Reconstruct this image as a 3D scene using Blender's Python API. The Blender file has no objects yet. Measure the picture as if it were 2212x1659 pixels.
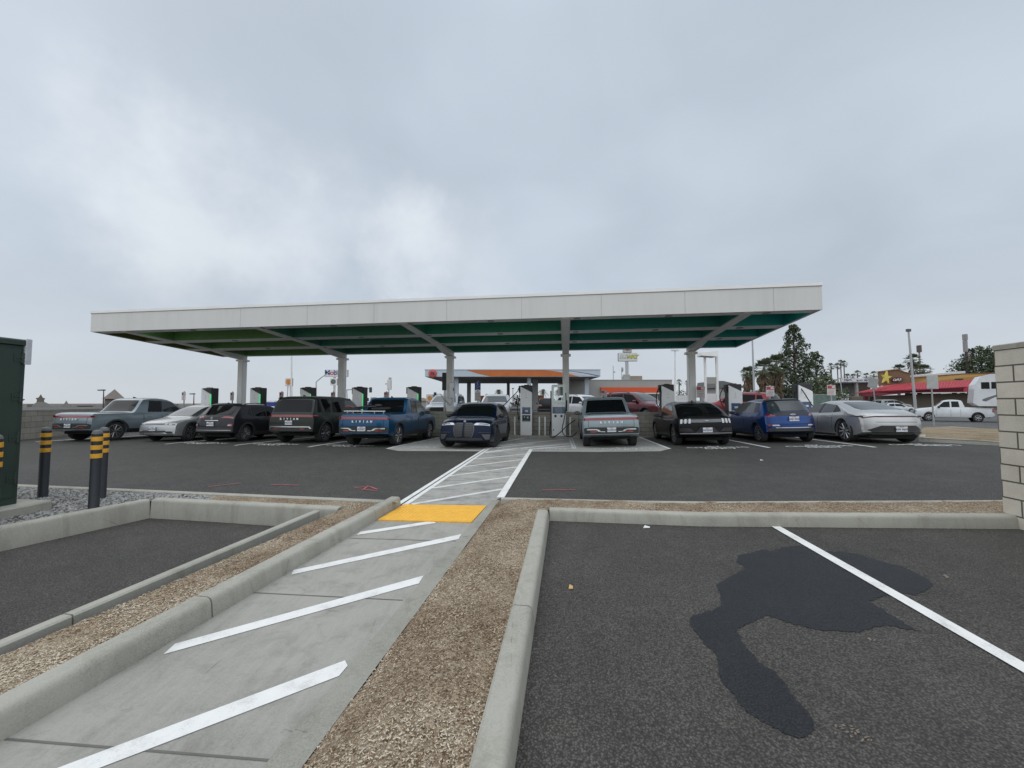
import bpy, bmesh, math, random
from mathutils import Vector, Matrix, noise
R = math.radians
random.seed(11)
S = bpy.context.scene
COL = S.collection

# ------------------------------------------------------------------ camera
FPX, CX, CY, CAMH = 832.0, 1106.0, 829.5, 1.62          # pixel frame 2212 x 1659 used for measuring the photograph
PITCH = math.atan(40.5 / 832)
TH = math.atan(.14)                                     # the charging row is turned 8 degrees
E2 = (math.cos(TH), -math.sin(TH)); N2 = (math.sin(TH), math.cos(TH))
cd = bpy.data.cameras.new('camera'); cam = bpy.data.objects.new('camera', cd); COL.objects.link(cam)
cam.location = (0, 0, CAMH); cam.rotation_euler = (R(90) + PITCH, 0, 0)
cd.sensor_width = 36; cd.lens = 36 * FPX / 2212; cd.clip_start = .05; cd.clip_end = 4000
S.camera = cam
S.render.resolution_x, S.render.resolution_y = 1024, 768
S.view_settings.view_transform = 'Standard'; S.view_settings.look = 'None'
S.view_settings.exposure = 0; S.view_settings.gamma = 1

# ------------------------------------------------------------------ world: overcast sky over a Nishita base
SUN_EL, SUN_AZ = R(50), R(-62)                          # azimuth measured from +Y towards +X
w = bpy.data.worlds.new('World'); S.world = w; w.use_nodes = True
nt = w.node_tree
for _n in list(nt.nodes): nt.nodes.remove(_n)
def nd(t, typ, **kw):
    x = t.nodes.new(typ)
    for k, v in kw.items():
        if k.startswith('i_'):
            key = k[2:]
            x.inputs[int(key) if key.isdigit() else key.replace('_', ' ')].default_value = v
        else: setattr(x, k, v)
    return x
def mth(t, op, a, b=None, c=None, clamp=False):
    x = t.nodes.new('ShaderNodeMath'); x.operation = op; x.use_clamp = clamp
    for i, v in enumerate((a, b, c)):
        if v is None: continue
        if isinstance(v, (int, float)): x.inputs[i].default_value = v
        else: t.links.new(v, x.inputs[i])
    return x.outputs[0]
def ramp(t, fac, stops):
    x = t.nodes.new('ShaderNodeValToRGB')
    while len(x.color_ramp.elements) < len(stops): x.color_ramp.elements.new(.5)
    for e_, (p_, c_) in zip(x.color_ramp.elements, stops):
        e_.position = p_; e_.color = (*c_, 1) if len(c_) == 3 else c_
    t.links.new(fac, x.inputs[0]); return x.outputs[0]
def mixc(t, fac, a, b, mode='MIX'):
    x = t.nodes.new('ShaderNodeMix'); x.data_type = 'RGBA'; x.blend_type = mode
    if isinstance(fac, (int, float)): x.inputs[0].default_value = fac
    else: t.links.new(fac, x.inputs[0])
    for i, v in ((6, a), (7, b)):
        if isinstance(v, (tuple, list)): x.inputs[i].default_value = (*v, 1) if len(v) == 3 else v
        else: t.links.new(v, x.inputs[i])
    return x.outputs[2]
def build_world():
    L = nt.links.new
    tc = nd(nt, 'ShaderNodeTexCoord')
    nrm = nd(nt, 'ShaderNodeVectorMath', operation='NORMALIZE'); L(tc.outputs['Generated'], nrm.inputs[0])
    sep = nd(nt, 'ShaderNodeSeparateXYZ'); L(nrm.outputs[0], sep.inputs[0])
    X, Y, Z = sep.outputs
    den = mth(nt, 'ADD', mth(nt, 'MAXIMUM', Z, 0.0), .32)
    cmb = nd(nt, 'ShaderNodeCombineXYZ')
    L(mth(nt, 'DIVIDE', X, den), cmb.inputs[0]); L(mth(nt, 'DIVIDE', Y, den), cmb.inputs[1])
    n1 = nd(nt, 'ShaderNodeTexNoise', i_Scale=1.05, i_Detail=3.5, i_Roughness=.45, i_Distortion=.3)
    L(cmb.outputs[0], n1.inputs['Vector'])
    n2 = nd(nt, 'ShaderNodeTexNoise', i_Scale=2.3, i_Detail=4.5, i_Roughness=.5, i_Distortion=.5)
    L(cmb.outputs[0], n2.inputs['Vector'])
    f = mth(nt, 'ADD', mth(nt, 'MULTIPLY', n1.outputs[0], .68), mth(nt, 'MULTIPLY', n2.outputs[0], .32))
    # thin places in the cloud where the light comes through
    wob = nd(nt, 'ShaderNodeTexNoise', i_Scale=3.2, i_Detail=5.0, i_Roughness=.6)
    L(nrm.outputs[0], wob.inputs['Vector'])
    wv = nd(nt, 'ShaderNodeVectorMath', operation='SUBTRACT'); L(wob.outputs['Color'], wv.inputs[0]); wv.inputs[1].default_value = (.5, .5, .5)
    ws = nd(nt, 'ShaderNodeVectorMath', operation='SCALE'); L(wv.outputs[0], ws.inputs[0]); ws.inputs['Scale'].default_value = .52
    wa = nd(nt, 'ShaderNodeVectorMath', operation='ADD'); L(nrm.outputs[0], wa.inputs[0]); L(ws.outputs[0], wa.inputs[1])
    glow = None
    for (px, py, rad, amt) in ((880, 515, .17, .42), (450, 430, .26, .30), (340, 400, .22, .16), (240, 320, .22, .10), (660, 480, .20, .24), (1000, 600, .2, .16)):
        dx = (px - CX) / FPX; dy = -(py - CY) / FPX
        d = Vector((dx, math.cos(PITCH) - math.sin(PITCH) * dy, math.sin(PITCH) + math.cos(PITCH) * dy)).normalized()
        ds = nd(nt, 'ShaderNodeVectorMath', operation='DISTANCE'); L(wa.outputs[0], ds.inputs[0]); ds.inputs[1].default_value = d
        mr = nd(nt, 'ShaderNodeMapRange', interpolation_type='SMOOTHSTEP'); L(ds.outputs['Value'], mr.inputs[0])
        mr.inputs[1].default_value = rad; mr.inputs[2].default_value = 0; mr.inputs[3].default_value = 0; mr.inputs[4].default_value = amt
        glow = mr.outputs[0] if glow is None else mth(nt, 'ADD', glow, mr.outputs[0])
    cl = ramp(nt, f, [(.28, (.485, .55, .635)), (.46, (.56, .63, .725)), (.58, (.62, .695, .795)), (.76, (.68, .755, .85))])
    cl = mixc(nt, glow, cl, (1.04, 1.09, 1.1))
    # paler towards the horizon, brighter towards the zenith (overcast luminance)
    hz = nd(nt, 'ShaderNodeMapRange', interpolation_type='SMOOTHSTEP'); L(Z, hz.inputs[0])
    hz.inputs[1].default_value = .0; hz.inputs[2].default_value = .3; hz.inputs[3].default_value = .7; hz.inputs[4].default_value = 0
    cl = mixc(nt, hz.outputs[0], cl, (.63, .675, .715))
    zn = nd(nt, 'ShaderNodeMapRange', interpolation_type='SMOOTHSTEP'); L(Z, zn.inputs[0])
    zn.inputs[1].default_value = .72; zn.inputs[2].default_value = .97; zn.inputs[3].default_value = 1; zn.inputs[4].default_value = 2.1
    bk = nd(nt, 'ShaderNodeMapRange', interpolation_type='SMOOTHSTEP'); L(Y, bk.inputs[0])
    bk.inputs[1].default_value = .1; bk.inputs[2].default_value = -.7; bk.inputs[3].default_value = 1; bk.inputs[4].default_value = 2.15  # unseen sky behind the viewer boosted to light the fascia
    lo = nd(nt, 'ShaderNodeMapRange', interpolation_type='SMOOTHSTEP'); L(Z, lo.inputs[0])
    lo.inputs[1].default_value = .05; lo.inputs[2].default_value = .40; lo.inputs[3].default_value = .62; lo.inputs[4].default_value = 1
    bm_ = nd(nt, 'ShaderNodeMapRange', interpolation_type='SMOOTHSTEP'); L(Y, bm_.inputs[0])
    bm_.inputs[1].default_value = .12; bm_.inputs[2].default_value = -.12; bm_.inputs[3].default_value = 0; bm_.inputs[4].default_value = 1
    # unseen low sky behind the viewer, dimmed to darken the car reflections
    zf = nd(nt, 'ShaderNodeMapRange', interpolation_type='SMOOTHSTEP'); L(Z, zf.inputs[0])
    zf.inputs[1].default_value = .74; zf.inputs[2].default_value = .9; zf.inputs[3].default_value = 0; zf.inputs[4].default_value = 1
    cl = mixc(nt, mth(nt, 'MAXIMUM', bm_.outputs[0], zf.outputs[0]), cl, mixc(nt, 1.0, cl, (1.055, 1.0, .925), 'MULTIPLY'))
    back_dim = mth(nt, 'ADD', 1.0, mth(nt, 'MULTIPLY', bm_.outputs[0], mth(nt, 'SUBTRACT', lo.outputs[0], 1.0)))
    k = mth(nt, 'MULTIPLY', mth(nt, 'MULTIPLY', zn.outputs[0], bk.outputs[0]), back_dim)
    sky = nd(nt, 'ShaderNodeTexSky', sky_type='NISHITA', sun_disc=False, sun_elevation=SUN_EL, sun_rotation=SUN_AZ)
    b1 = nd(nt, 'ShaderNodeBackground', i_Strength=.05); L(sky.outputs[0], b1.inputs[0])
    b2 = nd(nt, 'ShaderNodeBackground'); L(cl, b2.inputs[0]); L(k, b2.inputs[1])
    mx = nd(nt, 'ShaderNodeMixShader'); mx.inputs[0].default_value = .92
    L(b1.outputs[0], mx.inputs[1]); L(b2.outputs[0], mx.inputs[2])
    out = nd(nt, 'ShaderNodeOutputWorld'); L(mx.outputs[0], out.inputs[0])
build_world()
sl = bpy.data.lights.new('sun', 'SUN'); sl.energy = .65; sl.angle = R(60); sl.color = (1, .96, .9)
so = bpy.data.objects.new('sun', sl); COL.objects.link(so)
_d = Vector((math.sin(SUN_AZ) * math.cos(SUN_EL), math.cos(SUN_AZ) * math.cos(SUN_EL), math.sin(SUN_EL)))
so.rotation_euler = (-_d).to_track_quat('-Z', 'Y').to_euler(); so.location = (0, 0, 60)

# ------------------------------------------------------------------ measuring helpers
def ray(px, py):
    dx = (px - CX) / FPX; dy = -(py - CY) / FPX
    return Vector((dx, math.cos(PITCH) - math.sin(PITCH) * dy, math.sin(PITCH) + math.cos(PITCH) * dy))
def clamp(x, a, b): return a if x < a else b if x > b else x
def gz(x, y):
    """height of the car park: rises to the right, drains towards the block wall"""
    v = N2[0] * x + N2[1] * y
    return .03 * (clamp(x, 2.5, 12.5) - 2.5) - .02 * clamp(v - 13.5, 0, 6.5)
def G(px, py, z=0.0):
    d = ray(px, py); k = (z - CAMH) / d.z
    return Vector((d.x * k, d.y * k, z))
def Gg(px, py, dz=0.0):
    z = dz
    for _ in range(25):
        p = G(px, py, z); z = gz(p.x, p.y) + dz
    return Vector((p.x, p.y, z))
def PY(px, py, Y):
    d = ray(px, py); k = Y / d.y
    return Vector((d.x * k, Y, d.z * k + CAMH))
def Pv(px, py, V):
    """(s, z) on the vertical plane v = V of the row frame"""
    d = ray(px, py); k = V / (N2[0] * d.x + N2[1] * d.y)
    return E2[0] * d.x * k + E2[1] * d.y * k, d.z * k + CAMH
def RW(s, v, z=0.0): return Vector((s * E2[0] + v * N2[0], s * E2[1] + v * N2[1], z))
def lerp(a, b, t): return a + (b - a) * t
def pl(pts, x):
    if x <= pts[0][0]: return pts[0][1]
    for (a, b), (c, d) in zip(pts, pts[1:]):
        if x <= c: return b + (d - b) * (x - a) / max(1e-9, c - a)
    return pts[-1][1]

# ------------------------------------------------------------------ object helpers
def tag(o, label=None, cat=None, group=None, kind=None):
    if label: o['label'] = label
    if cat: o['category'] = cat
    if group: o['group'] = group
    if kind: o['kind'] = kind
    return o
def thing(name, label, cat, loc=(0, 0, 0), rz=0, group=None):
    o = bpy.data.objects.new(name, None); COL.objects.link(o); o.empty_display_size = .2
    o.location = loc; o.rotation_euler = (0, 0, rz)
    return tag(o, label, cat, group)
def rowthing(name, label, cat, s=0, v=0, z=0, group=None):
    return thing(name, label, cat, RW(s, v, z), -TH, group)
def link(name, me, mats, parent=None, smooth=None):
    for m in (mats if isinstance(mats, (list, tuple)) else [mats]):
        if m.name not in [x.name for x in me.materials if x]: me.materials.append(m)
    o = bpy.data.objects.new(name, me); COL.objects.link(o)
    if parent is not None: o.parent = parent
    if smooth is not None:
        me.polygons.foreach_set('use_smooth', [True] * len(me.polygons))
        if smooth < 170: me.set_sharp_from_angle(angle=R(smooth))
    return o
class MB:
    def __init__(s): s.v = []; s.f = []; s.m = []
    def add(s, vs, fs, mi=0):
        b = len(s.v); s.v += [tuple(p) for p in vs]
        for f in fs: s.f.append(tuple(b + i for i in f)); s.m.append(mi)
    def box(s, x0, x1, y0, y1, z0, z1, mi=0):
        s.hexa([(x0, y0, z0), (x1, y0, z0), (x1, y1, z0), (x0, y1, z0), (x0, y0, z1), (x1, y0, z1), (x1, y1, z1), (x0, y1, z1)], mi)
    def hexa(s, p, mi=0):
        s.add(p, [(3, 2, 1, 0), (4, 5, 6, 7), (0, 1, 5, 4), (1, 2, 6, 5), (2, 3, 7, 6), (3, 0, 4, 7)], mi)
    def bbox(s, x0, x1, y0, y1, z0, z1, b=.02, mi=0):
        """box with chamfered vertical and top edges"""
        def ring(z, i): return [(x0 + b, y0 + i, z), (x1 - b, y0 + i, z), (x1 - i, y0 + b, z), (x1 - i, y1 - b, z), (x1 - b, y1 - i, z), (x0 + b, y1 - i, z), (x0 + i, y1 - b, z), (x0 + i, y0 + b, z)]
        rings = [ring(z0, 0), ring(z1 - b, 0), ring(z1, b * .8)]
        vs = sum(rings, []); fs = []
        for r in range(2):
            for i in range(8): fs.append((r * 8 + i, r * 8 + (i + 1) % 8, r * 8 + 8 + (i + 1) % 8, r * 8 + 8 + i))
        fs += [tuple(range(16, 24)), tuple(range(7, -1, -1))]
        s.add(vs, fs, mi)
    def tube(s, pts, r, n=8, mi=0, caps=True):
        pts = [Vector(p) for p in pts]; rs = r if isinstance(r, (list, tuple)) else [r] * len(pts)
        vs = []; up = None
        for i, p in enumerate(pts):
            t = (pts[min(i + 1, len(pts) - 1)] - pts[max(i - 1, 0)]).normalized()
            if up is None or abs(up.dot(t)) > .98: up = Vector((0, 0, 1)) if abs(t.z) < .9 else Vector((1, 0, 0))
            a = t.cross(up).normalized(); b = a.cross(t); up = b
            for k in range(n):
                an = 2 * math.pi * k / n; vs.append(p + (a * math.cos(an) + b * math.sin(an)) * rs[i])
        fs = []
        for i in range(len(pts) - 1):
            for k in range(n): fs.append((i * n + k, i * n + (k + 1) % n, (i + 1) * n + (k + 1) % n, (i + 1) * n + k))
        if caps: fs += [tuple(range(n - 1, -1, -1)), tuple(range((len(pts) - 1) * n, len(pts) * n))]
        s.add(vs, fs, mi)
    def lathe(s, prof, n=24, axis='Z', c=(0, 0, 0), mi=0):
        vs = []
        for (r, h) in prof:
            for k in range(n):
                a = 2 * math.pi * k / n; x, y = r * math.cos(a), r * math.sin(a)
                p = (x, y, h) if axis == 'Z' else (h, x, y) if axis == 'X' else (x, h, y)
                vs.append((p[0] + c[0], p[1] + c[1], p[2] + c[2]))
        fs = []
        for i in range(len(prof) - 1):
            for k in range(n): fs.append((i * n + k, i * n + (k + 1) % n, (i + 1) * n + (k + 1) % n, (i + 1) * n + k))
        if prof[0][0] > 1e-4: fs.append(tuple(range(n - 1, -1, -1)))
        if prof[-1][0] > 1e-4: fs.append(tuple(range((len(prof) - 1) * n, len(prof) * n)))
        s.add(vs, fs, mi)
    def prism(s, poly, a, b, axis='Y', mi=0):
        """extrude a 2-D polygon between a and b along an axis; poly is (x,z) for Y, (y,z) for X, (x,y) for Z"""
        def P(u, v, t): return (u, t, v) if axis == 'Y' else (t, u, v) if axis == 'X' else (u, v, t)
        n = len(poly); vs = [P(u, v, a) for u, v in poly] + [P(u, v, b) for u, v in poly]
        fs = [tuple(range(n)), tuple(range(2 * n - 1, n - 1, -1))]
        for i in range(n): fs.append((i, (i + 1) % n, n + (i + 1) % n, n + i))
        s.add(vs, fs, mi)
    def quad(s, a, b, c, d, mi=0): s.add([a, b, c, d], [(0, 1, 2, 3)], mi)
    def mesh(s, name):
        me = bpy.data.meshes.new(name); me.from_pydata(s.v, [], s.f)
        return me
    def build(s, name, mats, parent=None, smooth=None, fix=True):
        me = s.mesh(name)
        o = link(name, me, mats, parent)
        me.polygons.foreach_set('material_index', s.m)
        if fix:
            bm = bmesh.new(); bm.from_mesh(me); bmesh.ops.recalc_face_normals(bm, faces=bm.faces); bm.to_mesh(me); bm.free()
        if smooth is not None:
            me.polygons.foreach_set('use_smooth', [True] * len(me.polygons))
            if smooth < 170: me.set_sharp_from_angle(angle=R(smooth))
        return o
def copy_tree(o, parent=None):
    c = o.copy(); COL.objects.link(c)
    if parent is not None: c.parent = parent; c.matrix_parent_inverse = o.matrix_parent_inverse.copy()
    for ch in [x for x in bpy.data.objects if x.parent == o and x != c]: copy_tree(ch, c)
    return c
def text_mesh(body, size, extrude=.004, bold=0.0, shear=0.0, space=1.0, align='CENTER', res=2):
    cu = bpy.data.curves.new('txt', 'FONT'); cu.body = body; cu.size = size; cu.extrude = extrude
    cu.align_x = align; cu.align_y = 'CENTER'; cu.shear = shear; cu.space_character = space; cu.offset = bold; cu.resolution_u = res
    o = bpy.data.objects.new('txt', cu)
    me = bpy.data.meshes.new_from_object(o)
    bpy.data.objects.remove(o); bpy.data.curves.remove(cu)
    me.materials.clear()
    return me
def text(name, body, size, mat, parent, M, **kw):
    me = text_mesh(body, size, **kw); me.transform(M)
    return link(name, me, mat, parent)
def face_rear(x, y, z):        # text standing up, readable from -Y
    return Matrix.Translation((x, y, z)) @ Matrix.Rotation(R(90), 4, 'X')
def face_front(x, y, z):       # readable from +Y
    return Matrix.Translation((x, y, z)) @ Matrix.Rotation(R(180), 4, 'Z') @ Matrix.Rotation(R(90), 4, 'X')

# ------------------------------------------------------------------ materials
MATS = {}
def base_mat(name):
    m = bpy.data.materials.new(name); m.use_nodes = True
    t = m.node_tree; b = t.nodes['Principled BSDF']; MATS[name] = m
    return m, t, b
def mat(name, col, rough=.6, metal=0.0, coat=0.0, var=.10, vscale=6.0, bump=0.0, bscale=60.0, emit=None, spec=None, dirt=0.0):
    m, t, b = base_mat(name)
    tc = nd(t, 'ShaderNodeTexCoord')
    n = nd(t, 'ShaderNodeTexNoise', i_Scale=vscale, i_Detail=6.0, i_Roughness=.6); t.links.new(tc.outputs['Object'], n.inputs['Vector'])
    a = tuple(clamp(c * (1 - var), 0, 1) for c in col); c2 = tuple(clamp(c * (1 + var), 0, 1) for c in col)
    cc = ramp(t, n.outputs[0], [(.3, a), (.7, c2)])
    t.links.new(cc, b.inputs['Base Color'])
    b.inputs['Roughness'].default_value = rough; b.inputs['Metallic'].default_value = metal
    b.inputs['Coat Weight'].default_value = coat; b.inputs['Coat Roughness'].default_value = .06
    if spec is not None: b.inputs['Specular IOR Level'].default_value = spec
    if emit:
        b.inputs['Emission Color'].default_value = (*emit[0], 1); b.inputs['Emission Strength'].default_value = emit[1]
    if bump:
        n2 = nd(t, 'ShaderNodeTexNoise', i_Scale=bscale, i_Detail=4.0); t.links.new(tc.outputs['Object'], n2.inputs['Vector'])
        bp = nd(t, 'ShaderNodeBump', i_Strength=bump, i_Distance=.01); t.links.new(n2.outputs[0], bp.inputs['Height'])
        t.links.new(bp.outputs[0], b.inputs['Normal'])
    return m
def paint(name, col, metal=.45, rough=.32, coat=.6, spec=.5):
    m, t, b = base_mat(name)
    tc = nd(t, 'ShaderNodeTexCoord')
    n = nd(t, 'ShaderNodeTexNoise', i_Scale=1.7, i_Detail=5.0); t.links.new(tc.outputs['Object'], n.inputs['Vector'])
    c = ramp(t, n.outputs[0], [(.3, tuple(x * .9 for x in col)), (.7, tuple(min(1, x * 1.08) for x in col))])
    # road dust low on the panels
    sp = nd(t, 'ShaderNodeSeparateXYZ'); t.links.new(tc.outputs['Object'], sp.inputs[0])
    d = mth(t, 'MULTIPLY', mth(t, 'SUBTRACT', .75, sp.outputs[2], clamp=True), mth(t, 'MULTIPLY', n.outputs[0], .16))
    c = mixc(t, d, c, (.16, .145, .125))
    t.links.new(c, b.inputs['Base Color'])
    b.inputs['Metallic'].default_value = metal; b.inputs['Roughness'].default_value = rough
    b.inputs['Coat Weight'].default_value = coat; b.inputs['Coat Roughness'].default_value = .04; b.inputs['Specular IOR Level'].default_value = spec
    return m
def asphalt(name, base, coarse=1.0, bump=.5, fleck=.32):
    m, t, b = base_mat(name); L = t.links.new
    tc = nd(t, 'ShaderNodeTexCoord'); P = tc.outputs['Object']
    big = nd(t, 'ShaderNodeTexNoise', i_Scale=.35, i_Detail=6.0, i_Roughness=.62); L(P, big.inputs['Vector'])
    mid = nd(t, 'ShaderNodeTexNoise', i_Scale=3.0, i_Detail=5.0, i_Roughness=.65); L(P, mid.inputs['Vector'])
    vo = nd(t, 'ShaderNodeTexVoronoi', i_Scale=75.0 / coarse); L(P, vo.inputs['Vector'])
    sp = nd(t, 'ShaderNodeSeparateColor'); L(vo.outputs['Color'], sp.inputs[0])
    fine = nd(t, 'ShaderNodeTexNoise', i_Scale=260.0 / coarse, i_Detail=3.0); L(P, fine.inputs['Vector'])
    k = mth(t, 'ADD', mth(t, 'MULTIPLY', big.outputs[0], .55), mth(t, 'MULTIPLY', mid.outputs[0], .45))
    c = ramp(t, k, [(.32, tuple(x * .72 for x in base)), (.5, base), (.68, tuple(x * 1.35 for x in base))])
    g = mth(t, 'MULTIPLY_ADD', sp.outputs[0], .6, .70)
    c = mixc(t, 1.0, c, nd_gray(t, g), 'MULTIPLY')
    ed = ramp(t, vo.outputs['Distance'], [(.25, (1.12, 1.12, 1.12)), (.62, (.45, .45, .45))])  # shade in the pits between stones, painted into the colour
    c = mixc(t, 1.0, c, ed, 'MULTIPLY')
    st = mth(t, 'GREATER_THAN', sp.outputs[1], .987)
    c = mixc(t, mth(t, 'MULTIPLY', st, fleck), c, (.22, .215, .2))
    L(c, b.inputs['Base Color']); b.inputs['Roughness'].default_value = .82
    b.inputs['Specular IOR Level'].default_value = .35
    h = mth(t, 'ADD', mth(t, 'MULTIPLY', vo.outputs['Distance'], -1.3), mth(t, 'MULTIPLY', fine.outputs[0], .5))
    bp = nd(t, 'ShaderNodeBump', i_Strength=bump, i_Distance=.012 * coarse); L(h, bp.inputs['Height']); L(bp.outputs[0], b.inputs['Normal'])
    return m
def nd_gray(t, s):
    c = nd(t, 'ShaderNodeCombineColor')
    for i in range(3): t.links.new(s, c.inputs[i])
    return c.outputs[0]
def concrete(name, base, warm=1.0, streak=.5, bump=.25, tyre=False):
    m, t, b = base_mat(name); L = t.links.new
    tc = nd(t, 'ShaderNodeTexCoord'); P = tc.outputs['Object']
    big = nd(t, 'ShaderNodeTexNoise', i_Scale=.8, i_Detail=7.0, i_Roughness=.65); L(P, big.inputs['Vector'])
    mp = nd(t, 'ShaderNodeMapping'); mp.inputs['Scale'].default_value = (14, 2.2, 6); mp.inputs['Rotation'].default_value = (0, 0, R(70)); L(P, mp.inputs[0])
    st = nd(t, 'ShaderNodeTexNoise', i_Scale=1.0, i_Detail=6.0, i_Roughness=.7); L(mp.outputs[0], st.inputs['Vector'])
    fine = nd(t, 'ShaderNodeTexNoise', i_Scale=110.0, i_Detail=4.0, i_Roughness=.7); L(P, fine.inputs['Vector'])
    k = mth(t, 'ADD', mth(t, 'ADD', mth(t, 'MULTIPLY', big.outputs[0], .5), mth(t, 'MULTIPLY', st.outputs[0], streak * .4)), mth(t, 'MULTIPLY', fine.outputs[0], .5 - streak * .4 + .1))
    c = ramp(t, k, [(.40, tuple(x * .70 for x in base)), (.5, base), (.60, tuple(min(1, x * 1.18) for x in base))])
    sp = nd(t, 'ShaderNodeTexNoise', i_Scale=9.0, i_Detail=8.0, i_Roughness=.75); L(P, sp.inputs['Vector'])
    dk = ramp(t, sp.outputs[0], [(.64, (0, 0, 0)), (.74, (1, 1, 1))])
    c = mixc(t, mth(t, 'MULTIPLY', dk, .45), c, tuple(x * .45 for x in base))
    # rain-run and scuff stains, hairline crazing
    mp3 = nd(t, 'ShaderNodeMapping'); mp3.inputs['Scale'].default_value = (2.6, 2.6, .5); L(P, mp3.inputs[0])
    rn = nd(t, 'ShaderNodeTexNoise', i_Scale=1.6, i_Detail=8.0, i_Roughness=.7, i_Distortion=.6); L(mp3.outputs[0], rn.inputs['Vector'])
    rk = ramp(t, rn.outputs[0], [(.50, (0, 0, 0)), (.66, (1, 1, 1))])
    c = mixc(t, mth(t, 'MULTIPLY', rk, .42), c, tuple(x * y for x, y in zip(base, (.62, .60, .54))))
    wv = nd(t, 'ShaderNodeTexVoronoi', feature='DISTANCE_TO_EDGE', i_Scale=.9); L(mixc(t, .12, P, big.outputs['Color']), wv.inputs['Vector'])
    ck = mth(t, 'LESS_THAN', wv.outputs['Distance'], .0022)
    c = mixc(t, mth(t, 'MULTIPLY', mth(t, 'MULTIPLY', ck, rk), .6), c, tuple(x * .35 for x in base))
    if tyre:
        mp2 = nd(t, 'ShaderNodeMapping'); mp2.inputs['Rotation'].default_value = (0, 0, TH); mp2.inputs['Scale'].default_value = (1.1, 3.4, 1); L(P, mp2.inputs[0])
        ty = nd(t, 'ShaderNodeTexNoise', i_Scale=1.1, i_Detail=9.0, i_Roughness=.72); L(mp2.outputs[0], ty.inputs['Vector'])
        tk = ramp(t, ty.outputs[0], [(.5, (0, 0, 0)), (.64, (1, 1, 1))])
        c = mixc(t, mth(t, 'MULTIPLY', tk, .6), c, (.075, .075, .075))
    L(c, b.inputs['Base Color']); b.inputs['Roughness'].default_value = .85; b.inputs['Specular IOR Level'].default_value = .3
    bp = nd(t, 'ShaderNodeBump', i_Strength=bump, i_Distance=.006); L(mth(t, 'ADD', fine.outputs[0], st.outputs[0]), bp.inputs['Height']); L(bp.outputs[0], b.inputs['Normal'])
    return m
def dirt(name, a, bcol, cc, scale=1.0):
    m, t, b = base_mat(name); L = t.links.new
    tc = nd(t, 'ShaderNodeTexCoord'); P = tc.outputs['Object']
    big = nd(t, 'ShaderNodeTexNoise', i_Scale=1.6, i_Detail=8.0, i_Roughness=.68); L(P, big.inputs['Vector'])
    vo = nd(t, 'ShaderNodeTexVoronoi', i_Scale=95.0 * scale); L(P, vo.inputs['Vector'])
    vb = nd(t, 'ShaderNodeTexVoronoi', i_Scale=34.0 * scale); L(P, vb.inputs['Vector'])
    sp = nd(t, 'ShaderNodeSeparateColor'); L(vo.outputs['Color'], sp.inputs[0])
    sb = nd(t, 'ShaderNodeSeparateColor'); L(vb.outputs['Color'], sb.inputs[0])
    k = mth(t, 'ADD', mth(t, 'MULTIPLY', big.outputs[0], .62), mth(t, 'ADD', mth(t, 'MULTIPLY', sp.outputs[0], .26), mth(t, 'MULTIPLY', sb.outputs[0], .12)))
    c = ramp(t, k, [(.36, a), (.5, bcol), (.66, cc)])
    pale = mth(t, 'GREATER_THAN', sp.outputs[1], .93)
    c = mixc(t, mth(t, 'MULTIPLY', pale, .4), c, tuple(min(1, x * 1.9) for x in cc))
    L(c, b.inputs['Base Color']); b.inputs['Roughness'].default_value = .95; b.inputs['Specular IOR Level'].default_value = .15
    h = mth(t, 'ADD', mth(t, 'MULTIPLY', vo.outputs['Distance'], -1.0), mth(t, 'MULTIPLY', big.outputs[0], 2.0))
    bp = nd(t, 'ShaderNodeBump', i_Strength=.9, i_Distance=.02); L(h, bp.inputs['Height']); L(bp.outputs[0], b.inputs['Normal'])
    return m
def block(name, c1, c2, mortar, bw, bh, swap=False, off=.5, msize=.008):
    m, t, b = base_mat(name); L = t.links.new
    tc = nd(t, 'ShaderNodeTexCoord'); P = tc.outputs['Object']
    sep = nd(t, 'ShaderNodeSeparateXYZ'); L(P, sep.inputs[0])
    cm = nd(t, 'ShaderNodeCombineXYZ'); L(sep.outputs[1 if swap else 0], cm.inputs[0]); L(sep.outputs[2], cm.inputs[1])
    br = nd(t, 'ShaderNodeTexBrick', offset=off, i_Scale=1.0); L(cm.outputs[0], br.inputs['Vector'])
    br.inputs['Color1'].default_value = (*c1, 1); br.inputs['Color2'].default_value = (*c2, 1); br.inputs['Mortar'].default_value = (*mortar, 1)
    br.inputs['Mortar Size'].default_value = msize; br.inputs['Brick Width'].default_value = bw; br.inputs['Row Height'].default_value = bh
    br.inputs['Bias'].default_value = 0; br.inputs['Mortar Smooth'].default_value = .2
    n = nd(t, 'ShaderNodeTexNoise', i_Scale=2.2, i_Detail=8.0, i_Roughness=.7); L(P, n.inputs['Vector'])
    f = nd(t, 'ShaderNodeTexNoise', i_Scale=90.0, i_Detail=3.0, i_Roughness=.7); L(P, f.inputs['Vector'])
    g = mth(t, 'ADD', mth(t, 'MULTIPLY_ADD', n.outputs[0], .7, .32), mth(t, 'MULTIPLY', f.outputs[0], .7))
    c = mixc(t, 1.0, br.outputs['Color'], nd_gray(t, g), 'MULTIPLY')
    L(c, b.inputs['Base Color']); b.inputs['Roughness'].default_value = .92; b.inputs['Specular IOR Level'].default_value = .2
    bp = nd(t, 'ShaderNodeBump', i_Strength=.8, i_Distance=.01)
    L(mth(t, 'ADD', mth(t, 'MULTIPLY', br.outputs['Fac'], -1.0), mth(t, 'MULTIPLY', f.outputs[0], .5)), bp.inputs['Height']); L(bp.outputs[0], b.inputs['Normal'])
    return m
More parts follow.
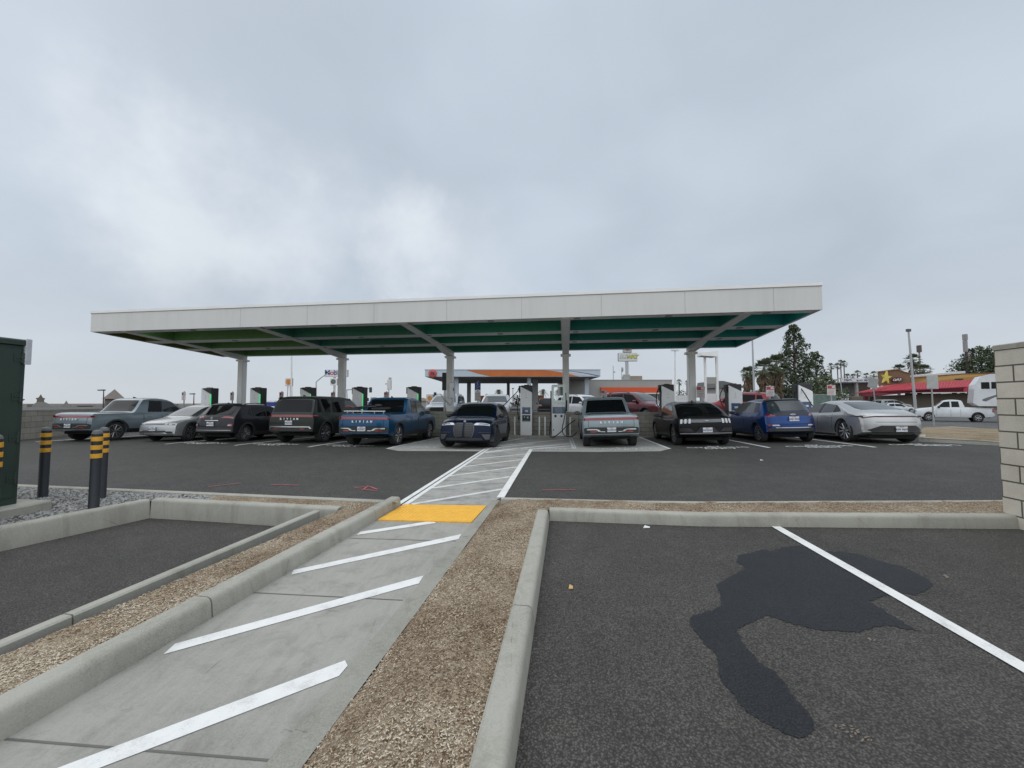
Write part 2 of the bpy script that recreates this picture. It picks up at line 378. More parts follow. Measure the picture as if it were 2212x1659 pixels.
def marking(name, col, wear=.5):
    m, t, b = base_mat(name); L = t.links.new
    tc = nd(t, 'ShaderNodeTexCoord'); P = tc.outputs['Object']
    n = nd(t, 'ShaderNodeTexNoise', i_Scale=5.0, i_Detail=9.0, i_Roughness=.75); L(P, n.inputs['Vector'])
    f = nd(t, 'ShaderNodeTexNoise', i_Scale=120.0, i_Detail=3.0); L(P, f.inputs['Vector'])
    k = mth(t, 'ADD', mth(t, 'MULTIPLY', n.outputs[0], .75), mth(t, 'MULTIPLY', f.outputs[0], .25))
    c = ramp(t, k, [(.34, tuple(x * (1 - wear) for x in col)), (.5, col), (.7, tuple(min(1, x * 1.08) for x in col))])
    L(c, b.inputs['Base Color']); b.inputs['Roughness'].default_value = .7
    bp = nd(t, 'ShaderNodeBump', i_Strength=.3, i_Distance=.006); L(f.outputs[0], bp.inputs['Height']); L(bp.outputs[0], b.inputs['Normal'])
    return m
def foliage(name, a, bcol):
    m, t, b = base_mat(name); L = t.links.new
    tc = nd(t, 'ShaderNodeTexCoord')
    n = nd(t, 'ShaderNodeTexNoise', i_Scale=1.1, i_Detail=6.0, i_Roughness=.75); L(tc.outputs['Object'], n.inputs['Vector'])
    c = ramp(t, n.outputs[0], [(.35, a), (.65, bcol)])
    L(c, b.inputs['Base Color']); b.inputs['Roughness'].default_value = .75; b.inputs['Specular IOR Level'].default_value = .25
    return m

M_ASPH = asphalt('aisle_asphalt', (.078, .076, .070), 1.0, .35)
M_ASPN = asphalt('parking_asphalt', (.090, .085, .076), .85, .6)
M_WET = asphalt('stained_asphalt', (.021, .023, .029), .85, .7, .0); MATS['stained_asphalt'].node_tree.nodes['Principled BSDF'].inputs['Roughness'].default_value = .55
M_CON = concrete('path_concrete', (.288, .280, .255), streak=.7, bump=.15)
M_CONK = concrete('kerb_concrete', (.325, .315, .275), streak=.3, bump=.3)
M_CONE = concrete('edging_concrete', (.265, .258, .225), streak=.2, bump=.35)
M_CONX = concrete('crossing_concrete', (.31, .305, .285), streak=.6, tyre=True)
M_CONP = concrete('pad_concrete', (.33, .325, .305), streak=.6, tyre=False)
M_DIRT = dirt('planter_dirt', (.14, .092, .058), (.30, .232, .158), (.46, .38, .285))
M_DIRT2 = dirt('verge_dirt', (.17, .125, .08), (.30, .235, .155), (.42, .35, .25))
M_GRAV = dirt('gravel_bed', (.09, .088, .084), (.18, .178, .172), (.29, .287, .28), .55)
M_WHITE = marking('white_road_paint', (.72, .72, .70), .30)
M_WHITE2 = marking('worn_white_paint', (.62, .62, .60), .45)
M_YEL = mat('yellow_tactile', (.78, .42, .045), .65, var=.08, vscale=9, bump=.5, bscale=45)
M_PINK = marking('red_survey_paint', (.42, .10, .12), .6)
M_BLK = block('row_block', (.40, .385, .335), (.32, .305, .26), (.17, .16, .14), .406, .203)
M_BLKS = block('side_block', (.37, .345, .295), (.30, .285, .24), (.16, .15, .135), .62, .255, swap=True)
M_BLKR = block('enclosure_block', (.56, .525, .45), (.51, .48, .41), (.115, .105, .09), .406, .203, swap=True, msize=.010)
M_JOINT = mat('joint_grey', (.13, .125, .115), .9)
M_CAP = concrete('wall_cap', (.30, .285, .25), streak=.2)
def fascia_mat():
    m, t, b = base_mat('fascia_white'); tc = nd(t, 'ShaderNodeTexCoord')
    mp = nd(t, 'ShaderNodeMapping'); mp.inputs['Scale'].default_value = (1.3, 1.3, .10); t.links.new(tc.outputs['Object'], mp.inputs[0])
    n = nd(t, 'ShaderNodeTexNoise', i_Scale=1.6, i_Detail=9.0, i_Roughness=.72); t.links.new(mp.outputs[0], n.inputs['Vector'])
    n2 = nd(t, 'ShaderNodeTexNoise', i_Scale=.35, i_Detail=3.0); t.links.new(tc.outputs['Object'], n2.inputs['Vector'])
    k = mth(t, 'ADD', mth(t, 'MULTIPLY', n.outputs[0], .6), mth(t, 'MULTIPLY', n2.outputs[0], .4))
    t.links.new(ramp(t, k, [(.36, (.57, .568, .555)), (.5, (.615, .612, .60)), (.66, (.64, .637, .625))]), b.inputs['Base Color']); b.inputs['Roughness'].default_value = .5
    return m
M_FASC = fascia_mat()
M_STEEL = mat('canopy_steel_white', (.80, .80, .78), .5, var=.05, vscale=1.2)
M_SEAM = mat('panel_seam', (.40, .40, .40), .7)
M_RUB = mat('black_rubber', (.022, .022, .023), .85, var=.25, vscale=18, bump=.3, bscale=40)
M_BLAC = mat('black_trim', (.018, .018, .019), .45, var=.15)
M_CLAD = mat('grey_cladding', (.034, .035, .038), .6, var=.15)
M_UNDER = mat('underbody_black', (.006, .006, .006), .95)
M_GLASS = mat('tinted_glass', (.006, .007, .008), .04, var=.1, spec=.22)
M_GLASSL = mat('light_glass', (.045, .055, .058), .05, var=.25, vscale=2, spec=.6)
M_CHR = mat('bright_metal', (.62, .63, .64), .22, metal=1, var=.05)
M_SATIN = mat('satin_silver', (.45, .46, .47), .35, metal=.8, var=.05)
M_RIM = mat('rim_alloy', (.38, .385, .39), .3, metal=.85, var=.08)
M_RIMD = mat('rim_dark', (.03, .03, .032), .45, metal=.4, var=.1)
M_RED = mat('tail_lamp_red', (.23, .012, .018), .12, coat=1, var=.15, vscale=12)
M_REDB = mat('red_reflector', (.32, .02, .02), .2, coat=1)
M_LAMP = mat('clear_lamp', (.55, .57, .59), .12, coat=1, var=.15, vscale=14)
M_LAMPD = mat('smoked_lamp', (.09, .095, .10), .1, coat=1, var=.2, vscale=14)
M_PLATE = mat('plate_white', (.62, .63, .64), .45, var=.06, vscale=20)
M_PLTXT = mat('plate_blue_ink', (.03, .05, .16), .5)
M_LET = mat('letter_silver', (.75, .76, .77), .3, var=.03)

# ------------------------------------------------------------------ ground sheets
def drape_faces(polys, off=0.0, z=None, step=None, amp=0.0, ns=3.0):
    """flat polygons cut along the creases of the lot and laid on it"""
    bm = bmesh.new()
    for poly in polys:
        vs = [bm.verts.new((p[0], p[1], 0)) for p in poly]; bm.faces.new(vs)
    cuts = [((2.5, 0, 0), (1, 0, 0)), ((12.5, 0, 0), (1, 0, 0)), ((N2[0] * 13.5, N2[1] * 13.5, 0), (N2[0], N2[1], 0)), ((N2[0] * 20, N2[1] * 20, 0), (N2[0], N2[1], 0))] if z is None else []
    if step:
        xs = [p[0] for q in polys for p in q]; ys = [p[1] for q in polys for p in q]
        a = min(xs) + step * .37
        while a < max(xs): cuts.append(((a, 0, 0), (1, 0, 0))); a += step
        a = min(ys) + step * .37
        while a < max(ys): cuts.append(((0, a, 0), (0, 1, 0))); a += step
    for co, no in cuts:
        bmesh.ops.bisect_plane(bm, geom=bm.verts[:] + bm.edges[:] + bm.faces[:], plane_co=co, plane_no=no, dist=1e-5)
    for v in bm.verts:
        zz = (gz(v.co.x, v.co.y) if z is None else (z(v.co.x, v.co.y) if callable(z) else z)) + off
        if amp: zz += amp * (noise.fractal(Vector((v.co.x * ns, v.co.y * ns, 1.7)), 1.0, 2.0, 4))
        v.co.z = zz
    bmesh.ops.recalc_face_normals(bm, faces=bm.faces)
    for f in bm.faces:
        if f.normal.z < 0: f.normal_flip()
    return bm
def sheet(name, polys, m, off=0.0, z=None, step=None, amp=0.0, ns=3.0, kind='structure', parent=None, smooth=None, **lab):
    bm = drape_faces(polys, off, z, step, amp, ns)
    me = bpy.data.meshes.new(name); bm.to_mesh(me); bm.free()
    o = link(name, me, m, parent, smooth)
    if parent is None: tag(o, kind=kind, **lab)
    return o
def bar(a, b, wd):
    a = Vector(a[:2]); b = Vector(b[:2]); d = (b - a).normalized(); n_ = Vector((-d.y, d.x)) * wd / 2
    return [a + n_, b + n_, b - n_, a - n_]

# ------------------------------------------------------------------ the near ground, path, planters, kerbs
V_LINE, V_CH, V_WALL, V_COL, V_F, V_R = 13.47, 19.25, 19.75, 20.15, 13.86, 20.4
XY = lambda p: (p.x, p.y)
UPZ = .6
sheet('ground', [[(-1500, -60), (1500, -60), (1500, 2500), (-1500, 2500)]], M_DIRT2, z=-.75)
# frame of the path
pA, pB, pE = G(0, 1606), G(815, 1127), G(866, 1094)
pd = (pE - pA).normalized(); pn = Vector((-pd.y, pd.x, 0))          # pn points left
rT, rB = G(1051, 1095), G(574, 1655)                                 # path edge / band inner
oT, oB = G(1079, 1081.5), G(658, 1655)                               # band outer
rd = (rT - rB).normalized()
pA0 = pE - pd * 9.5; rB0 = rT - rd * 9.5; oB0 = oT - (oT - oB).normalized() * 9.5
sheet('path', [[XY(pA0), XY(rB0), XY(rT + rd * .35), XY(pE + pd * .35)]], M_CON, z=.0, off=.004)
sheet('path_edging', [[XY(rB0), XY(oB0), XY(oT), XY(rT + rd * .35)]], M_CONE, z=lambda x, y: .012, step=.5)
for i, (a, b) in enumerate([((0, 1598), (580, 1645)), ((545, 1281.5), (870, 1298)), ((755, 1163.5), (985, 1170))]):
    q = G(*a), G(*b); sheet('path_joint', [bar(q[0], q[1], .012)], M_JOINT, z=.0, off=.0065)
for q in ([(139, 1657), (745, 1429), (751, 1440.5), (732, 1463), (222, 1660), (60, 1720), (0, 1710)],
          [(378, 1393), (915, 1245), (905, 1262), (353, 1416)],
          [(634, 1233), (997, 1155), (990, 1166), (629, 1243)],
          [(778, 1150), (935, 1126), (942, 1131), (770, 1157)]):
    sheet('path_stripe', [[XY(G(*c)) for c in q]], M_WHITE, z=.0, off=.008)
# yellow tactile pad: a slab with truncated domes
yq = [G(872.5, 1092), G(1051, 1094.7), G(1018, 1130.7), G(815.5, 1125.6)]
mb = MB()
mb.hexa([(*XY(yq[3]), .004), (*XY(yq[2]), .004), (*XY(yq[1]), .004), (*XY(yq[0]), .004), (*XY(yq[3]), .02), (*XY(yq[2]), .02), (*XY(yq[1]), .02), (*XY(yq[0]), .02)])
for i in range(22):
    for j in range(15):
        u, v = (i + .5) / 22, (j + .5) / 15
        c = lerp(lerp(yq[3], yq[2], u), lerp(yq[0], yq[1], u), v)
        mb.lathe([(.013, .02), (.008, .026)], 6, c=(c.x, c.y, 0))
tag(mb.build('tactile_paving', M_YEL), 'yellow tactile paving pad across the end of the concrete path', 'tactile paving')

def kerb(name, pts, wd, z0, z1, left=True, drape=True, seg=3.2, zlist=None, m=None):
    """kerb along a polyline of its exposed edge; width to the left (or right) of travel"""
    mb = MB(); L_ = []
    pts = [Vector((p[0], p[1])) for p in pts]
    for a, b in zip(pts, pts[1:]):
        d = (b - a); ln = d.length; d.normalize(); k = max(1, int(ln / seg + .5))
        for i in range(k): L_.append((a + d * (ln * i / k + (.006 if i else 0)), a + d * (ln * (i + 1) / k - (.006 if i < k - 1 else 0)), d))
    for a, b, d in L_:
        n_ = Vector((-d.y, d.x)) * (1 if left else -1)
        prof = [(0, z0 - .12), (.0, z0), (.012, z1 - .04), (.020, z1 - .018), (.034, z1 - .005), (.055, z1), (wd - .015, z1), (wd, z1 - .012), (wd, z0 - .12)]
        sub = max(1, int((b - a).length / .8)); vs = []
        for i in range(sub + 1):
            p = a.lerp(b, i / sub)
            for o_, z_ in prof:
                q = p + n_ * o_; vs.append((q.x, q.y, z_ + (gz(q.x, q.y) if drape else 0)))
        n = len(prof); fs = []
        for i in range(sub):
            for k in range(n): fs.append((i * n + k, i * n + (k + 1) % n, (i + 1) * n + (k + 1) % n, (i + 1) * n + k))
        fs += [tuple(range(n)), tuple(range(sub * n, sub * n + n))]
        mb.add(vs, fs)
    return tag(mb.build(name, m or M_CONK, smooth=30), kind='structure')
kerb('kerb_path', [pA0, pE], .17, 0, .15, True, False)
# left sunken car park: kerb wall behind and left, low kerb on the right
K1, K2 = G(325, 1079, .15), G(713, 1098, .15)
lk = G(608, 1127, .15); lk0 = G(0, 1374, .15); ld = (lk - lk0).normalized()
LZ = -.13
KL = G(0, 1140, .15); kl_d = (K1 - KL).normalized()
kerb('kerb_wall', [K1 - kl_d * 9, K1, K2 + Vector(E2 + (0,)) * .1], .15, LZ, .15, True, False, seg=2.4)
kerb('kerb_low', [lk0 - ld * 5, lk + ld * .55], .13, LZ, .145, False, False, seg=2.6)
sheet('parking_ground_left', [[XY(lk0 - ld * 5 + Vector((.1, 0, 0))), XY(lk + ld * .6 + Vector((.05, 0, 0))), XY(K1 + Vector((-.1, .05, 0))), XY(K1 - kl_d * 9 + Vector((-.1, 0, 0)))]], M_ASPN, z=LZ)
# right car park
RC, RB = Gg(1187, 1125), Gg(1112, 1659); rkd = (RC - RB).normalized()
RX = Gg(2212, 1143); rxd = (RX - RC).normalized()
kerb('kerb_planter', [RB - rkd * 4, RC], .165, 0, .15, True, True, seg=2.4)
kerb('kerb_parking_head', [RC + Vector((-.0, 0, 0)), RC + rxd * 2.0, RC + rxd * 4.55, RC + rxd * 14], .15, 0, .15, True, True, seg=2.3)
sheet('parking_ground_right', [[XY(RB - rkd * 4 - Vector((.05, 0, 0))), (14, -3), XY(RC + rxd * 14 + Vector((0, .06, 0))), XY(RC + Vector((-.06, .06, 0)))]], M_ASPN)
sheet('parking_line', [bar(Gg(1675, 1138), Gg(2330, 1512), .105)], M_WHITE, off=.009)
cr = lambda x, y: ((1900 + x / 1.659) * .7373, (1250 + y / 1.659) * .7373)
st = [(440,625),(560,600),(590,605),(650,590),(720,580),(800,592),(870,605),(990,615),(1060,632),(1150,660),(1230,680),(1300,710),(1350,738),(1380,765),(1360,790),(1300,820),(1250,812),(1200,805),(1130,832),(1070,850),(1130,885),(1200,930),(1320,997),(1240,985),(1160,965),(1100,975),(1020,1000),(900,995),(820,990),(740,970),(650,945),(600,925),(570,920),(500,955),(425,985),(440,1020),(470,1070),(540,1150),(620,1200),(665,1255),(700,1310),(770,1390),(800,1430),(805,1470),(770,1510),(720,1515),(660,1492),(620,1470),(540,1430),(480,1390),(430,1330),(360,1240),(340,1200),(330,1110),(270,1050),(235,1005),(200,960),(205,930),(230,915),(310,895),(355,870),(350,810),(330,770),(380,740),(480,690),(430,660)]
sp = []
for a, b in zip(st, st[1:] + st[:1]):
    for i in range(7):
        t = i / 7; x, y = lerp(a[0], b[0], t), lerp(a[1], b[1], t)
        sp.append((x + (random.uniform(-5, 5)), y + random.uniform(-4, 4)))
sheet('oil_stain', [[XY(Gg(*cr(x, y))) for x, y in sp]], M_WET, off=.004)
M_OCH = marking('ochre_spill', (.20, .16, .125), .6)
for cx, cy, rx, ry, nn in ((985, 1490, 60, 28, 18), (930, 1460, 40, 16, 8), (1070, 1520, 30, 14, 7), (1075, 1035, 18, 6, 4), (1450, 730, 12, 4, 3)):
    polys = []
    for i in range(nn):
        x, y = random.gauss(cx, rx * .55), random.gauss(cy, ry * .6); r = random.uniform(4, 11)
        polys.append([XY(Gg(*cr(x + r * math.cos(a) * random.uniform(.5, 1.2), y + .5 * r * math.sin(a) * random.uniform(.5, 1.2)))) for a in [k * math.pi / 4 for k in range(8)]])
    for k, q in enumerate(polys): pass
    me = bpy.data.meshes.new('spill'); vs = []; fs = []
    for k, q in enumerate(polys):
        fs.append(tuple(range(len(vs), len(vs) + 8))); vs += [(x, y, gz(x, y) + .005 + k * .0004) for x, y in q]
    me.from_pydata(vs, [], fs); tag(link('paint_spill', me, M_OCH), kind='structure')

# drive aisle and kerbs along its near side
al0, al1 = G(25, 1046, .13), G(865, 1079, .15)
ald = (al1 - al0).normalized()
ar0, ar1 = Gg(1084, 1076.5, .1), Gg(2172, 1078, .13)
ard = (ar1 - ar0).normalized()
far = [RW(13.2, 20.0), RW(-26, 20.0)]
sheet('drive_aisle', [[XY(al0 - ald * 18 + Vector((0, -.05, 0))), XY(al1 + Vector((0, -.05, 0))), XY(pE + pd * .25), XY(rT + rd * .25), XY(ar0 + Vector((0, -.03, 0))), XY(ar1 + Vector((0, -.03, 0))), XY(ar1 + ard * 20), (30, 12.5), XY(RW(16, 16.8)), XY(far[0]), XY(far[1])]], M_ASPH)
kerb('kerb_aisle_left', [al1 - ald * .215, al0 - ald * 16], .15, 0, .15, True, True, seg=3)
kerb('kerb_aisle_right', [ar1 + ard * 18, ar0], .13, 0, .13, True, True, seg=3)
# dirt and gravel
out_l = lambda t: pA0 + pn * .1 + pd * t
gsp = -4.75                                                           # where gravel gives way to dirt
al_in = lambda x: al0 + ald * ((x - al0.x) / ald.x) + Vector((0, -.1, 0))
kw_x = K1 + Vector(E2 + (0,)) * .8 + Vector(N2 + (0,)) * .08
DL1 = [XY(lk0 - ld * 5 + Vector((.06, 0, 0))), XY(out_l(0)), XY(pE + pn * .1), XY(al_in(al1.x)), XY(al_in(gsp)), XY(kw_x), XY(K2 + Vector(E2 + (0,)) * .15 + Vector((0, .08, 0)))]
sheet('planter_soil', [DL1], M_DIRT, z=.125, step=.16, amp=.016, ns=4, kind='stuff', label='brown mulch soil between the kerbs left of the concrete path', cat='soil')
GV = [XY(kw_x), XY(al_in(gsp)), XY(al0 - ald * 12 + Vector((0, -.1, 0))), (-17, -2), XY(K1 - kl_d * 9 + Vector((-.08, 0, 0))), XY(K1 + Vector((-.08, .06, 0)))]
sheet('gravel_bed', [GV], M_GRAV, z=.118, step=.2, amp=.02, ns=3, kind='stuff', label='grey crushed gravel bed around the bollards', cat='gravel')
DR = [XY(oB0 - Vector((0, 0, 0))), XY(RB - rkd * 4 + Vector((-.1, 0, 0))), XY(RC + Vector((-.1, .08, 0))), XY(RC + rxd * 13 + Vector((0, .1, 0))), XY(ar1 + ard * 8 + Vector((0, -.1, 0))), XY(ar0 + Vector((0, -.08, 0))), XY(oT)]
def dr_z(x, y):
    u = Vector((x, y, 0)) - oB0; d = (oT - oB0).normalized(); off = abs(u.x * d.y - u.y * d.x)
    edge = clamp((y - (oT.y - .05)) * 3, 0, 1) if y > oT.y else 0
    return gz(x, y) + lerp(.006, .125, clamp(max(off / .35, edge), 0, 1))
sheet('planter_mulch', [DR], M_DIRT, z=dr_z, step=.13, amp=.014, ns=4, kind='stuff', label='brown mulch planter strip right of the concrete path', cat='soil')
def in_poly(x, y, q):
    c = False
    for (x1, y1), (x2, y2) in zip(q, q[1:] + q[:1]):
        if (y1 > y) != (y2 > y) and x < (x2 - x1) * (y - y1) / (y2 - y1) + x1: c = not c
    return c
def scatter(name, poly, n, zf, rmin, rmax, mats, label, cat, ymax=9, near=0.0, sliver=False):
    mb = MB(); xs = [p[0] for p in poly]; ys = [p[1] for p in poly]
    x0, x1, y0, y1 = max(min(xs), -11), min(max(xs), 9), max(min(ys), .9), min(max(ys), ymax)
    cnt = 0; tries = 0
    while cnt < n and tries < n * 30:
        tries += 1
        x, y = random.uniform(x0, x1), y0 + (y1 - y0) * random.random() ** (1 + near)
        if not in_poly(x, y, poly) or abs(x) > y * 1.5 + .3: continue
        cnt += 1
        r = random.uniform(rmin, rmax) * random.uniform(.6, 1.2); z = zf(x, y) + r * .25
        a = random.uniform(0, 6.3); vs = []; el = random.uniform(1, 3.6) if sliver else 1; ea = random.uniform(0, 3.2); ce, se = math.cos(ea), math.sin(ea)
        for k in range(5):
            ux, uy = r * el * random.uniform(.7, 1.2) * math.cos(a + k * 1.257), r * random.uniform(.7, 1.2) * math.sin(a + k * 1.257); vs.append((x + ux * ce - uy * se, y + ux * se + uy * ce, z - r * .5 + random.uniform(0, r * .5)))
        vs.append((x + random.uniform(-.3, .3) * r, y + random.uniform(-.3, .3) * r, z + r * random.uniform(.3, .75)))
        pk = random.randrange(len(mats))
        if sliver:            # patches of redder, darker mulch between the pale ones
            pk = int(clamp((noise.fractal(Vector((x * 1.9, y * 1.9, 4.2)), 1.0, 2.0, 4) * .55 + .5 + random.uniform(-.34, .34)), 0, .999) * len(mats))
        mb.add(vs, [(k, (k + 1) % 5, 5) for k in range(5)], pk)
    return tag(mb.build(name, mats, fix=False), label, cat, kind='stuff')
M_ST1 = mat('stone_dark', (.11, .108, .103), .9); M_ST2 = mat('stone_mid', (.20, .197, .19), .9); M_ST3 = mat('stone_pale', (.33, .325, .315), .9)
M_CH0 = mat('chip_rust', (.225, .145, .09), .95); M_CH1 = mat('chip_dark', (.15, .105, .07), .95); M_CH2 = mat('chip_brown', (.31, .238, .16), .95); M_CH3 = mat('chip_tan', (.42, .345, .25), .95); M_CH4 = mat('chip_pale', (.56, .49, .385), .95)
scatter('gravel_stones', GV, 8000, lambda x, y: .12, .012, .028, [M_ST1, M_ST1, M_ST2, M_ST2, M_ST3], 'loose grey stones lying over the gravel bed', 'gravel')
scatter('mulch_chips', DL1, 22000, lambda x, y: .13, .0018, .0042, [M_CH1, M_CH0, M_CH2, M_CH2, M_CH3, M_CH4], 'small brown chips over the soil left of the path', 'wood chips', near=.9, sliver=True)
scatter('planter_chips', DR, 42000, lambda x, y: dr_z(x, y) + .005, .0018, .0042, [M_CH1, M_CH0, M_CH2, M_CH2, M_CH3, M_CH4], 'small brown chips over the planter right of the path', 'wood chips', near=.9, sliver=True)

# crossing, concrete pad, bay markings
cL0, cL1 = G(866, 1092), Gg(1057, 967); cR0, cR1 = G(1081, 1076), Gg(1147, 971)
sheet('crossing', [[XY(G(866, 1093)), XY(rT + rd * .1), XY(cR0), XY(cR1), XY(cL1)]], M_CONX, off=.006)
padq = [Gg(836, 969.6), Gg(860.5, 974.3), Gg(1243, 976), Gg(1426, 975), Gg(1447, 969.8), Gg(1384, 943), Gg(944, 945)]
sheet('bay_pad', [[XY(p) for p in padq]], M_CONP, off=.004)
for a, b in ((cL0, cL1),):
    d = (b - a).normalized(); n_ = Vector((d.y, -d.x, 0))
    sheet('crossing_line', [bar(a - n_ * .06, b - n_ * .06, .09), bar(a + n_ * .06, b + n_ * .06, .09)], M_WHITE, off=.011)
sheet('crossing_line', [bar(cR0, cR1, .13)], M_WHITE, off=.011)
c4 = lambda x, y: Gg(811 + x * .3, 921.6 + y * .3)
for a, b in (((262, 562), (920, 452)), ((408, 446), (965, 364)), ((533, 358), (1020, 292)), ((632, 291), (1060, 239)), ((712, 236), (1092, 197)), ((783, 192), (1112, 163))):
    sheet('crossing_stripe', [bar(c4(*a), c4(*b), .10)], M_WHITE2, off=.010)
c5 = lambda x, y: Gg(1250 * .7373 + x * .14658, 1000 * .7373 + y * .14658)
for a, b in (((880, 1590), (1580, 1512)), ((1060, 1495), (1460, 1425)), ((1000, 1550), (2100, 1440)), ((850, 1640), (2120, 1510)), ((1240, 1415), (1170, 1440)), ((1550, 1590), (2130, 1545))):
    sheet('hatch_stripe', [bar(c5(*a), c5(*b), .19)], M_WHITE, off=.010)
sheet('hatch_line', [bar(Gg(1057, 967), Gg(1090, 944.5), .1)], M_WHITE2, off=.012)
sheet('hatch_line', [bar(Gg(1151, 970), Gg(1245, 970), .10)], M_WHITE2, off=.013)
sheet('hatch_line', [bar(Gg(1238.5, 970), Gg(1229, 944), .09), bar(Gg(1244, 970), Gg(1234, 944), .06)], M_WHITE2, off=.0145)
for px, py in ((77, 955), (357, 959.7), (507, 962.5), (666, 965.9), (836, 969.6), (1447, 970), (1662, 967.5), (1891, 966.6)):
    a = Gg(px, py); sheet('bay_line', [bar(a, a + Vector(N2 + (0,)) * 5.7, .11)], M_WHITE, off=.008)
def ground_text(lines, s, v, size, gap, m, name='bay_lettering'):
    for i, (body, dv) in enumerate(lines):
        me = text_mesh(body, size, extrude=0, bold=.006, space=1.05)
        for vx in me.vertices:
            p = RW(s + vx.co.x, v + vx.co.y * 1.0 + dv); vx.co = (p.x, p.y, gz(p.x, p.y) + .0165)
        tag(link(name, me, m), kind='structure')
EVT = [('EV', .62), ('CHARGING', .31), ('ONLY', 0)]
for s in (-14.3, -11.2, -8.1, -5.0, 1.9, 4.95, 8.0, 11.1):
    v = 13.45 if s < 9 else 13.6
    if s == -5.0: v = 13.35
    ground_text(EVT if s != -5.0 else EVT[1:], s, v - .1, .36, .3, M_WHITE2 if s in (-5.0, 1.9) else M_WHITE)
ground_text([('NO PARKING', 0)], -1.3, 13.52, .42, 0, M_WHITE2, 'hatch_lettering')
for pts in ([(765, 1054), (800, 1052), (815, 1058)], [(782, 1058), (815, 1061)], [(795, 1050), (783, 1060)], [(1170, 1059.5), (1243, 1059)], [(585, 1048), (645, 1049)], [(450, 1052), (520, 1044)]):
    sheet('survey_mark', [bar(Gg(*a), Gg(*b), .035) for a, b in zip(pts, pts[1:])], M_PINK, off=.009)

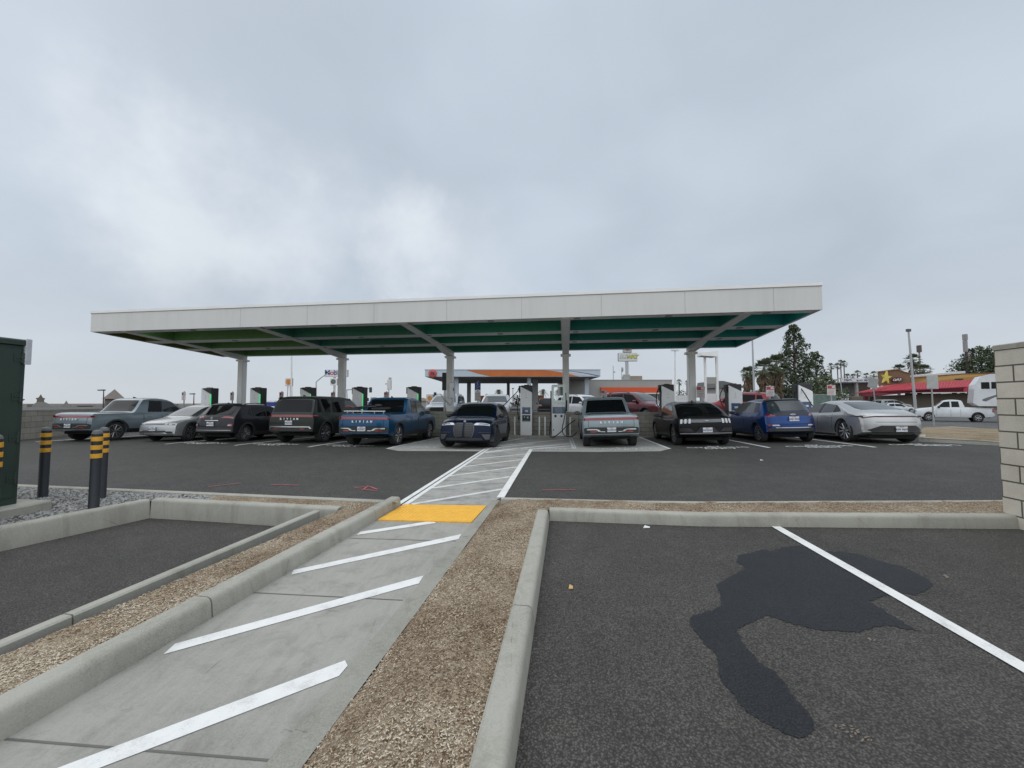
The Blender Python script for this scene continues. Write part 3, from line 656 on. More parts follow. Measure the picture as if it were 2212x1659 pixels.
# ------------------------------------------------------------------ vehicles
def chaikin(p, it=2):
    for _ in range(it):
        q = [p[0]]
        for a, b in zip(p, p[1:]):
            q.append((a[0] * .75 + b[0] * .25, a[1] * .75 + b[1] * .25)); q.append((a[0] * .25 + b[0] * .75, a[1] * .25 + b[1] * .75))
        q.append(p[-1]); p = q
    return p
FS = [-1, -.985, -.94, -.86, -.7, -.45, -.2, 0, .2, .45, .7, .86, .94, .985, 1]
class Car:
    """local frame: +Y forward, rear bumper at y = 0 before centring; z = 0 on the ground"""
    def __init__(s, root, L, hw, out, belt, rw, axles, r, zb=.24, edge=.05, bow=(.10, .14), plan=(.10, .10), pc=(.7, .9), it=2):
        s.root = root; s.L = L; s.hw = hw; s.belt = belt; s.rw = rw; s.ax = axles; s.r = r; s.zb = zb; s.e = edge; s.bow = bow; s.plan = plan; s.pc = pc
        p = chaikin(out, it); q = [p[0]]
        s.H = max(z for _, z in p)
        Ra = r + .055; s.Ra = Ra
        extra = []
        for a in axles:
            for k in range(-12, 13): extra.append(a + Ra * math.sin(k / 12 * math.pi / 2))
            extra += [a - Ra - .004, a + Ra + .004]
        for a, b in zip(p, p[1:]):
            b = (max(b[0], q[-1][0] + .0015), b[1])
            ts = set()
            n = max(1, int((b[0] - a[0]) / .14)); ts |= {i / n for i in range(1, n)}
            for e_ in extra:
                if a[0] + .001 < e_ < b[0] - .001: ts.add((e_ - a[0]) / (b[0] - a[0]))
            for t in sorted(ts): q.append((lerp(a[0], b[0], t), lerp(a[1], b[1], t)))
            q.append(b)
        s.o = q; s.nrm = []
        for i in range(len(q)):
            a, b = q[max(0, i - 1)], q[min(len(q) - 1, i + 1)]
            ty, tz = b[0] - a[0], b[1] - a[1]; l = math.hypot(ty, tz) or 1
            s.nrm.append((-tz / l, ty / l))
        s.arc = [0]
        for a, b in zip(q, q[1:]): s.arc.append(s.arc[-1] + math.hypot(b[0] - a[0], b[1] - a[1]))
        s.imax = max(range(len(q)), key=lambda i: q[i][1])
    def W(s, y, z):
        b = pl(s.belt, y); zb = s.zb
        if z <= b:
            t = (z - zb) / max(.05, b - zb); v = pl([(0, .945), (.12, .975), (.35, .995), (.55, 1.0), (.8, .985), (.93, .965), (1, .945)], t)
        else:
            t = (z - b) / max(.05, s.H - b); v = lerp(.935, s.rw, clamp(t, 0, 1.1) ** 1.12)
        rr = clamp(1 - y / s.pc[0], 0, 1); ff = clamp(1 - (s.L - y) / s.pc[1], 0, 1)
        return s.hw * v * (1 - s.plan[0] * rr ** 2.6) * (1 - s.plan[1] * ff ** 2.6)
    def D(s, x, y, z):
        f = (x / s.hw) ** 2
        rr = clamp(1 - y / 1.3, 0, 1); ff = clamp(1 - (s.L - y) / 1.5, 0, 1)
        return (x, y + s.bow[0] * f * rr - s.bow[1] * f * ff - s.L / 2, z)
    def zbot(s, y):
        z = s.zb + .16 * clamp(1 - y / .8, 0, 1) ** 1.5 + .05 * clamp(1 - (s.L - y) / .7, 0, 1)
        for a in s.ax:
            d = abs(y - a)
            if d < s.Ra: z = max(z, s.r + math.sqrt(s.Ra ** 2 - d * d))
        return z
    def inset(s, f): return s.e * max(0, (abs(f) - .6) / .4) ** 2
    def body(s, m, name='body'):
        Zl = [1.7, 1.5, 1.3, 'b', 'b2', .85, .72, .6, .48, .38, .3]
        vs = []; fs = []; rings = []
        for (y, z), (ny, nz) in zip(s.o, s.nrm):
            zlow = min(s.zbot(y), z - .02); ring = []
            for f in FS:
                e_ = s.inset(f); ring.append((f * s.W(y, z), y - ny * e_, z - nz * e_))
            y2, z2 = y - ny * s.e, z - nz * s.e; z2 = max(z2, zlow + .01)
            b = pl(s.belt, y)
            zs = [clamp(b if q == 'b' else b - .05 if q == 'b2' else q, zlow, z2) for q in Zl] + [zlow]
            zs.sort(reverse=True)
            right = [(s.W(y2, q), y2, q) for q in zs]
            ring += right
            for f in (.6, 0, -.6): ring.append((f * s.W(y2, zlow), y2, zlow))
            ring += [(-x, yy, q) for x, yy, q in reversed(right)]
            rings.append([s.D(*p) for p in ring])
        n = len(rings[0])
        for r_ in rings: vs += r_
        for i in range(len(rings) - 1):
            for k in range(n): fs.append((i * n + k, i * n + (k + 1) % n, (i + 1) * n + (k + 1) % n, (i + 1) * n + k))
        fs += [tuple(range(n)), tuple(range((len(rings) - 1) * n, len(rings) * n))]
        me = bpy.data.meshes.new(name); me.from_pydata(vs, [], fs)
        bm = bmesh.new(); bm.from_mesh(me); bmesh.ops.remove_doubles(bm, verts=bm.verts, dist=.0006)
        bmesh.ops.dissolve_degenerate(bm, dist=.0004, edges=bm.edges); bmesh.ops.recalc_face_normals(bm, faces=bm.faces); bm.to_mesh(me); bm.free()
        o = link(name, me, m, s.root, 48); s.body_o = o
        mb = MB(); y0, y1 = .35 - s.L / 2, s.L - .4 - s.L / 2
        mb.box(-s.hw + .34, s.hw - .34, y0, y1, s.zb - .03, .62)
        mb.build('underbody', M_UNDER, s.root)
        return o
    # ---- places on the skin
    def s_rear(s, z):
        for i in range(s.imax):
            a, b = s.o[i][1], s.o[i + 1][1]
            if a <= z <= b and b > a: return lerp(s.arc[i], s.arc[i + 1], (z - a) / (b - a))
        return s.arc[s.imax] if z > 1 else 0
    def s_front(s, z):
        for i in range(len(s.o) - 2, s.imax - 1, -1):
            a, b = s.o[i][1], s.o[i + 1][1]
            if b <= z <= a and a > b: return lerp(s.arc[i], s.arc[i + 1], (a - z) / (a - b))
        return s.arc[s.imax]
    def s_y(s, y):
        for i in range(len(s.o) - 1):
            a, b = s.o[i][0], s.o[i + 1][0]
            if a <= y <= b: return lerp(s.arc[i], s.arc[i + 1], (y - a) / max(1e-6, b - a))
        return s.arc[-1]
    def at(s, sa, x, off):
        for i in range(len(s.arc) - 1):
            if s.arc[i] <= sa <= s.arc[i + 1] + 1e-9: break
        t = clamp((sa - s.arc[i]) / max(1e-9, s.arc[i + 1] - s.arc[i]), 0, 1)
        y, z = lerp(s.o[i][0], s.o[i + 1][0], t), lerp(s.o[i][1], s.o[i + 1][1], t)
        ny, nz = lerp(s.nrm[i][0], s.nrm[i + 1][0], t), lerp(s.nrm[i][1], s.nrm[i + 1][1], t)
        w_ = s.W(y, z); x = clamp(x, -w_ * .995, w_ * .995); k = off - s.inset(x / w_)
        return Vector(s.D(x, y + ny * k, z + nz * k))
    def grid(s, name, m, gs, off, parent=None, thick=.02, smooth=40):
        """gs: list of (fn(u,v,off), nu, nv) patches joined to one mesh"""
        mb = MB()
        for fn, nu, nv in gs:
            top = [[fn(i / nu, j / nv, off) for i in range(nu + 1)] for j in range(nv + 1)]
            low = lambda i, j: fn(i / nu, j / nv, off - thick)
            b = len(mb.v)
            vs = [p for row in top for p in row]; fs = []
            ix = lambda i, j: j * (nu + 1) + i
            for j in range(nv):
                for i in range(nu): fs.append((ix(i, j), ix(i + 1, j), ix(i + 1, j + 1), ix(i, j + 1)))
            loop = [(i, 0) for i in range(nu)] + [(nu, j) for j in range(nv)] + [(i, nv) for i in range(nu, 0, -1)] + [(0, j) for j in range(nv, 0, -1)]
            k0 = len(vs); vs += [low(i, j) for i, j in loop]
            for q in range(len(loop)):
                q2 = (q + 1) % len(loop)
                fs.append((ix(*loop[q]), k0 + q, k0 + q2, ix(*loop[q2])))
            mb.add(vs, fs)
        return mb.build(name, m, parent or s.root, smooth)
    def rows(s, name, m, rows, off=.006, nu=10, parent=None, thick=.02, sub=3):
        """patch over the top/rear/front: rows of (arc, x0, x1)"""
        gs = []
        for (s0, a0, b0), (s1, a1, b1) in zip(rows, rows[1:]):
            gs.append((lambda u, v, o, s0=s0, a0=a0, b0=b0, s1=s1, a1=a1, b1=b1: s.at(lerp(s0, s1, v), lerp(lerp(a0, a1, v), lerp(b0, b1, v), u), o), nu, sub))
        return s.grid(name, m, gs, off, parent, thick)
    def rear(s, name, m, rz, off=.006, **k): return s.rows(name, m, [(s.s_rear(z), a, b) for z, a, b in rz], off, **k)
    def front(s, name, m, rz, off=.006, **k): return s.rows(name, m, [(s.s_front(z), a, b) for z, a, b in rz], off, **k)
    def top(s, name, m, ry, off=.006, **k): return s.rows(name, m, [(s.s_y(y), a, b) for y, a, b in ry], off, **k)
    def side(s, name, m, quads, off=.006, sides=(1, -1), nu=5, nv=4, parent=None, thick=.02):
        """quads in (y,z): bottom-rear, bottom-front, top-front, top-rear"""
        res = []
        for sd in sides:
            gs = []
            for q in quads:
                def fn(u, v, o, q=q, sd=sd):
                    a = (lerp(q[0][0], q[1][0], u), lerp(q[0][1], q[1][1], u)); b = (lerp(q[3][0], q[2][0], u), lerp(q[3][1], q[2][1], u))
                    y, z = lerp(a[0], b[0], v), lerp(a[1], b[1], v)
                    return Vector(s.D(sd * (s.W(y, z) + o), y, z))
                gs.append((fn, nu, nv))
            res.append(s.grid(name, m, gs, off, parent, thick))
        return res
    def arch(s, m, wd=.055, off=.012):
        for sd in (1, -1):
            for a in s.ax:
                gs = []
                def fn(u, v, o, a=a, sd=sd):
                    an = lerp(-.15, math.pi + .15, u); rr = s.Ra + lerp(-.004, wd, v)
                    y, z = a + rr * math.cos(an), max(s.zb - .02, s.r + rr * math.sin(an))
                    return Vector(s.D(sd * (s.W(y, z) + o), y, z))
                s.grid('wheel_arch', m, [(fn, 18, 1)], off, None, .03)
    def wheels(s, spoke=6, wd=.24, rimr=.70, dark=False, twin=True, steer=0):
        r = s.r
        if 'tyre' not in s.__dict__:
            mb = MB(); h = wd / 2
            prof = [(r * rimr, -h * .9), (r * .84, -h), (r * .95, -h * .93), (r * .99, -h * .72), (r, -h * .4), (r, h * .4), (r * .99, h * .72), (r * .95, h * .93), (r * .84, h), (r * rimr, h * .9)]
            mb.lathe(prof, 32, 'X'); s.tyre = mb
            mr = MB(); R_ = r * (rimr + .01)
            mr.lathe([(R_, h * .86), (R_ * .93, h * .88), (R_ * .9, h * .55), (R_ * .3, h * .5), (.001, h * .5)], 32, 'X', mi=1)
            mr.lathe([(R_, h * .80), (R_ + .004, h * .9), (R_ * .92, h * .92), (R_ * .91, h * .6)], 32, 'X', mi=0)
            for k in range(spoke):
                for j in ((-.12, .12) if twin else (0,)):
                    an = 2 * math.pi * k / spoke; c0 = an + j * .6; c1 = an + j * 2.2
                    p0 = Vector((h * .78, math.cos(c0) * R_ * .2, math.sin(c0) * R_ * .2)); p1 = Vector((h * .86, math.cos(c1) * R_ * .93, math.sin(c1) * R_ * .93))
                    mr.tube([p0, p1], [r * .055, r * .05] if twin else [r * .085, r * .08], 6)
            mr.lathe([(R_ * .24, h * .7), (R_ * .22, h * .9), (.001, h * .92)], 16, 'X')
            s.rimb = mr
        tm = None
        for a in s.ax:
            for sd in (1, -1):
                if tm is None:
                    o = s.tyre.build('wheel', M_RUB, s.root, 40); q = s.rimb.build('rim', [M_RIMD if dark == 2 else M_RIM, M_RIMD], o, 40); tm, rm = o.data, q.data
                else:
                    o = bpy.data.objects.new('wheel', tm); COL.objects.link(o); o.parent = s.root
                    q = bpy.data.objects.new('rim', rm); COL.objects.link(q); q.parent = o
                o.location = (sd * (s.hw - wd / 2 - .035), a - s.L / 2, r)
                o.rotation_euler = (random.uniform(0, 6), 0, (math.pi if sd < 0 else 0) + (steer if a == s.ax[1] else 0))
                if sd < 0: o.rotation_euler[0] = random.uniform(0, 6)
    def plate(s, z, body, y=None, front=False, x=0, mt=None):
        sa = s.s_front(z) if front else s.s_rear(z); p = s.at(sa, x, .012)
        sg = 1 if front else -1
        mb = MB(); yy = p.y
        yy += .02 * sg; mb.box(x - .155, x + .155, yy - .006, yy + .006, z - .08, z + .08)
        pl_ = mb.build('licence_plate', M_PLATE, s.root)
        M = (face_front if front else face_rear)(x, yy + sg * .008, z - .012)
        text('plate_number', body, .085, M_PLTXT, pl_, M, extrude=.001, bold=.002, res=1)
        mb = MB(); mb.box(x - .06, x + .06, yy + sg * .007 - .001, yy + sg * .007 + .001, z + .055, z + .07); mb.build('plate_band', M_REDB, pl_)
    def mirrors(s, y, z, m, sz=1.0):
        for sd in (1, -1):
            w_ = s.W(y, z); mb = MB(); c = Vector(s.D(sd * (w_ + .13 * sz), y, z + .05))
            k = sz
            prof = []
            vs = []; n = 10
            for i, (dy, rx, rz_) in enumerate(((-.07, .085, .055), (-.065, .1, .07), (0, .1, .075), (.06, .075, .055), (.085, .03, .02))):
                for q in range(n):
                    a = 2 * math.pi * q / n; ca, sa = math.cos(a), math.sin(a)
                    vs.append((c.x + rx * k * math.copysign(abs(ca) ** .7, ca), c.y + dy * k, c.z + rz_ * k * math.copysign(abs(sa) ** .7, sa)))
            fs = [tuple(range(n)), tuple(range(4 * n, 5 * n))]
            for i in range(4):
                for q in range(n): fs.append((i * n + q, i * n + (q + 1) % n, (i + 1) * n + (q + 1) % n, (i + 1) * n + q))
            mb.add(vs, fs)
            mb.tube([s.D(sd * (w_ - .02), y + .02, z - .02), (c.x, c.y + .02, c.z - .03)], .022, 6)
            mo = mb.build('wing_mirror', m, s.root, 50)
            g = MB(); g.box(c.x - .078 * k, c.x + .078 * k, c.y - .073 * k, c.y - .069 * k, c.z - .05 * k, c.z + .05 * k); g.build('mirror_glass', M_GLASSL, mo)
    def antenna(s, y):
        p = s.at(s.s_y(y), 0, 0); mb = MB()
        mb.hexa([(-.03, p.y - .07, p.z - .005), (.03, p.y - .07, p.z - .005), (.012, p.y + .12, p.z - .005), (-.012, p.y + .12, p.z - .005), (-.006, p.y - .09, p.z + .065), (.006, p.y - .09, p.z + .065), (.004, p.y - .03, p.z + .05), (-.004, p.y - .03, p.z + .05)])
        mb.build('roof_antenna', M_BLAC, s.root)
    def gaps(s, ys, z0=.42, z1=None):
        for y in ys:
            s.side('door_gap', M_UNDER, [[(y, z0), (y + .012, z0), (y + .012, (z1 or pl(s.belt, y)) - .01), (y, (z1 or pl(s.belt, y)) - .01)]], .0015, nu=1, nv=4, thick=.006)
    def handles(s, ys, z, m):
        for y in ys: s.side('door_handle', m, [[(y, z), (y + .2, z), (y + .2, z + .035), (y, z + .035)]], .016, nu=2, nv=1)
def rails(c, y0, y1, m, x=.8):
    for sd in (1, -1):
        mb = MB(); pts = []
        for i in range(7):
            y = lerp(y0, y1, i / 6); w_ = c.W(y, 9); p = c.at(c.s_y(y), sd * c.hw * c.rw * .93, .0); pts.append((p.x, p.y, p.z + (.0 if i in (0, 6) else .05)))
        mb.tube(pts, .018, 6); mb.build('roof_rail', m, c.root, 60)

P_SILV = paint('silver_grey_paint', (.235, .29, .315), .35)
P_SLATE = paint('slate_grey_paint', (.22, .27, .30), .35)
P_GREEN = paint('forest_green_paint', (.03, .038, .033), .5, .32, .25, .2)
P_BLUE = paint('deep_blue_paint', (.007, .068, .155), .45, .32, .45, .3)
P_KONA = paint('dark_grey_paint', (.034, .034, .04), .5, .32, .22, .15)
P_IONIQ = paint('matte_silver_paint', (.44, .46, .47), .7, .4)
P_NAVY = paint('navy_paint', (.002, .008, .028), .3, .25, .2, .12)
P_BLACK = paint('black_paint', (.006, .006, .007), .15, .25, .15, .12)
P_BOLT = paint('cobalt_paint', (.008, .045, .185), .5, .32, .45, .3)
P_TAY = paint('chalk_silver_paint', (.46, .46, .46), .55, .3)
P_WHITE = paint('white_paint', (.62, .64, .66), .0, .3)
P_MAROON = paint('maroon_paint', (.11, .014, .024), .5)
P_REDC = paint('red_paint', (.24, .03, .035), .4)
P_LSILV = paint('light_silver_paint', (.50, .52, .54), .6)

def place(root, ptw, axle_y, L, heading):
    """put the car so that the middle of one axle stands on ptw; heading = angle of its nose from +Y towards +X"""
    f = Vector((math.sin(heading), math.cos(heading), 0)); o = ptw - f * (axle_y - L / 2)
    dzx = gz(o.x + 1, o.y) - gz(o.x - 1, o.y)
    root.location = (o.x, o.y, ptw.z); root.rotation_euler = (0, 0, -heading)
    return o
def seat(root, px, py, axle_y, L, heading, sc=1.0, z=None):
    p = Gg(px, py) if z is None else G(px, py, z)
    f = Vector((math.sin(heading), math.cos(heading), 0)); p = p + f * .08
    o = p - f * (axle_y - L / 2) * sc
    zz = lambda a: gz(a.x, a.y) if z is None else z
    r_ = Vector((f.y, -f.x, 0))
    pitch = (zz(o + f * 1.4) - zz(o - f * 1.4)) / 2.8; roll = (zz(o + r_ * .8) - zz(o - r_ * .8)) / 1.6
    root.scale = (sc,) * 3
    X = Vector((r_.x, r_.y, roll)).normalized(); Y = Vector((f.x, f.y, pitch)).normalized(); Z = X.cross(Y).normalized(); Y = Z.cross(X)
    M = Matrix((X, Y, Z)).transposed().to_euler()
    root.rotation_euler = M; root.location = (o.x, o.y, zz(o))

CARS = 'cars parked in the charging bays'
def pickup_ev(name, label, P, px, py, sc=1.0, plate='', head=TH):
    root = thing(name, label, 'pickup truck', group=CARS); L = 5.5
    out = [(0, .5), (.0, .64), (.012, .84), (.035, 1.02), (.05, 1.12), (.09, 1.19), (.22, 1.215), (1.5, 1.225), (1.62, 1.235), (1.74, 1.28), (2.05, 1.74), (2.12, 1.82), (2.25, 1.875), (2.7, 1.90), (3.05, 1.895), (3.42, 1.83), (4.18, 1.29), (4.32, 1.235), (5.0, 1.16), (5.34, 1.07), (5.45, .93), (5.5, .74), (5.505, .5)]
    c = Car(root, L, 1.015, out, [(0, 1.13), (1.6, 1.17), (4.2, 1.15), (5.5, .98)], .78, (1.0, 4.45), .405, zb=.33, bow=(.09, .16), plan=(.045, .09), edge=.045)
    c.body(P)
    c.arch(M_CLAD, .06); c.wheels(5, .27, .70)
    c.side('sill_cladding', M_BLAC, [[(1.45, .34), (4.0, .34), (4.0, .50), (1.45, .50)]], .012, nu=8)
    c.rear('bumper', M_BLAC, [(.52, -.98, .98), (.60, -.99, .99), (.70, -.99, .99), (.74, -.9, .9)], .014)
    for sd in (-1, 1):
        c.rear('bumper_trim', M_CHR, [(.585, *sorted((sd * .22, sd * .34))), (.61, *sorted((sd * .24, sd * .46)))], .028, nu=4, sub=1)
        c.rear('bumper_trim', M_CHR, [(.60, *sorted((sd * .36, sd * .46))), (.675, *sorted((sd * .45, sd * .56)))], .028, nu=3, sub=1)
        c.rear('bumper_trim', M_CHR, [(.655, *sorted((sd * .50, sd * .86))), (.695, *sorted((sd * .50, sd * .86)))], .03, nu=4, sub=1)
        c.rear('fog_reflector', M_REDB, [(.575, *sorted((sd * .52, sd * .74))), (.615, *sorted((sd * .52, sd * .74)))], .022, nu=3, sub=1)
        c.rear('tailgate_gap', M_UNDER, [(.76, sd * .80 - .006, sd * .80 + .006), (1.19, sd * .80 - .006, sd * .80 + .006)], .002, nu=1)
    c.rear('tailgate_gap', M_UNDER, [(.752, -.8, .8), (.765, -.8, .8)], .002, sub=1)
    c.rear('light_bar', M_RED, [(1.005, -.95, .95), (1.04, -.965, .965), (1.095, -.96, .96)], .012, nu=16)
    c.side('light_bar_end', M_RED, [[(.03, 1.015), (.16, 1.02), (.16, 1.075), (.03, 1.095)]], .01, nu=3)
    p = c.at(c.s_rear(.925), 0, .01)
    for i, ch in enumerate('RIVIAN'): text('badge_lettering', ch, .10, M_LET, root, face_rear((i - 2.5) * .145, p.y - .012, .925), extrude=.006, bold=.006)
    c.plate(.665, plate)
    c.top('bed_cover', M_BLAC, [(.45, -.76, .76), (1.52, -.76, .76)], .006)
    c.rear('rear_window', M_GLASS, [(1.27, -.80, .80), (1.5, -.765, .765), (1.77, -.70, .70)], .006)
    c.top('windscreen', M_GLASSL, [(3.46, -.68, .68), (3.8, -.75, .75), (4.2, -.83, .83)], .006)
    c.top('roof_panel', M_BLAC, [(2.28, -.66, .66), (2.8, -.68, .68), (3.3, -.66, .66)], .004)
    c.side('side_window', M_GLASS, [[(2.30, 1.235), (2.86, 1.235), (2.92, 1.755), (2.42, 1.765)]])
    c.side('side_window', M_GLASSL, [[(2.93, 1.235), (3.98, 1.235), (3.42, 1.735), (2.97, 1.755)]], nu=8)
    c.side('window_pillar', M_BLAC, [[(2.865, 1.225), (2.925, 1.225), (2.985, 1.765), (2.92, 1.765)]], .009, nu=1)
    c.gaps((2.1, 2.92, 3.98), .5); c.handles((2.25, 3.1), 1.02, P)
    c.mirrors(3.82, 1.2, M_BLAC, 1.15); c.antenna(2.45)
    c.front('headlamp_bar', M_LAMP, [(1.0, -.85, .85), (.95, -.88, .88)], .01); c.front('front_bumper', M_BLAC, [(.72, -.85, .85), (.56, -.8, .8)], .012)
    seat(root, px, py, 1.0, L, head, sc)
    return root, c
A = pickup_ev('electric_pickup', 'silver grey electric pickup at the far left end of the charging row', P_SLATE, 201.8, 951, 1.0, '58213N2')
pickup_ev('electric_pickup', 'silver grey electric pickup on the concrete pad right of the crossing', P_SILV, 1316.8, 963.5, .985, '52383N3')
BT, BTc = pickup_ev('electric_pickup', 'blue electric pickup carrying a bicycle on its bed', P_BLUE, 807, 961.5, 1.0, '61K427')

def suv_green():
    root = thing('electric_suv', 'dark green boxy electric suv with a black roof', 'suv', group=CARS); L = 5.1
    out = [(0, .5), (0, .66), (.012, .85), (.03, 1.05), (.045, 1.18), (.08, 1.26), (.22, 1.6), (.3, 1.77), (.4, 1.86), (.62, 1.92), (2.1, 1.945), (2.75, 1.93), (3.1, 1.86), (3.82, 1.3), (3.95, 1.24), (4.6, 1.16), (4.94, 1.07), (5.05, .93), (5.1, .74), (5.105, .5)]
    c = Car(root, L, 1.015, out, [(0, 1.17), (1.6, 1.18), (3.9, 1.15), (5.1, .98)], .80, (.95, 4.02), .405, zb=.33, bow=(.09, .16), plan=(.045, .09), edge=.045)
    c.body(P_GREEN); c.arch(M_CLAD, .06); c.wheels(5, .27, .70)
    c.top('roof_panel', M_BLAC, [(.42, -.8, .8), (2.1, -.815, .815), (2.95, -.78, .78)], .004, sub=6)
    c.side('sill_cladding', M_BLAC, [[(1.4, .34), (3.56, .34), (3.56, .5), (1.4, .5)]], .012, nu=8)
    c.rear('bumper', M_BLAC, [(.52, -.98, .98), (.62, -.99, .99), (.72, -.99, .99), (.76, -.92, .92)], .014)
    c.rear('bumper_trim', M_CHR, [(.655, -.86, .86), (.69, -.86, .86)], .028, sub=1)
    for sd in (-1, 1):
        c.rear('bumper_trim', M_CHR, [(.60, *sorted((sd * .86, sd * .93))), (.675, *sorted((sd * .80, sd * .87)))], .03, nu=2, sub=1)
        c.rear('fog_reflector', M_REDB, [(.575, *sorted((sd * .48, sd * .66))), (.605, *sorted((sd * .48, sd * .66)))], .022, nu=3, sub=1)
    c.rear('light_bar', M_RED, [(1.06, -.955, .955), (1.1, -.965, .965), (1.15, -.96, .96)], .012, nu=16)
    c.side('light_bar_end', M_RED, [[(.03, 1.07), (.32, 1.075), (.32, 1.125), (.03, 1.15)]], .01, nu=3)
    p = c.at(c.s_rear(.99), 0, .01)
    for i, ch in enumerate('RIVIAN'): text('badge_lettering', ch, .10, M_LET, root, face_rear((i - 2.5) * .145, p.y - .012, .985), extrude=.006, bold=.006)
    c.plate(.84, '9AL7125')
    c.rear('rear_window', M_GLASS, [(1.27, -.84, .84), (1.5, -.81, .81), (1.76, -.75, .75)], .006)
    c.top('windscreen', M_GLASSL, [(3.12, -.68, .68), (3.45, -.75, .75), (3.85, -.83, .83)], .006)
    c.side('side_window', M_GLASS, [[(.36, 1.25), (1.28, 1.25), (1.3, 1.80), (.50, 1.80)]], nu=8)
    c.side('side_window', M_GLASS, [[(1.46, 1.25), (2.36, 1.25), (2.36, 1.80), (1.5, 1.80)]], nu=8)
    c.side('side_window', M_GLASSL, [[(2.44, 1.25), (3.62, 1.25), (3.08, 1.77), (2.44, 1.80)]], nu=8)
    c.side('roof_edge', M_BLAC, [[(.33, 1.81), (3.05, 1.79), (2.95, 1.88), (.45, 1.88)]], .004, nu=12, nv=2)
    c.gaps((1.38, 2.4, 3.6), .5); c.handles((1.6, 2.55), 1.03, P_GREEN); c.mirrors(3.5, 1.2, M_BLAC, 1.1); c.antenna(.9)
    seat(root, 653.9, 955, .95, L, TH)
suv_green()

def hatch_grey():
    root = thing('hatchback', 'dark grey crossover hatchback between the silver hatchback and the green suv', 'hatchback', group=CARS); L = 4.2
    out = [(0, .42), (0, .52), (.012, .66), (.04, .8), (.07, .94), (.12, 1.03), (.24, 1.16), (.48, 1.40), (.56, 1.49), (.72, 1.53), (1.5, 1.565), (2.0, 1.55), (2.35, 1.49), (3.08, 1.06), (3.2, 1.01), (3.8, .92), (4.06, .82), (4.17, .66), (4.2, .5), (4.205, .38)]
    c = Car(root, L, .9, out, [(0, .98), (1.4, .98), (3.1, .94), (4.2, .78)], .77, (.78, 3.38), .335, zb=.24, bow=(.16, .18), plan=(.10, .12), edge=.06)
    c.body(P_KONA); c.arch(M_CLAD, .07); c.wheels(7, .21, .68)
    c.top('roof_panel', P_LSILV, [(.62, -.62, .62), (1.4, -.65, .65), (2.2, -.62, .62)], .003, sub=5)
    c.side('sill_cladding', M_CLAD, [[(1.15, .25), (3.0, .25), (3.0, .4), (1.15, .4)]], .012, nu=8)
    c.rear('bumper', M_CLAD, [(.40, -.84, .84), (.52, -.86, .86), (.60, -.86, .86)], .014)
    c.rear('bumper_trim', M_SATIN, [(.475, -.78, .78), (.50, -.78, .78)], .026, sub=1)
    for sd in (-1, 1):
        c.rear('tail_light', M_RED, [(.96, *sorted((sd * .36, sd * .84))), (1.03, *sorted((sd * .46, sd * .85)))], .01, nu=6)
        c.rear('indicator_housing', M_BLAC, [(.60, *sorted((sd * .58, sd * .86))), (.77, *sorted((sd * .66, sd * .87)))], .018, nu=5)
        c.rear('reverse_lamp', M_RED, [(.645, *sorted((sd * .66, sd * .82))), (.74, *sorted((sd * .69, sd * .84)))], .026, nu=4, sub=1)
        c.rear('reverse_lamp', M_LAMP, [(.675, *sorted((sd * .67, sd * .76))), (.705, *sorted((sd * .68, sd * .77)))], .032, nu=4, sub=1)
    c.rear('tailgate_trim', M_CHR, [(.855, -.3, .3), (.875, -.29, .29)], .018, sub=1)
    c.rear('number_recess', M_BLAC, [(.66, -.34, .34), (.82, -.44, .44)], .006)
    p = c.at(c.s_rear(.955), 0, .01); mb = MB(); mb.lathe([(.062, -.004), (.062, .006), (.048, .008), (.046, .0)], 20, 'Y', (0, p.y - .008, .955))
    mb.tube([(-.035, p.y - .016, .925), (-.02, p.y - .016, .985)], .007, 6); mb.tube([(.02, p.y - .016, .925), (.035, p.y - .016, .985)], .007, 6); mb.tube([(-.03, p.y - .016, .947), (.03, p.y - .016, .963)], .007, 6)
    mb.build('round_emblem', M_CHR, root)
    c.plate(.735, '8RBV219')
    c.rear('rear_window', M_GLASS, [(1.09, -.68, .68), (1.25, -.66, .66), (1.44, -.60, .60)], .006)
    c.rear('spoiler', P_KONA, [(1.47, -.62, .62), (1.53, -.61, .61)], .03, sub=2)
    c.top('windscreen', M_GLASSL, [(2.38, -.60, .60), (2.7, -.67, .67), (3.05, -.75, .75)], .006)
    c.side('side_window', M_GLASS, [[(.86, 1.08), (1.08, 1.03), (1.05, 1.36), (1.0, 1.36)]], nu=3)
    c.side('side_window', M_GLASS, [[(1.13, 1.03), (1.86, 1.02), (1.84, 1.43), (1.13, 1.40)]])
    c.side('side_window', M_GLASS, [[(1.92, 1.02), (2.86, 1.02), (2.36, 1.41), (1.9, 1.43)]], nu=8)
    c.gaps((1.1, 1.89, 2.86), .42); c.handles((1.22, 2.0), .88, P_KONA); c.mirrors(2.66, 1.0, P_KONA, .95); c.antenna(.85); rails(c, .8, 2.1, M_BLAC)
    seat(root, 485.5, 953.5, .78, L, TH, 1.04)
hatch_grey()

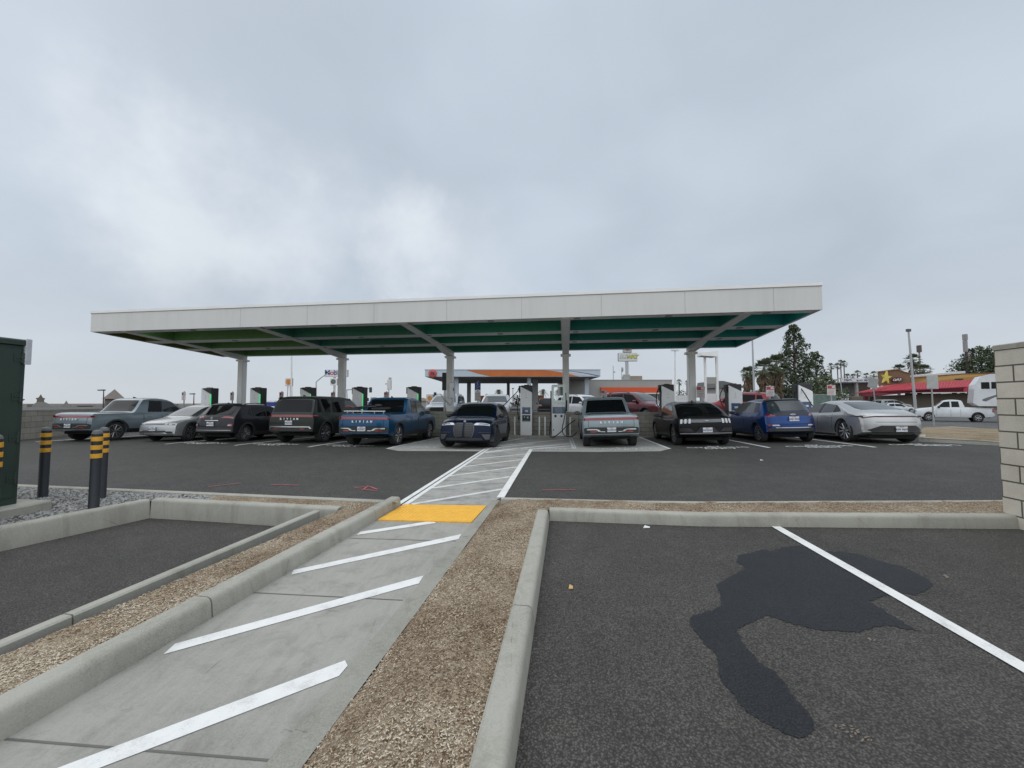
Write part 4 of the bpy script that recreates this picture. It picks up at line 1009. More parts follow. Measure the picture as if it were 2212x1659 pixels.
def hatch_silver():
    root = thing('hatchback', 'matte silver angular hatchback parked nose out beside the left pickup', 'hatchback', group=CARS); L = 4.63
    out = [(0, .42), (0, .6), (.02, .8), (.05, 1.0), (.12, 1.1), (.45, 1.42), (.6, 1.52), (.85, 1.57), (1.8, 1.605), (2.3, 1.58), (2.7, 1.50), (3.5, 1.06), (3.66, 1.0), (4.2, .91), (4.5, .82), (4.6, .72), (4.63, .55), (4.635, .34)]
    c = Car(root, L, .945, out, [(0, 1.0), (1.6, 1.0), (3.5, .95), (4.6, .8)], .77, (.82, 3.82), .37, zb=.22, bow=(.12, .16), plan=(.08, .09), edge=.05)
    c.body(P_IONIQ); c.arch(M_CLAD, .05); c.wheels(5, .23, .72, steer=.25)
    c.side('sill_cladding', M_CLAD, [[(1.25, .23), (3.4, .23), (3.4, .36), (1.25, .36)]], .012, nu=8)
    c.front('headlamp_panel', M_LAMPD, [(.775, -.82, .82), (.70, -.84, .84)], .01)
    for sd in (-1, 1):
        for k in (.52, .68): c.front('pixel_headlamp', M_LAMP, [(.755, *sorted((sd * (k - .05), sd * (k + .05)))), (.715, *sorted((sd * (k - .05), sd * (k + .05))))], .018, nu=2, sub=1)
        c.front('bumper_trim', M_CHR, [(.40, *sorted((sd * .44, sd * .56))), (.34, *sorted((sd * .54, sd * .64)))], .024, nu=3, sub=1)
        c.front('bumper_trim', M_CHR, [(.355, *sorted((sd * .6, sd * .84))), (.33, *sorted((sd * .58, sd * .82)))], .022, nu=3, sub=1)
        c.front('daytime_lamp', M_LAMP, [(.47, *sorted((sd * .56, sd * .8))), (.445, *sorted((sd * .56, sd * .78)))], .02, nu=3, sub=1)
    c.front('bumper_trim', M_CHR, [(.42, -.46, .46), (.395, -.46, .46)], .024, sub=1)
    c.front('bumper_grille', M_BLAC, [(.47, -.74, .74), (.37, -.8, .8)], .012)
    c.plate(.545, '8KLT302', front=True)
    c.top('windscreen', M_GLASSL, [(2.72, -.64, .64), (3.1, -.72, .72), (3.5, -.8, .8)], .006)
    c.rear('rear_window', M_GLASS, [(1.1, -.7, .7), (1.5, -.6, .6)], .006)
    c.side('side_window', M_GLASS, [[(.9, 1.06), (1.9, 1.04), (1.9, 1.46), (1.05, 1.42)]], nu=8)
    c.side('side_window', M_GLASS, [[(1.97, 1.04), (3.2, 1.04), (2.66, 1.43), (1.97, 1.46)]], nu=8)
    c.gaps((1.1, 1.93, 3.2), .4); c.handles((1.3, 2.1), .9, P_IONIQ); c.mirrors(3.0, 1.02, P_IONIQ, 1.0); c.antenna(.75)
    seat(root, 375, 951.5, 3.82, L, math.pi + TH)
hatch_silver()

M_GUN = mat('gunmetal', (.12, .125, .13), .35, metal=.6)
def suv_navy():
    root = thing('electric_suv', 'navy blue electric suv with twin upright grilles facing the camera', 'suv', group=CARS); L = 4.95
    out = [(0, .45), (0, .65), (.02, .85), (.06, 1.05), (.14, 1.17), (.5, 1.52), (.65, 1.61), (.9, 1.66), (1.9, 1.695), (2.4, 1.68), (2.85, 1.58), (3.68, 1.16), (3.82, 1.11), (4.4, 1.04), (4.74, .96), (4.86, .86), (4.92, .7), (4.95, .52), (4.955, .3)]
    c = Car(root, L, .985, out, [(0, 1.05), (1.6, 1.06), (3.6, 1.04), (4.95, .86)], .72, (.95, 3.95), .39, zb=.22, bow=(.12, .26), plan=(.08, .09), edge=.07)
    c.body(P_NAVY); c.arch(M_BLAC, .05); c.wheels(5, .25, .72, dark=2, steer=-.42)
    c.side('sill_cladding', M_BLAC, [[(1.4, .23), (3.5, .23), (3.5, .38), (1.4, .38)]], .012, nu=8)
    for sd in (-1, 1):
        X = lambda a, b: tuple(sorted((sd * a, sd * b)))
        c.front('kidney_grille', M_BLAC, [(.88, *X(.05, .26)), (.84, *X(.03, .33)), (.66, *X(.03, .345)), (.47, *X(.04, .30)), (.42, *X(.07, .25))], .016, nu=5)
        fr = c.front('grille_frame', M_GUN, [(.895, *X(.05, .27)), (.88, *X(.045, .28))], .024, nu=4, sub=1)
        for za, zb_, a, b in ((.88, .84, .27, .33), (.84, .66, .335, .35), (.66, .47, .35, .305), (.47, .41, .305, .25)): c.front('grille_frame', M_GUN, [(za, *X(a, a + .018)), (zb_, *X(b, b + .018))], .024, nu=1)
        for k in range(7): c.front('grille_mesh', M_GUN, [(.82 - k * .055, *X(.05, .31)), (.813 - k * .055, *X(.05, .31))], .02, nu=3, sub=1)
        c.front('headlamp', M_LAMP, [(.905, *X(.42, .86)), (.865, *X(.36, .89)), (.83, *X(.36, .86))], .014, nu=8)
        c.front('headlamp_inner', M_LAMPD, [(.885, *X(.55, .82)), (.855, *X(.5, .84))], .022, nu=4, sub=1)
        c.front('air_intake', M_GUN, [(.52, *X(.62, .90)), (.42, *X(.68, .92)), (.34, *X(.74, .88))], .012, nu=5)
        c.front('bumper_trim', M_BLAC, [(.60, *X(.5, .93)), (.57, *X(.5, .93))], .01, nu=5, sub=1)
    c.front('bumper_grille', M_BLAC, [(.40, -.62, .62), (.32, -.68, .68)], .012)
    p = c.at(c.s_front(.945), 0, .012); mb = MB(); mb.lathe([(.045, -.01), (.045, .008), (.001, .01)], 18, 'Y', (0, p.y, p.z)); mb.build('round_emblem', M_SATIN, root)
    c.top('windscreen', M_GLASS, [(2.86, -.62, .62), (3.2, -.70, .70), (3.66, -.81, .81)], .006)
    c.side('side_window', M_GLASS, [[(1.0, 1.13), (2.1, 1.11), (2.1, 1.53), (1.2, 1.50)]], nu=8)
    c.side('side_window', M_GLASS, [[(2.18, 1.11), (3.4, 1.11), (2.85, 1.49), (2.18, 1.53)]], nu=8)
    c.side('window_trim', M_SATIN, [[(1.0, 1.095), (3.44, 1.085), (3.44, 1.1), (1.0, 1.11)]], .01, nu=10, nv=1)
    c.rear('rear_window', M_GLASS, [(1.2, -.7, .7), (1.55, -.6, .6)], .006)
    c.gaps((1.2, 2.14, 3.4), .42); c.mirrors(3.2, 1.09, M_BLAC, 1.1)
    seat(root, 1016.9, 965, 3.95, L, math.pi + TH)
suv_navy()

def fastback_black():
    root = thing('electric_suv', 'black fastback electric suv with three bar tail lamps', 'suv', group=CARS); L = 4.71
    out = [(0, .42), (0, .56), (.015, .72), (.04, .86), (.06, .96), (.12, 1.04), (.25, 1.08), (.62, 1.28), (1.0, 1.44), (1.3, 1.53), (1.7, 1.59), (2.1, 1.61), (2.45, 1.58), (2.8, 1.48), (3.5, 1.08), (3.64, 1.03), (4.3, .93), (4.56, .82), (4.68, .65), (4.71, .5), (4.715, .36)]
    c = Car(root, L, .94, out, [(0, 1.0), (1.0, 1.03), (3.4, .96), (4.7, .8)], .70, (.87, 3.85), .365, zb=.22, bow=(.17, .2), plan=(.085, .1), edge=.06)
    c.body(P_BLACK); c.arch(M_BLAC, .04); c.wheels(5, .23, .72)
    c.top('roof_panel', M_GLASSL, [(1.5, -.52, .52), (2.1, -.56, .56), (2.6, -.54, .54)], .004, sub=5)
    c.rear('lamp_panel', M_LAMPD, [(.83, -.80, .80), (.935, -.80, .80)], .006)
    for sd in (-1, 1):
        for k in range(3):
            a = .50 + k * .125
            c.rear('tail_light', M_LAMP, [(.80, *sorted((sd * (a + .02), sd * (a + .085)))), (.95, *sorted((sd * a, sd * (a + .065))))], .02, nu=2)
        c.rear('bumper_panel', P_KONA, [(.52, *sorted((sd * .42, sd * .86))), (.64, *sorted((sd * .55, sd * .88)))], .014, nu=5)
    c.rear('number_recess', P_KONA, [(.44, -.40, .40), (.66, -.22, .22)], .01)
    c.rear('bumper', M_CLAD, [(.36, -.84, .84), (.42, -.88, .88), (.46, -.88, .88)], .016)
    c.rear('bumper_trim', M_SATIN, [(.455, -.85, .85), (.465, -.85, .85)], .024, sub=1)
    c.plate(.575, '8WZK541')
    mb = MB(); p = c.at(c.s_rear(.885), 0, .012)
    mb.tube([(-.075, p.y - .006, .90), (-.02, p.y - .008, .885), (.03, p.y - .008, .89), (.08, p.y - .006, .905)], [.004, .012, .012, .004], 6); mb.tube([(-.02, p.y - .006, .885), (-.03, p.y - .006, .86)], .006, 6); mb.build('tailgate_emblem', M_SATIN, root)
    c.rows('rear_window', M_GLASS, [(c.s_y(.34), -.66, .66), (c.s_y(.7), -.62, .62), (c.s_y(1.12), -.55, .55)], .006, sub=4)
    c.rear('spoiler', P_BLACK, [(1.0, -.78, .78), (1.04, -.76, .76)], .025)
    c.side('side_window', M_GLASSL, [[(1.0, 1.12), (2.0, 1.05), (2.0, 1.45), (1.45, 1.38)]], nu=8)
    c.side('side_window', M_GLASSL, [[(2.07, 1.05), (3.25, 1.03), (2.68, 1.42), (2.07, 1.455)]], nu=8)
    c.side('window_trim', M_SATIN, [[(1.0, 1.10), (1.45, 1.39), (1.45, 1.405), (.97, 1.11)], [(1.45, 1.39), (2.1, 1.465), (2.1, 1.48), (1.45, 1.405)], [(2.1, 1.465), (2.7, 1.43), (2.7, 1.445), (2.1, 1.48)]], .009, nu=4, nv=1)
    c.top('windscreen', M_GLASSL, [(2.82, -.6, .6), (3.1, -.66, .66), (3.46, -.75, .75)], .006)
    c.gaps((1.15, 2.03, 3.25), .4); c.mirrors(3.02, 1.0, M_BLAC, 1.0); c.antenna(1.55)
    seat(root, 1513.5, 960.5, .87, L, TH)
fastback_black()

def hatch_blue():
    root = thing('hatchback', 'bright blue tall hatchback with red corner lamps', 'hatchback', group=CARS); L = 4.17
    out = [(0, .42), (0, .55), (.015, .68), (.05, .82), (.07, .93), (.12, 1.03), (.22, 1.12), (.46, 1.40), (.58, 1.5), (.74, 1.535), (1.4, 1.565), (1.9, 1.55), (2.3, 1.51), (3.16, 1.04), (3.3, .98), (3.84, .88), (4.06, .77), (4.15, .6), (4.17, .48), (4.175, .34)]
    c = Car(root, L, .885, out, [(0, .98), (1.2, 1.0), (3.1, .93), (4.17, .76)], .70, (.78, 3.38), .335, zb=.22, bow=(.26, .2), plan=(.15, .12), pc=(.9, .9), edge=.10)
    c.body(P_BOLT); c.arch(M_BLAC, .03); c.wheels(5, .21, .72)
    c.side('sill_cladding', M_BLAC, [[(1.15, .23), (3.0, .23), (3.0, .33), (1.15, .33)]], .012, nu=8)
    c.top('roof_panel', M_BLAC, [(.56, -.6, .6), (1.4, -.64, .64), (2.1, -.6, .6)], .003, sub=5)
    c.rear('bumper', M_CLAD, [(.40, -.76, .76), (.47, -.78, .78), (.52, -.72, .72)], .014)
    c.rear('bumper_trim', M_CHR, [(.535, -.56, .56), (.555, -.56, .56)], .024, sub=1)
    c.rear('tailgate_panel', M_BLAC, [(.955, -.80, .80), (1.02, -.74, .74), (1.10, -.68, .68)], .006)
    c.rear('tailgate_gap', M_UNDER, [(.66, -.45, .45), (.675, -.55, .55)], .003, sub=1)
    for sd in (-1, 1):
        c.rear('tail_light', M_RED, [(.94, *sorted((sd * .50, sd * .85))), (1.0, *sorted((sd * .58, sd * .85))), (1.07, *sorted((sd * .70, sd * .83)))], .014, nu=6)
        c.rear('reverse_lamp', M_LAMP, [(.605, *sorted((sd * .44, sd * .63))), (.65, *sorted((sd * .46, sd * .64)))], .016, nu=3, sub=1)
        c.rear('fog_reflector', M_REDB, [(.605, *sorted((sd * .64, sd * .80))), (.66, *sorted((sd * .65, sd * .81)))], .016, nu=3, sub=1)
    mb = MB(); p = c.at(c.s_rear(1.0), 0, .012); mb.box(-.085, .085, p.y - .014, p.y - .004, .982, 1.012); mb.box(-.03, .03, p.y - .014, p.y - .004, .968, 1.026); mb.build('cross_emblem', M_CHR, root)
    c.plate(.845, 'BND RND')
    c.rear('rear_window', M_GLASSL, [(1.12, -.66, .66), (1.3, -.62, .62), (1.47, -.56, .56)], .006)
    c.rear('spoiler', M_BLAC, [(1.49, -.59, .59), (1.535, -.57, .57)], .03, sub=2)
    c.side('side_window', M_GLASS, [[(.62, 1.10), (.95, 1.06), (1.0, 1.42), (.78, 1.40)]], nu=3)
    c.side('side_window', M_GLASSL, [[(1.02, 1.05), (1.76, 1.04), (1.76, 1.46), (1.06, 1.43)]])
    c.side('side_window', M_GLASSL, [[(1.82, 1.04), (2.9, 1.03), (2.32, 1.43), (1.82, 1.46)]], nu=8)
    c.side('window_trim', M_CHR, [[(.7, 1.42), (1.7, 1.475), (1.7, 1.49), (.7, 1.435)]], .009, nu=6, nv=1)
    c.top('windscreen', M_GLASSL, [(2.34, -.6, .6), (2.7, -.67, .67), (3.12, -.75, .75)], .006)
    c.gaps((1.0, 1.79, 2.9), .4); c.handles((1.15, 1.95), .88, P_BOLT); c.mirrors(2.72, 1.0, M_BLAC, .95); c.antenna(.8)
    seat(root, 1695.8, 954.5, .78, L, TH, 1.02)
hatch_blue()

def sedan_silver():
    root = thing('sports_saloon', 'low silver sports saloon with a full width black tail strip', 'saloon', group=CARS); L = 4.96
    out = [(0, .36), (0, .5), (.02, .66), (.05, .78), (.09, .87), (.17, .94), (.34, 1.0), (.75, 1.085), (1.3, 1.25), (1.8, 1.355), (2.15, 1.38), (2.5, 1.375), (2.85, 1.31), (3.7, .94), (3.85, .89), (4.4, .79), (4.75, .7), (4.9, .6), (4.95, .46), (4.96, .3)]
    c = Car(root, L, .985, out, [(0, .90), (.9, .93), (2.4, .9), (3.6, .86), (4.96, .66)], .62, (.95, 3.85), .355, zb=.17, bow=(.36, .24), plan=(.20, .12), pc=(1.0, 1.0), edge=.12)
    c.body(P_TAY); c.arch(M_BLAC, .012); c.wheels(10, .26, .76, twin=False)
    c.rear('tail_strip', M_BLAC, [(.82, -.86, .86), (.855, -.86, .86)], .012, nu=16)
    c.rear('light_bar', M_RED, [(.834, -.85, .85), (.842, -.85, .85)], .018, nu=16, sub=1)
    c.side('tail_strip_end', M_BLAC, [[(.10, .815), (.50, .845), (.50, .85), (.10, .86)]], .012, nu=6)
    c.rear('tailgate_gap', M_UNDER, [(.66, -.56, .56), (.67, -.57, .57)], .003, sub=1)
    c.rear('diffuser', M_BLAC, [(.34, -.66, .66), (.42, -.74, .74), (.56, -.46, .46)], .014)
    c.rear('diffuser', M_BLAC, [(.30, -.85, .85), (.36, -.86, .86)], .014)
    c.plate(.455, 'RW 9093', x=0)
    c.top('rear_window', M_GLASSL, [(.62, -.58, .58), (.95, -.60, .60), (1.3, -.55, .55), (1.62, -.50, .50)], .006)
    c.side('side_window', M_GLASS, [[(1.15, 1.0), (1.55, .97), (1.6, 1.22), (1.4, 1.14)]], nu=4)
    c.side('side_window', M_GLASSL, [[(1.6, .97), (2.22, .96), (2.22, 1.285), (1.64, 1.225)]])
    c.side('side_window', M_GLASSL, [[(2.3, .96), (3.35, .93), (2.72, 1.24), (2.3, 1.285)]], nu=8)
    c.side('window_pillar', M_BLAC, [[(2.215, .95), (2.305, .95), (2.305, 1.295), (2.215, 1.295)]], .009, nu=1)
    c.top('windscreen', M_GLASSL, [(2.9, -.58, .58), (3.3, -.68, .68), (3.66, -.76, .76)], .006)
    c.gaps((1.5, 2.26, 3.4), .34); c.handles((1.62, 2.4), .80, P_TAY); c.mirrors(3.1, .92, P_TAY, 1.0)
    c.side('sill_trim', M_BLAC, [[(1.4, .18), (3.4, .18), (3.4, .24), (1.4, .24)]], .012, nu=8)
    seat(root, 1899, 954.5, .95, L, TH, 1.06)
sedan_silver()

# ------------------------------------------------------------------ charging canopy
zc = lambda v: 4.69 - .0505 * (v - V_F)
COLS = (-18.82, -12.5, -6.2, 0.0, 6.18)
SL, SR = -20.38, 8.4
M_COF = [mat('deck_olive', (.16, .195, .055), .55), mat('deck_leaf_green', (.125, .27, .095), .55), mat('deck_sea_green', (.055, .235, .165), .55), mat('deck_green', (.03, .255, .165), .55), mat('deck_teal', (.02, .235, .20), .55), mat('deck_cyan', (.01, .29, .28), .55)]
M_FIX = mat('lamp_lens', (.25, .25, .24), .3)
M_SKYGAP = mat('sky_gap_glow', (.9, .9, .88), .3, emit=((1, .98, .95), 1.2))
def canopy():
    root = rowthing('charging_canopy', 'long flat white canopy on five columns over the charging bays', 'canopy')
    def slab(mb, s0, s1, v0, v1, a, b, mi=0):
        mb.hexa([(s0, v0, zc(v0) + a), (s1, v0, zc(v0) + a), (s1, v1, zc(v1) + a), (s0, v1, zc(v1) + a), (s0, v0, zc(v0) + b), (s1, v0, zc(v0) + b), (s1, v1, zc(v1) + b), (s0, v1, zc(v1) + b)], mi)
    mb = MB(); slab(mb, SL, SR, V_F, V_F + .1, 0, .86)
    slab(mb, SL, SL + .1, V_F + .102, V_R - .102, 0, .86); slab(mb, SR - .1, SR, V_F + .102, V_R - .102, 0, .86); slab(mb, SL, SR, V_R - .1, V_R, 0, .86)
    f = mb.build('fascia', M_FASC, root)
    mb = MB(); slab(mb, SL - .03, SR + .03, V_F - .03, V_F + .13, .80, .90); slab(mb, SL - .03, SL + .13, V_F + .132, V_R, .80, .90); slab(mb, SR - .13, SR + .03, V_F + .132, V_R, .80, .90)
    mb.build('coping', M_STEEL, root)
    mb = MB()
    for px in (520, 664, 808, 965, 1127, 1299, 1480, 1672):
        s_, _ = Pv(px, 670, V_F); slab(mb, s_ - .008, s_ + .008, V_F - .003, V_F + .01, .012, .79)
    slab(mb, SL, SR, V_F - .004, V_F + .01, .775, .80)
    mb.build('panel_seam', M_SEAM, f)
    mb = MB(); slab(mb, SL + .1, SR - .1, V_F + .1, V_R - .1, .46, .54); mb.build('roof_deck', M_STEEL, root)
    for a, b in ((.104, .42), (2.11, 2.62), (4.1, 4.7), (6.36, 6.436)):
        mb = MB(); slab(mb, SL + .104, SR - .104, V_F + a, V_F + b, .012, .45); mb.build('purlin', M_STEEL, root)
    edges = [SL + .1] + list(COLS) + [SR - .1]
    for i in range(6):
        s0 = edges[i] + (.19 if i else 0.004); s1 = edges[i + 1] - (.19 if i < 5 else 0.004)
        for a, b in ((.424, 2.106), (2.624, 4.096), (4.704, 6.356)):
            mb = MB(); t = .012
            v0, v1 = V_F + a, V_F + b
            slab(mb, s0, s1, v0, v1, .44, .452); slab(mb, s0, s1, v0, v0 + t, .014, .437); slab(mb, s0, s1, v1 - t, v1, .014, .437)
            slab(mb, s0, s0 + t, v0 + t + .003, v1 - t - .003, .014, .437); slab(mb, s1 - t, s1, v0 + t + .003, v1 - t - .003, .014, .437)
            mb.build('deck_panel', M_COF[i], root)
    for s_ in COLS:
        mb = MB(); w_ = .17
        v = [V_F + .105, V_F + 4.4, V_F + 5.4, V_R - .105]; lo = [-.02, -.05, -.2, -.24]
        for k in range(3):
            mb.hexa([(s_ - w_, v[k], zc(v[k]) + lo[k]), (s_ + w_, v[k], zc(v[k]) + lo[k]), (s_ + w_, v[k + 1], zc(v[k + 1]) + lo[k + 1]), (s_ - w_, v[k + 1], zc(v[k + 1]) + lo[k + 1]), (s_ - w_, v[k], zc(v[k]) + .455), (s_ + w_, v[k], zc(v[k]) + .455), (s_ + w_, v[k + 1], zc(v[k + 1]) + .455), (s_ - w_, v[k + 1], zc(v[k + 1]) + .455)])
        mb.build('beam', M_STEEL, root)
        c = MB(); zt = zc(V_COL) - .235
        c.bbox(s_ - .165, s_ + .165, V_COL - .17, V_COL + .17, UPZ - .1, zt - .001, .02)
        c.box(s_ - .26, s_ + .26, V_COL - .20, V_COL + .235, zt - .10, zt + .0)
        c.build('column', M_STEEL, root)
    for v_ in (.27, 2.36, 4.4):
        for k in range(9):
            s_ = SL + 1.6 + k * 3.2
            mb = MB(); z = zc(V_F + v_); mb.lathe([(.13, z + .03), (.13, z - .004), (.105, z - .012), (.001, z - .008)], 16, 'Z', (s_, V_F + v_, 0)); mb.build('downlight', M_FIX, root)
    for s_, v_ in ((SL + 2.3, .7), (SR - .95, .7)):
        mb = MB(); slab(mb, s_ - .32, s_ + .32, V_F + v_ - .2, V_F + v_ + .2, .37, .43); mb.build('sky_gap_panel', M_SKYGAP, root)  # glowing panels standing in for bright gaps to the sky
canopy()

# ------------------------------------------------------------------ block walls
def row_wall():
    root = rowthing('block_wall', 'long low concrete block wall behind the charging bays', 'wall', 0, V_WALL, 0)
    mb = MB(); mb.box(-22.6, 13.0, 0, .2, -.4, 1.11); mb.build('blockwork', M_BLK, root)
    mb = MB(); mb.box(-22.6, 13.02, -.012, .215, 1.11, 1.155); mb.build('wall_cap', M_CAP, root)
row_wall()
def side_wall():
    a, b = G(37, 953.7, -.05), G(128, 947.8, -.13)
    d = (b - a); ang = math.atan2(d.y, d.x) - R(90)
    root = thing('block_wall', 'grey block wall along the left end of the charging row', 'wall', (a.x, a.y, 0), ang)
    mb = MB(); mb.box(-.2, 0, -9, 6.2, -.45, 1.24); mb.build('blockwork', M_BLKS, root)
    mb = MB(); mb.box(-.212, .012, -9, 6.2, 1.24, 1.31); mb.build('wall_cap', M_CAP, root)
side_wall()
def enclosure():
    root = thing('enclosure_wall', 'tall beige block enclosure wall end at the right edge', 'wall', (6.11, 4.86, .25), -TH)
    mb = MB(); mb.box(0, .2, -4.06, 0, -.3, 2.03); mb.build('blockwork', M_BLKR, root)
    mb = MB(); mb.bbox(-.012, .212, -4.06, .012, 2.03, 2.095, .01); mb.build('wall_cap', M_CAP, root)
enclosure()

# ------------------------------------------------------------------ chargers
M_CHW = mat('charger_white', (.82, .83, .83), .4, var=.03)
M_CHB = mat('charger_black', (.025, .027, .028), .5)
M_LED = mat('green_led', (.05, .6, .2), .4, emit=((.10, .85, .30), .55))
M_SCR = mat('screen_glass', (.03, .05, .10), .1, coat=.5, emit=((.12, .24, .5), .06))
M_TEAL = mat('panel_teal', (.05, .16, .15), .4)
CH_G = 'electric chargers along the block wall'
def emblem_bolt(mb, x, y, z, k=1.0):
    mb.add([(x - .012 * k, y, z), (x + .02 * k, y, z + .07 * k), (x + .004 * k, y, z + .07 * k), (x - .025 * k, y, z - .005 * k)], [(0, 1, 2, 3)])
    mb.add([(x + .012 * k, y, z + .002), (x - .018 * k, y, z - .07 * k), (x - .002 * k, y, z - .07 * k), (x + .028 * k, y, z + .007 * k)], [(0, 1, 2, 3)])
def charger(px, label, cable=None, screen=True, hang=True, led=False):
    s, _ = Pv(px, 900, V_CH - .3)
    zb = .02 if -3.2 < s < 6 else gz(*RW(s, V_CH)[:2]) + .1
    root = rowthing('ev_charger', label, 'charger', s, V_CH - .3, zb, CH_G)
    W2, D, Ht = .29, .50, 2.46 - max(0, zb - .02)
    mb = MB(); mb.bbox(-W2 + .01, W2, .03, D, 0, Ht, .025); mb.build('cabinet', M_CHB, root, 30)
    mb = MB(); mb.prism([(-W2, .0), (W2 - .03, .0), (W2 - .03, Ht - .34), (-W2, Ht - .06)], -.03, .045, 'Y')
    fp = mb.build('front_panel', M_CHW, root)
    mb = MB(); mb.box(W2 - .026, W2 + (.004 if led else -.004), -.02, .026, .06, Ht - .36); mb.build('led_strip', M_LED if led else M_CHW, root)
    mb = MB(); emblem_bolt(mb, -.01, -.033, Ht - .47, 1.1); mb.build('bolt_emblem', M_SATIN, fp)
    mb = MB(); mb.box(-.08, .06, -.034, -.03, Ht - .62, Ht - .60); mb.build('bolt_caption', M_SATIN, fp)
    if screen:
        mb = MB(); mb.box(-.2, .2, -.042, -.031, 1.04, 1.38); sc = mb.build('screen', M_SCR, root)
        mb = MB(); mb.box(-.07, .08, -.046, -.043, 1.15, 1.24); mb.build('screen_button', M_LAMP, sc)
        mb = MB(); mb.box(-.2, .2, -.041, -.031, .68, .99); pn_ = mb.build('payment_panel', M_CHB, root)
        mb = MB(); mb.box(-.19, .19, -.045, -.042, .69, .76); mb.build('payment_trim', M_TEAL, pn_)
        mb = MB(); mb.box(-.12, -.06, -.046, -.042, .87, .93); mb.box(.03, .11, -.046, -.042, .83, .92); mb.build('card_reader', M_SATIN, pn_)
    mb = MB(); mb.box(-W2 - .10, -W2 + .005, .08, .30, Ht - .36, Ht - .02); mb.box(-.12, .1, .1, .3, Ht + .001, Ht + .035); mb.build('cable_arm', M_CHB, root)
    if hang:
        mb = MB(); x = -W2 - .05
        mb.tube([(x, .18, Ht - .36), (x - .05, .16, Ht - .75), (x - .13, .12, Ht - 1.2), (x - .05, .10, .75), (x + .02, .1, .95)], .02, 7); mb.build('charging_cable', M_RUB, root, 60)
    if cable:
        mb = MB(); inv = lambda p: Vector((E2[0] * (p.x - root.location.x) + E2[1] * (p.y - root.location.y), N2[0] * (p.x - root.location.x) + N2[1] * (p.y - root.location.y), p.z - zb))
        pts = [inv(p) for p in cable]; q = []
        for i in range(len(pts) - 1):                    # Catmull-Rom through the measured points
            p0, p1, p2, p3 = pts[max(0, i - 1)], pts[i], pts[i + 1], pts[min(len(pts) - 1, i + 2)]
            for k in range(6):
                t = k / 6; q.append(.5 * ((2 * p1) + (p2 - p0) * t + (2 * p0 - 5 * p1 + 4 * p2 - p3) * t * t + (3 * p1 - p0 - 3 * p2 + p3) * t ** 3))
        q.append(pts[-1]); mb.tube(q, .021, 7); mb.tube([pts[-1] + (pts[-1] - q[-2]).normalized() * -.14, pts[-1]], [.045, .035], 8)
        mb.build('charging_cable', M_RUB, root, 60)
    return root
def PVp(px, py, v):
    s, z = Pv(px, py, v); p = RW(s, v); p.z = z; return p
z4 = lambda x, y, v: PVp(921.6 + x * .14658, 737.3 + y * .14658, v)
z5 = lambda x, y, v: PVp(1142.8 + x * .14658, 737.3 + y * .14658, v)
z6 = lambda x, y, v: PVp(1364 + x * .14658, 737.3 + y * .14658, v)
z7 = lambda x, y, v: PVp(1585.2 + x * .17775, 685.7 + y * .17775, v)
charger(444, 'charger behind the left silver hatchback with a vertical green light', led=True)
charger(550, 'charger just right of the far left canopy column', led=True)
charger(659, 'charger rising behind the green suv', led=True)
charger(772, 'charger behind the cab of the blue pickup', led=True)
charger(891, 'charger above the nose of the blue pickup', led=True)
charger(1137, 'slim charger between the navy suv and the concrete hatch, cable to the suv', [z4(1356, 690, 19.0), z4(1340, 735, 18.9), z4(1290, 790, 18.7), z4(1200, 880, 18.4), z4(1115, 965, 18.0)])
charger(1444, 'charger behind the black fastback, cable looping to its front wing', [z6(435, 700, 19.0), z6(400, 700, 18.9), z6(372, 780, 18.8), z6(370, 900, 18.8), z6(400, 960, 18.8), z6(430, 860, 18.9), z6(440, 720, 19)], hang=False)
charger(1590, 'charger between the black fastback and the blue hatchback, cable looping left', [z6(1410, 680, 19.0), z6(1350, 700, 18.9), z6(1305, 800, 18.8), z6(1320, 900, 18.7), z6(1380, 1000, 18.5), z6(1440, 1040, 18.3)], hang=False)
charger(1742, 'charger between the blue hatchback and the silver saloon, cable running down right', [z7(795, 830, 19.0), z7(850, 910, 18.8), z7(920, 1020, 18.2), z7(985, 1110, 17.6), z7(1040, 1165, 17.2)])
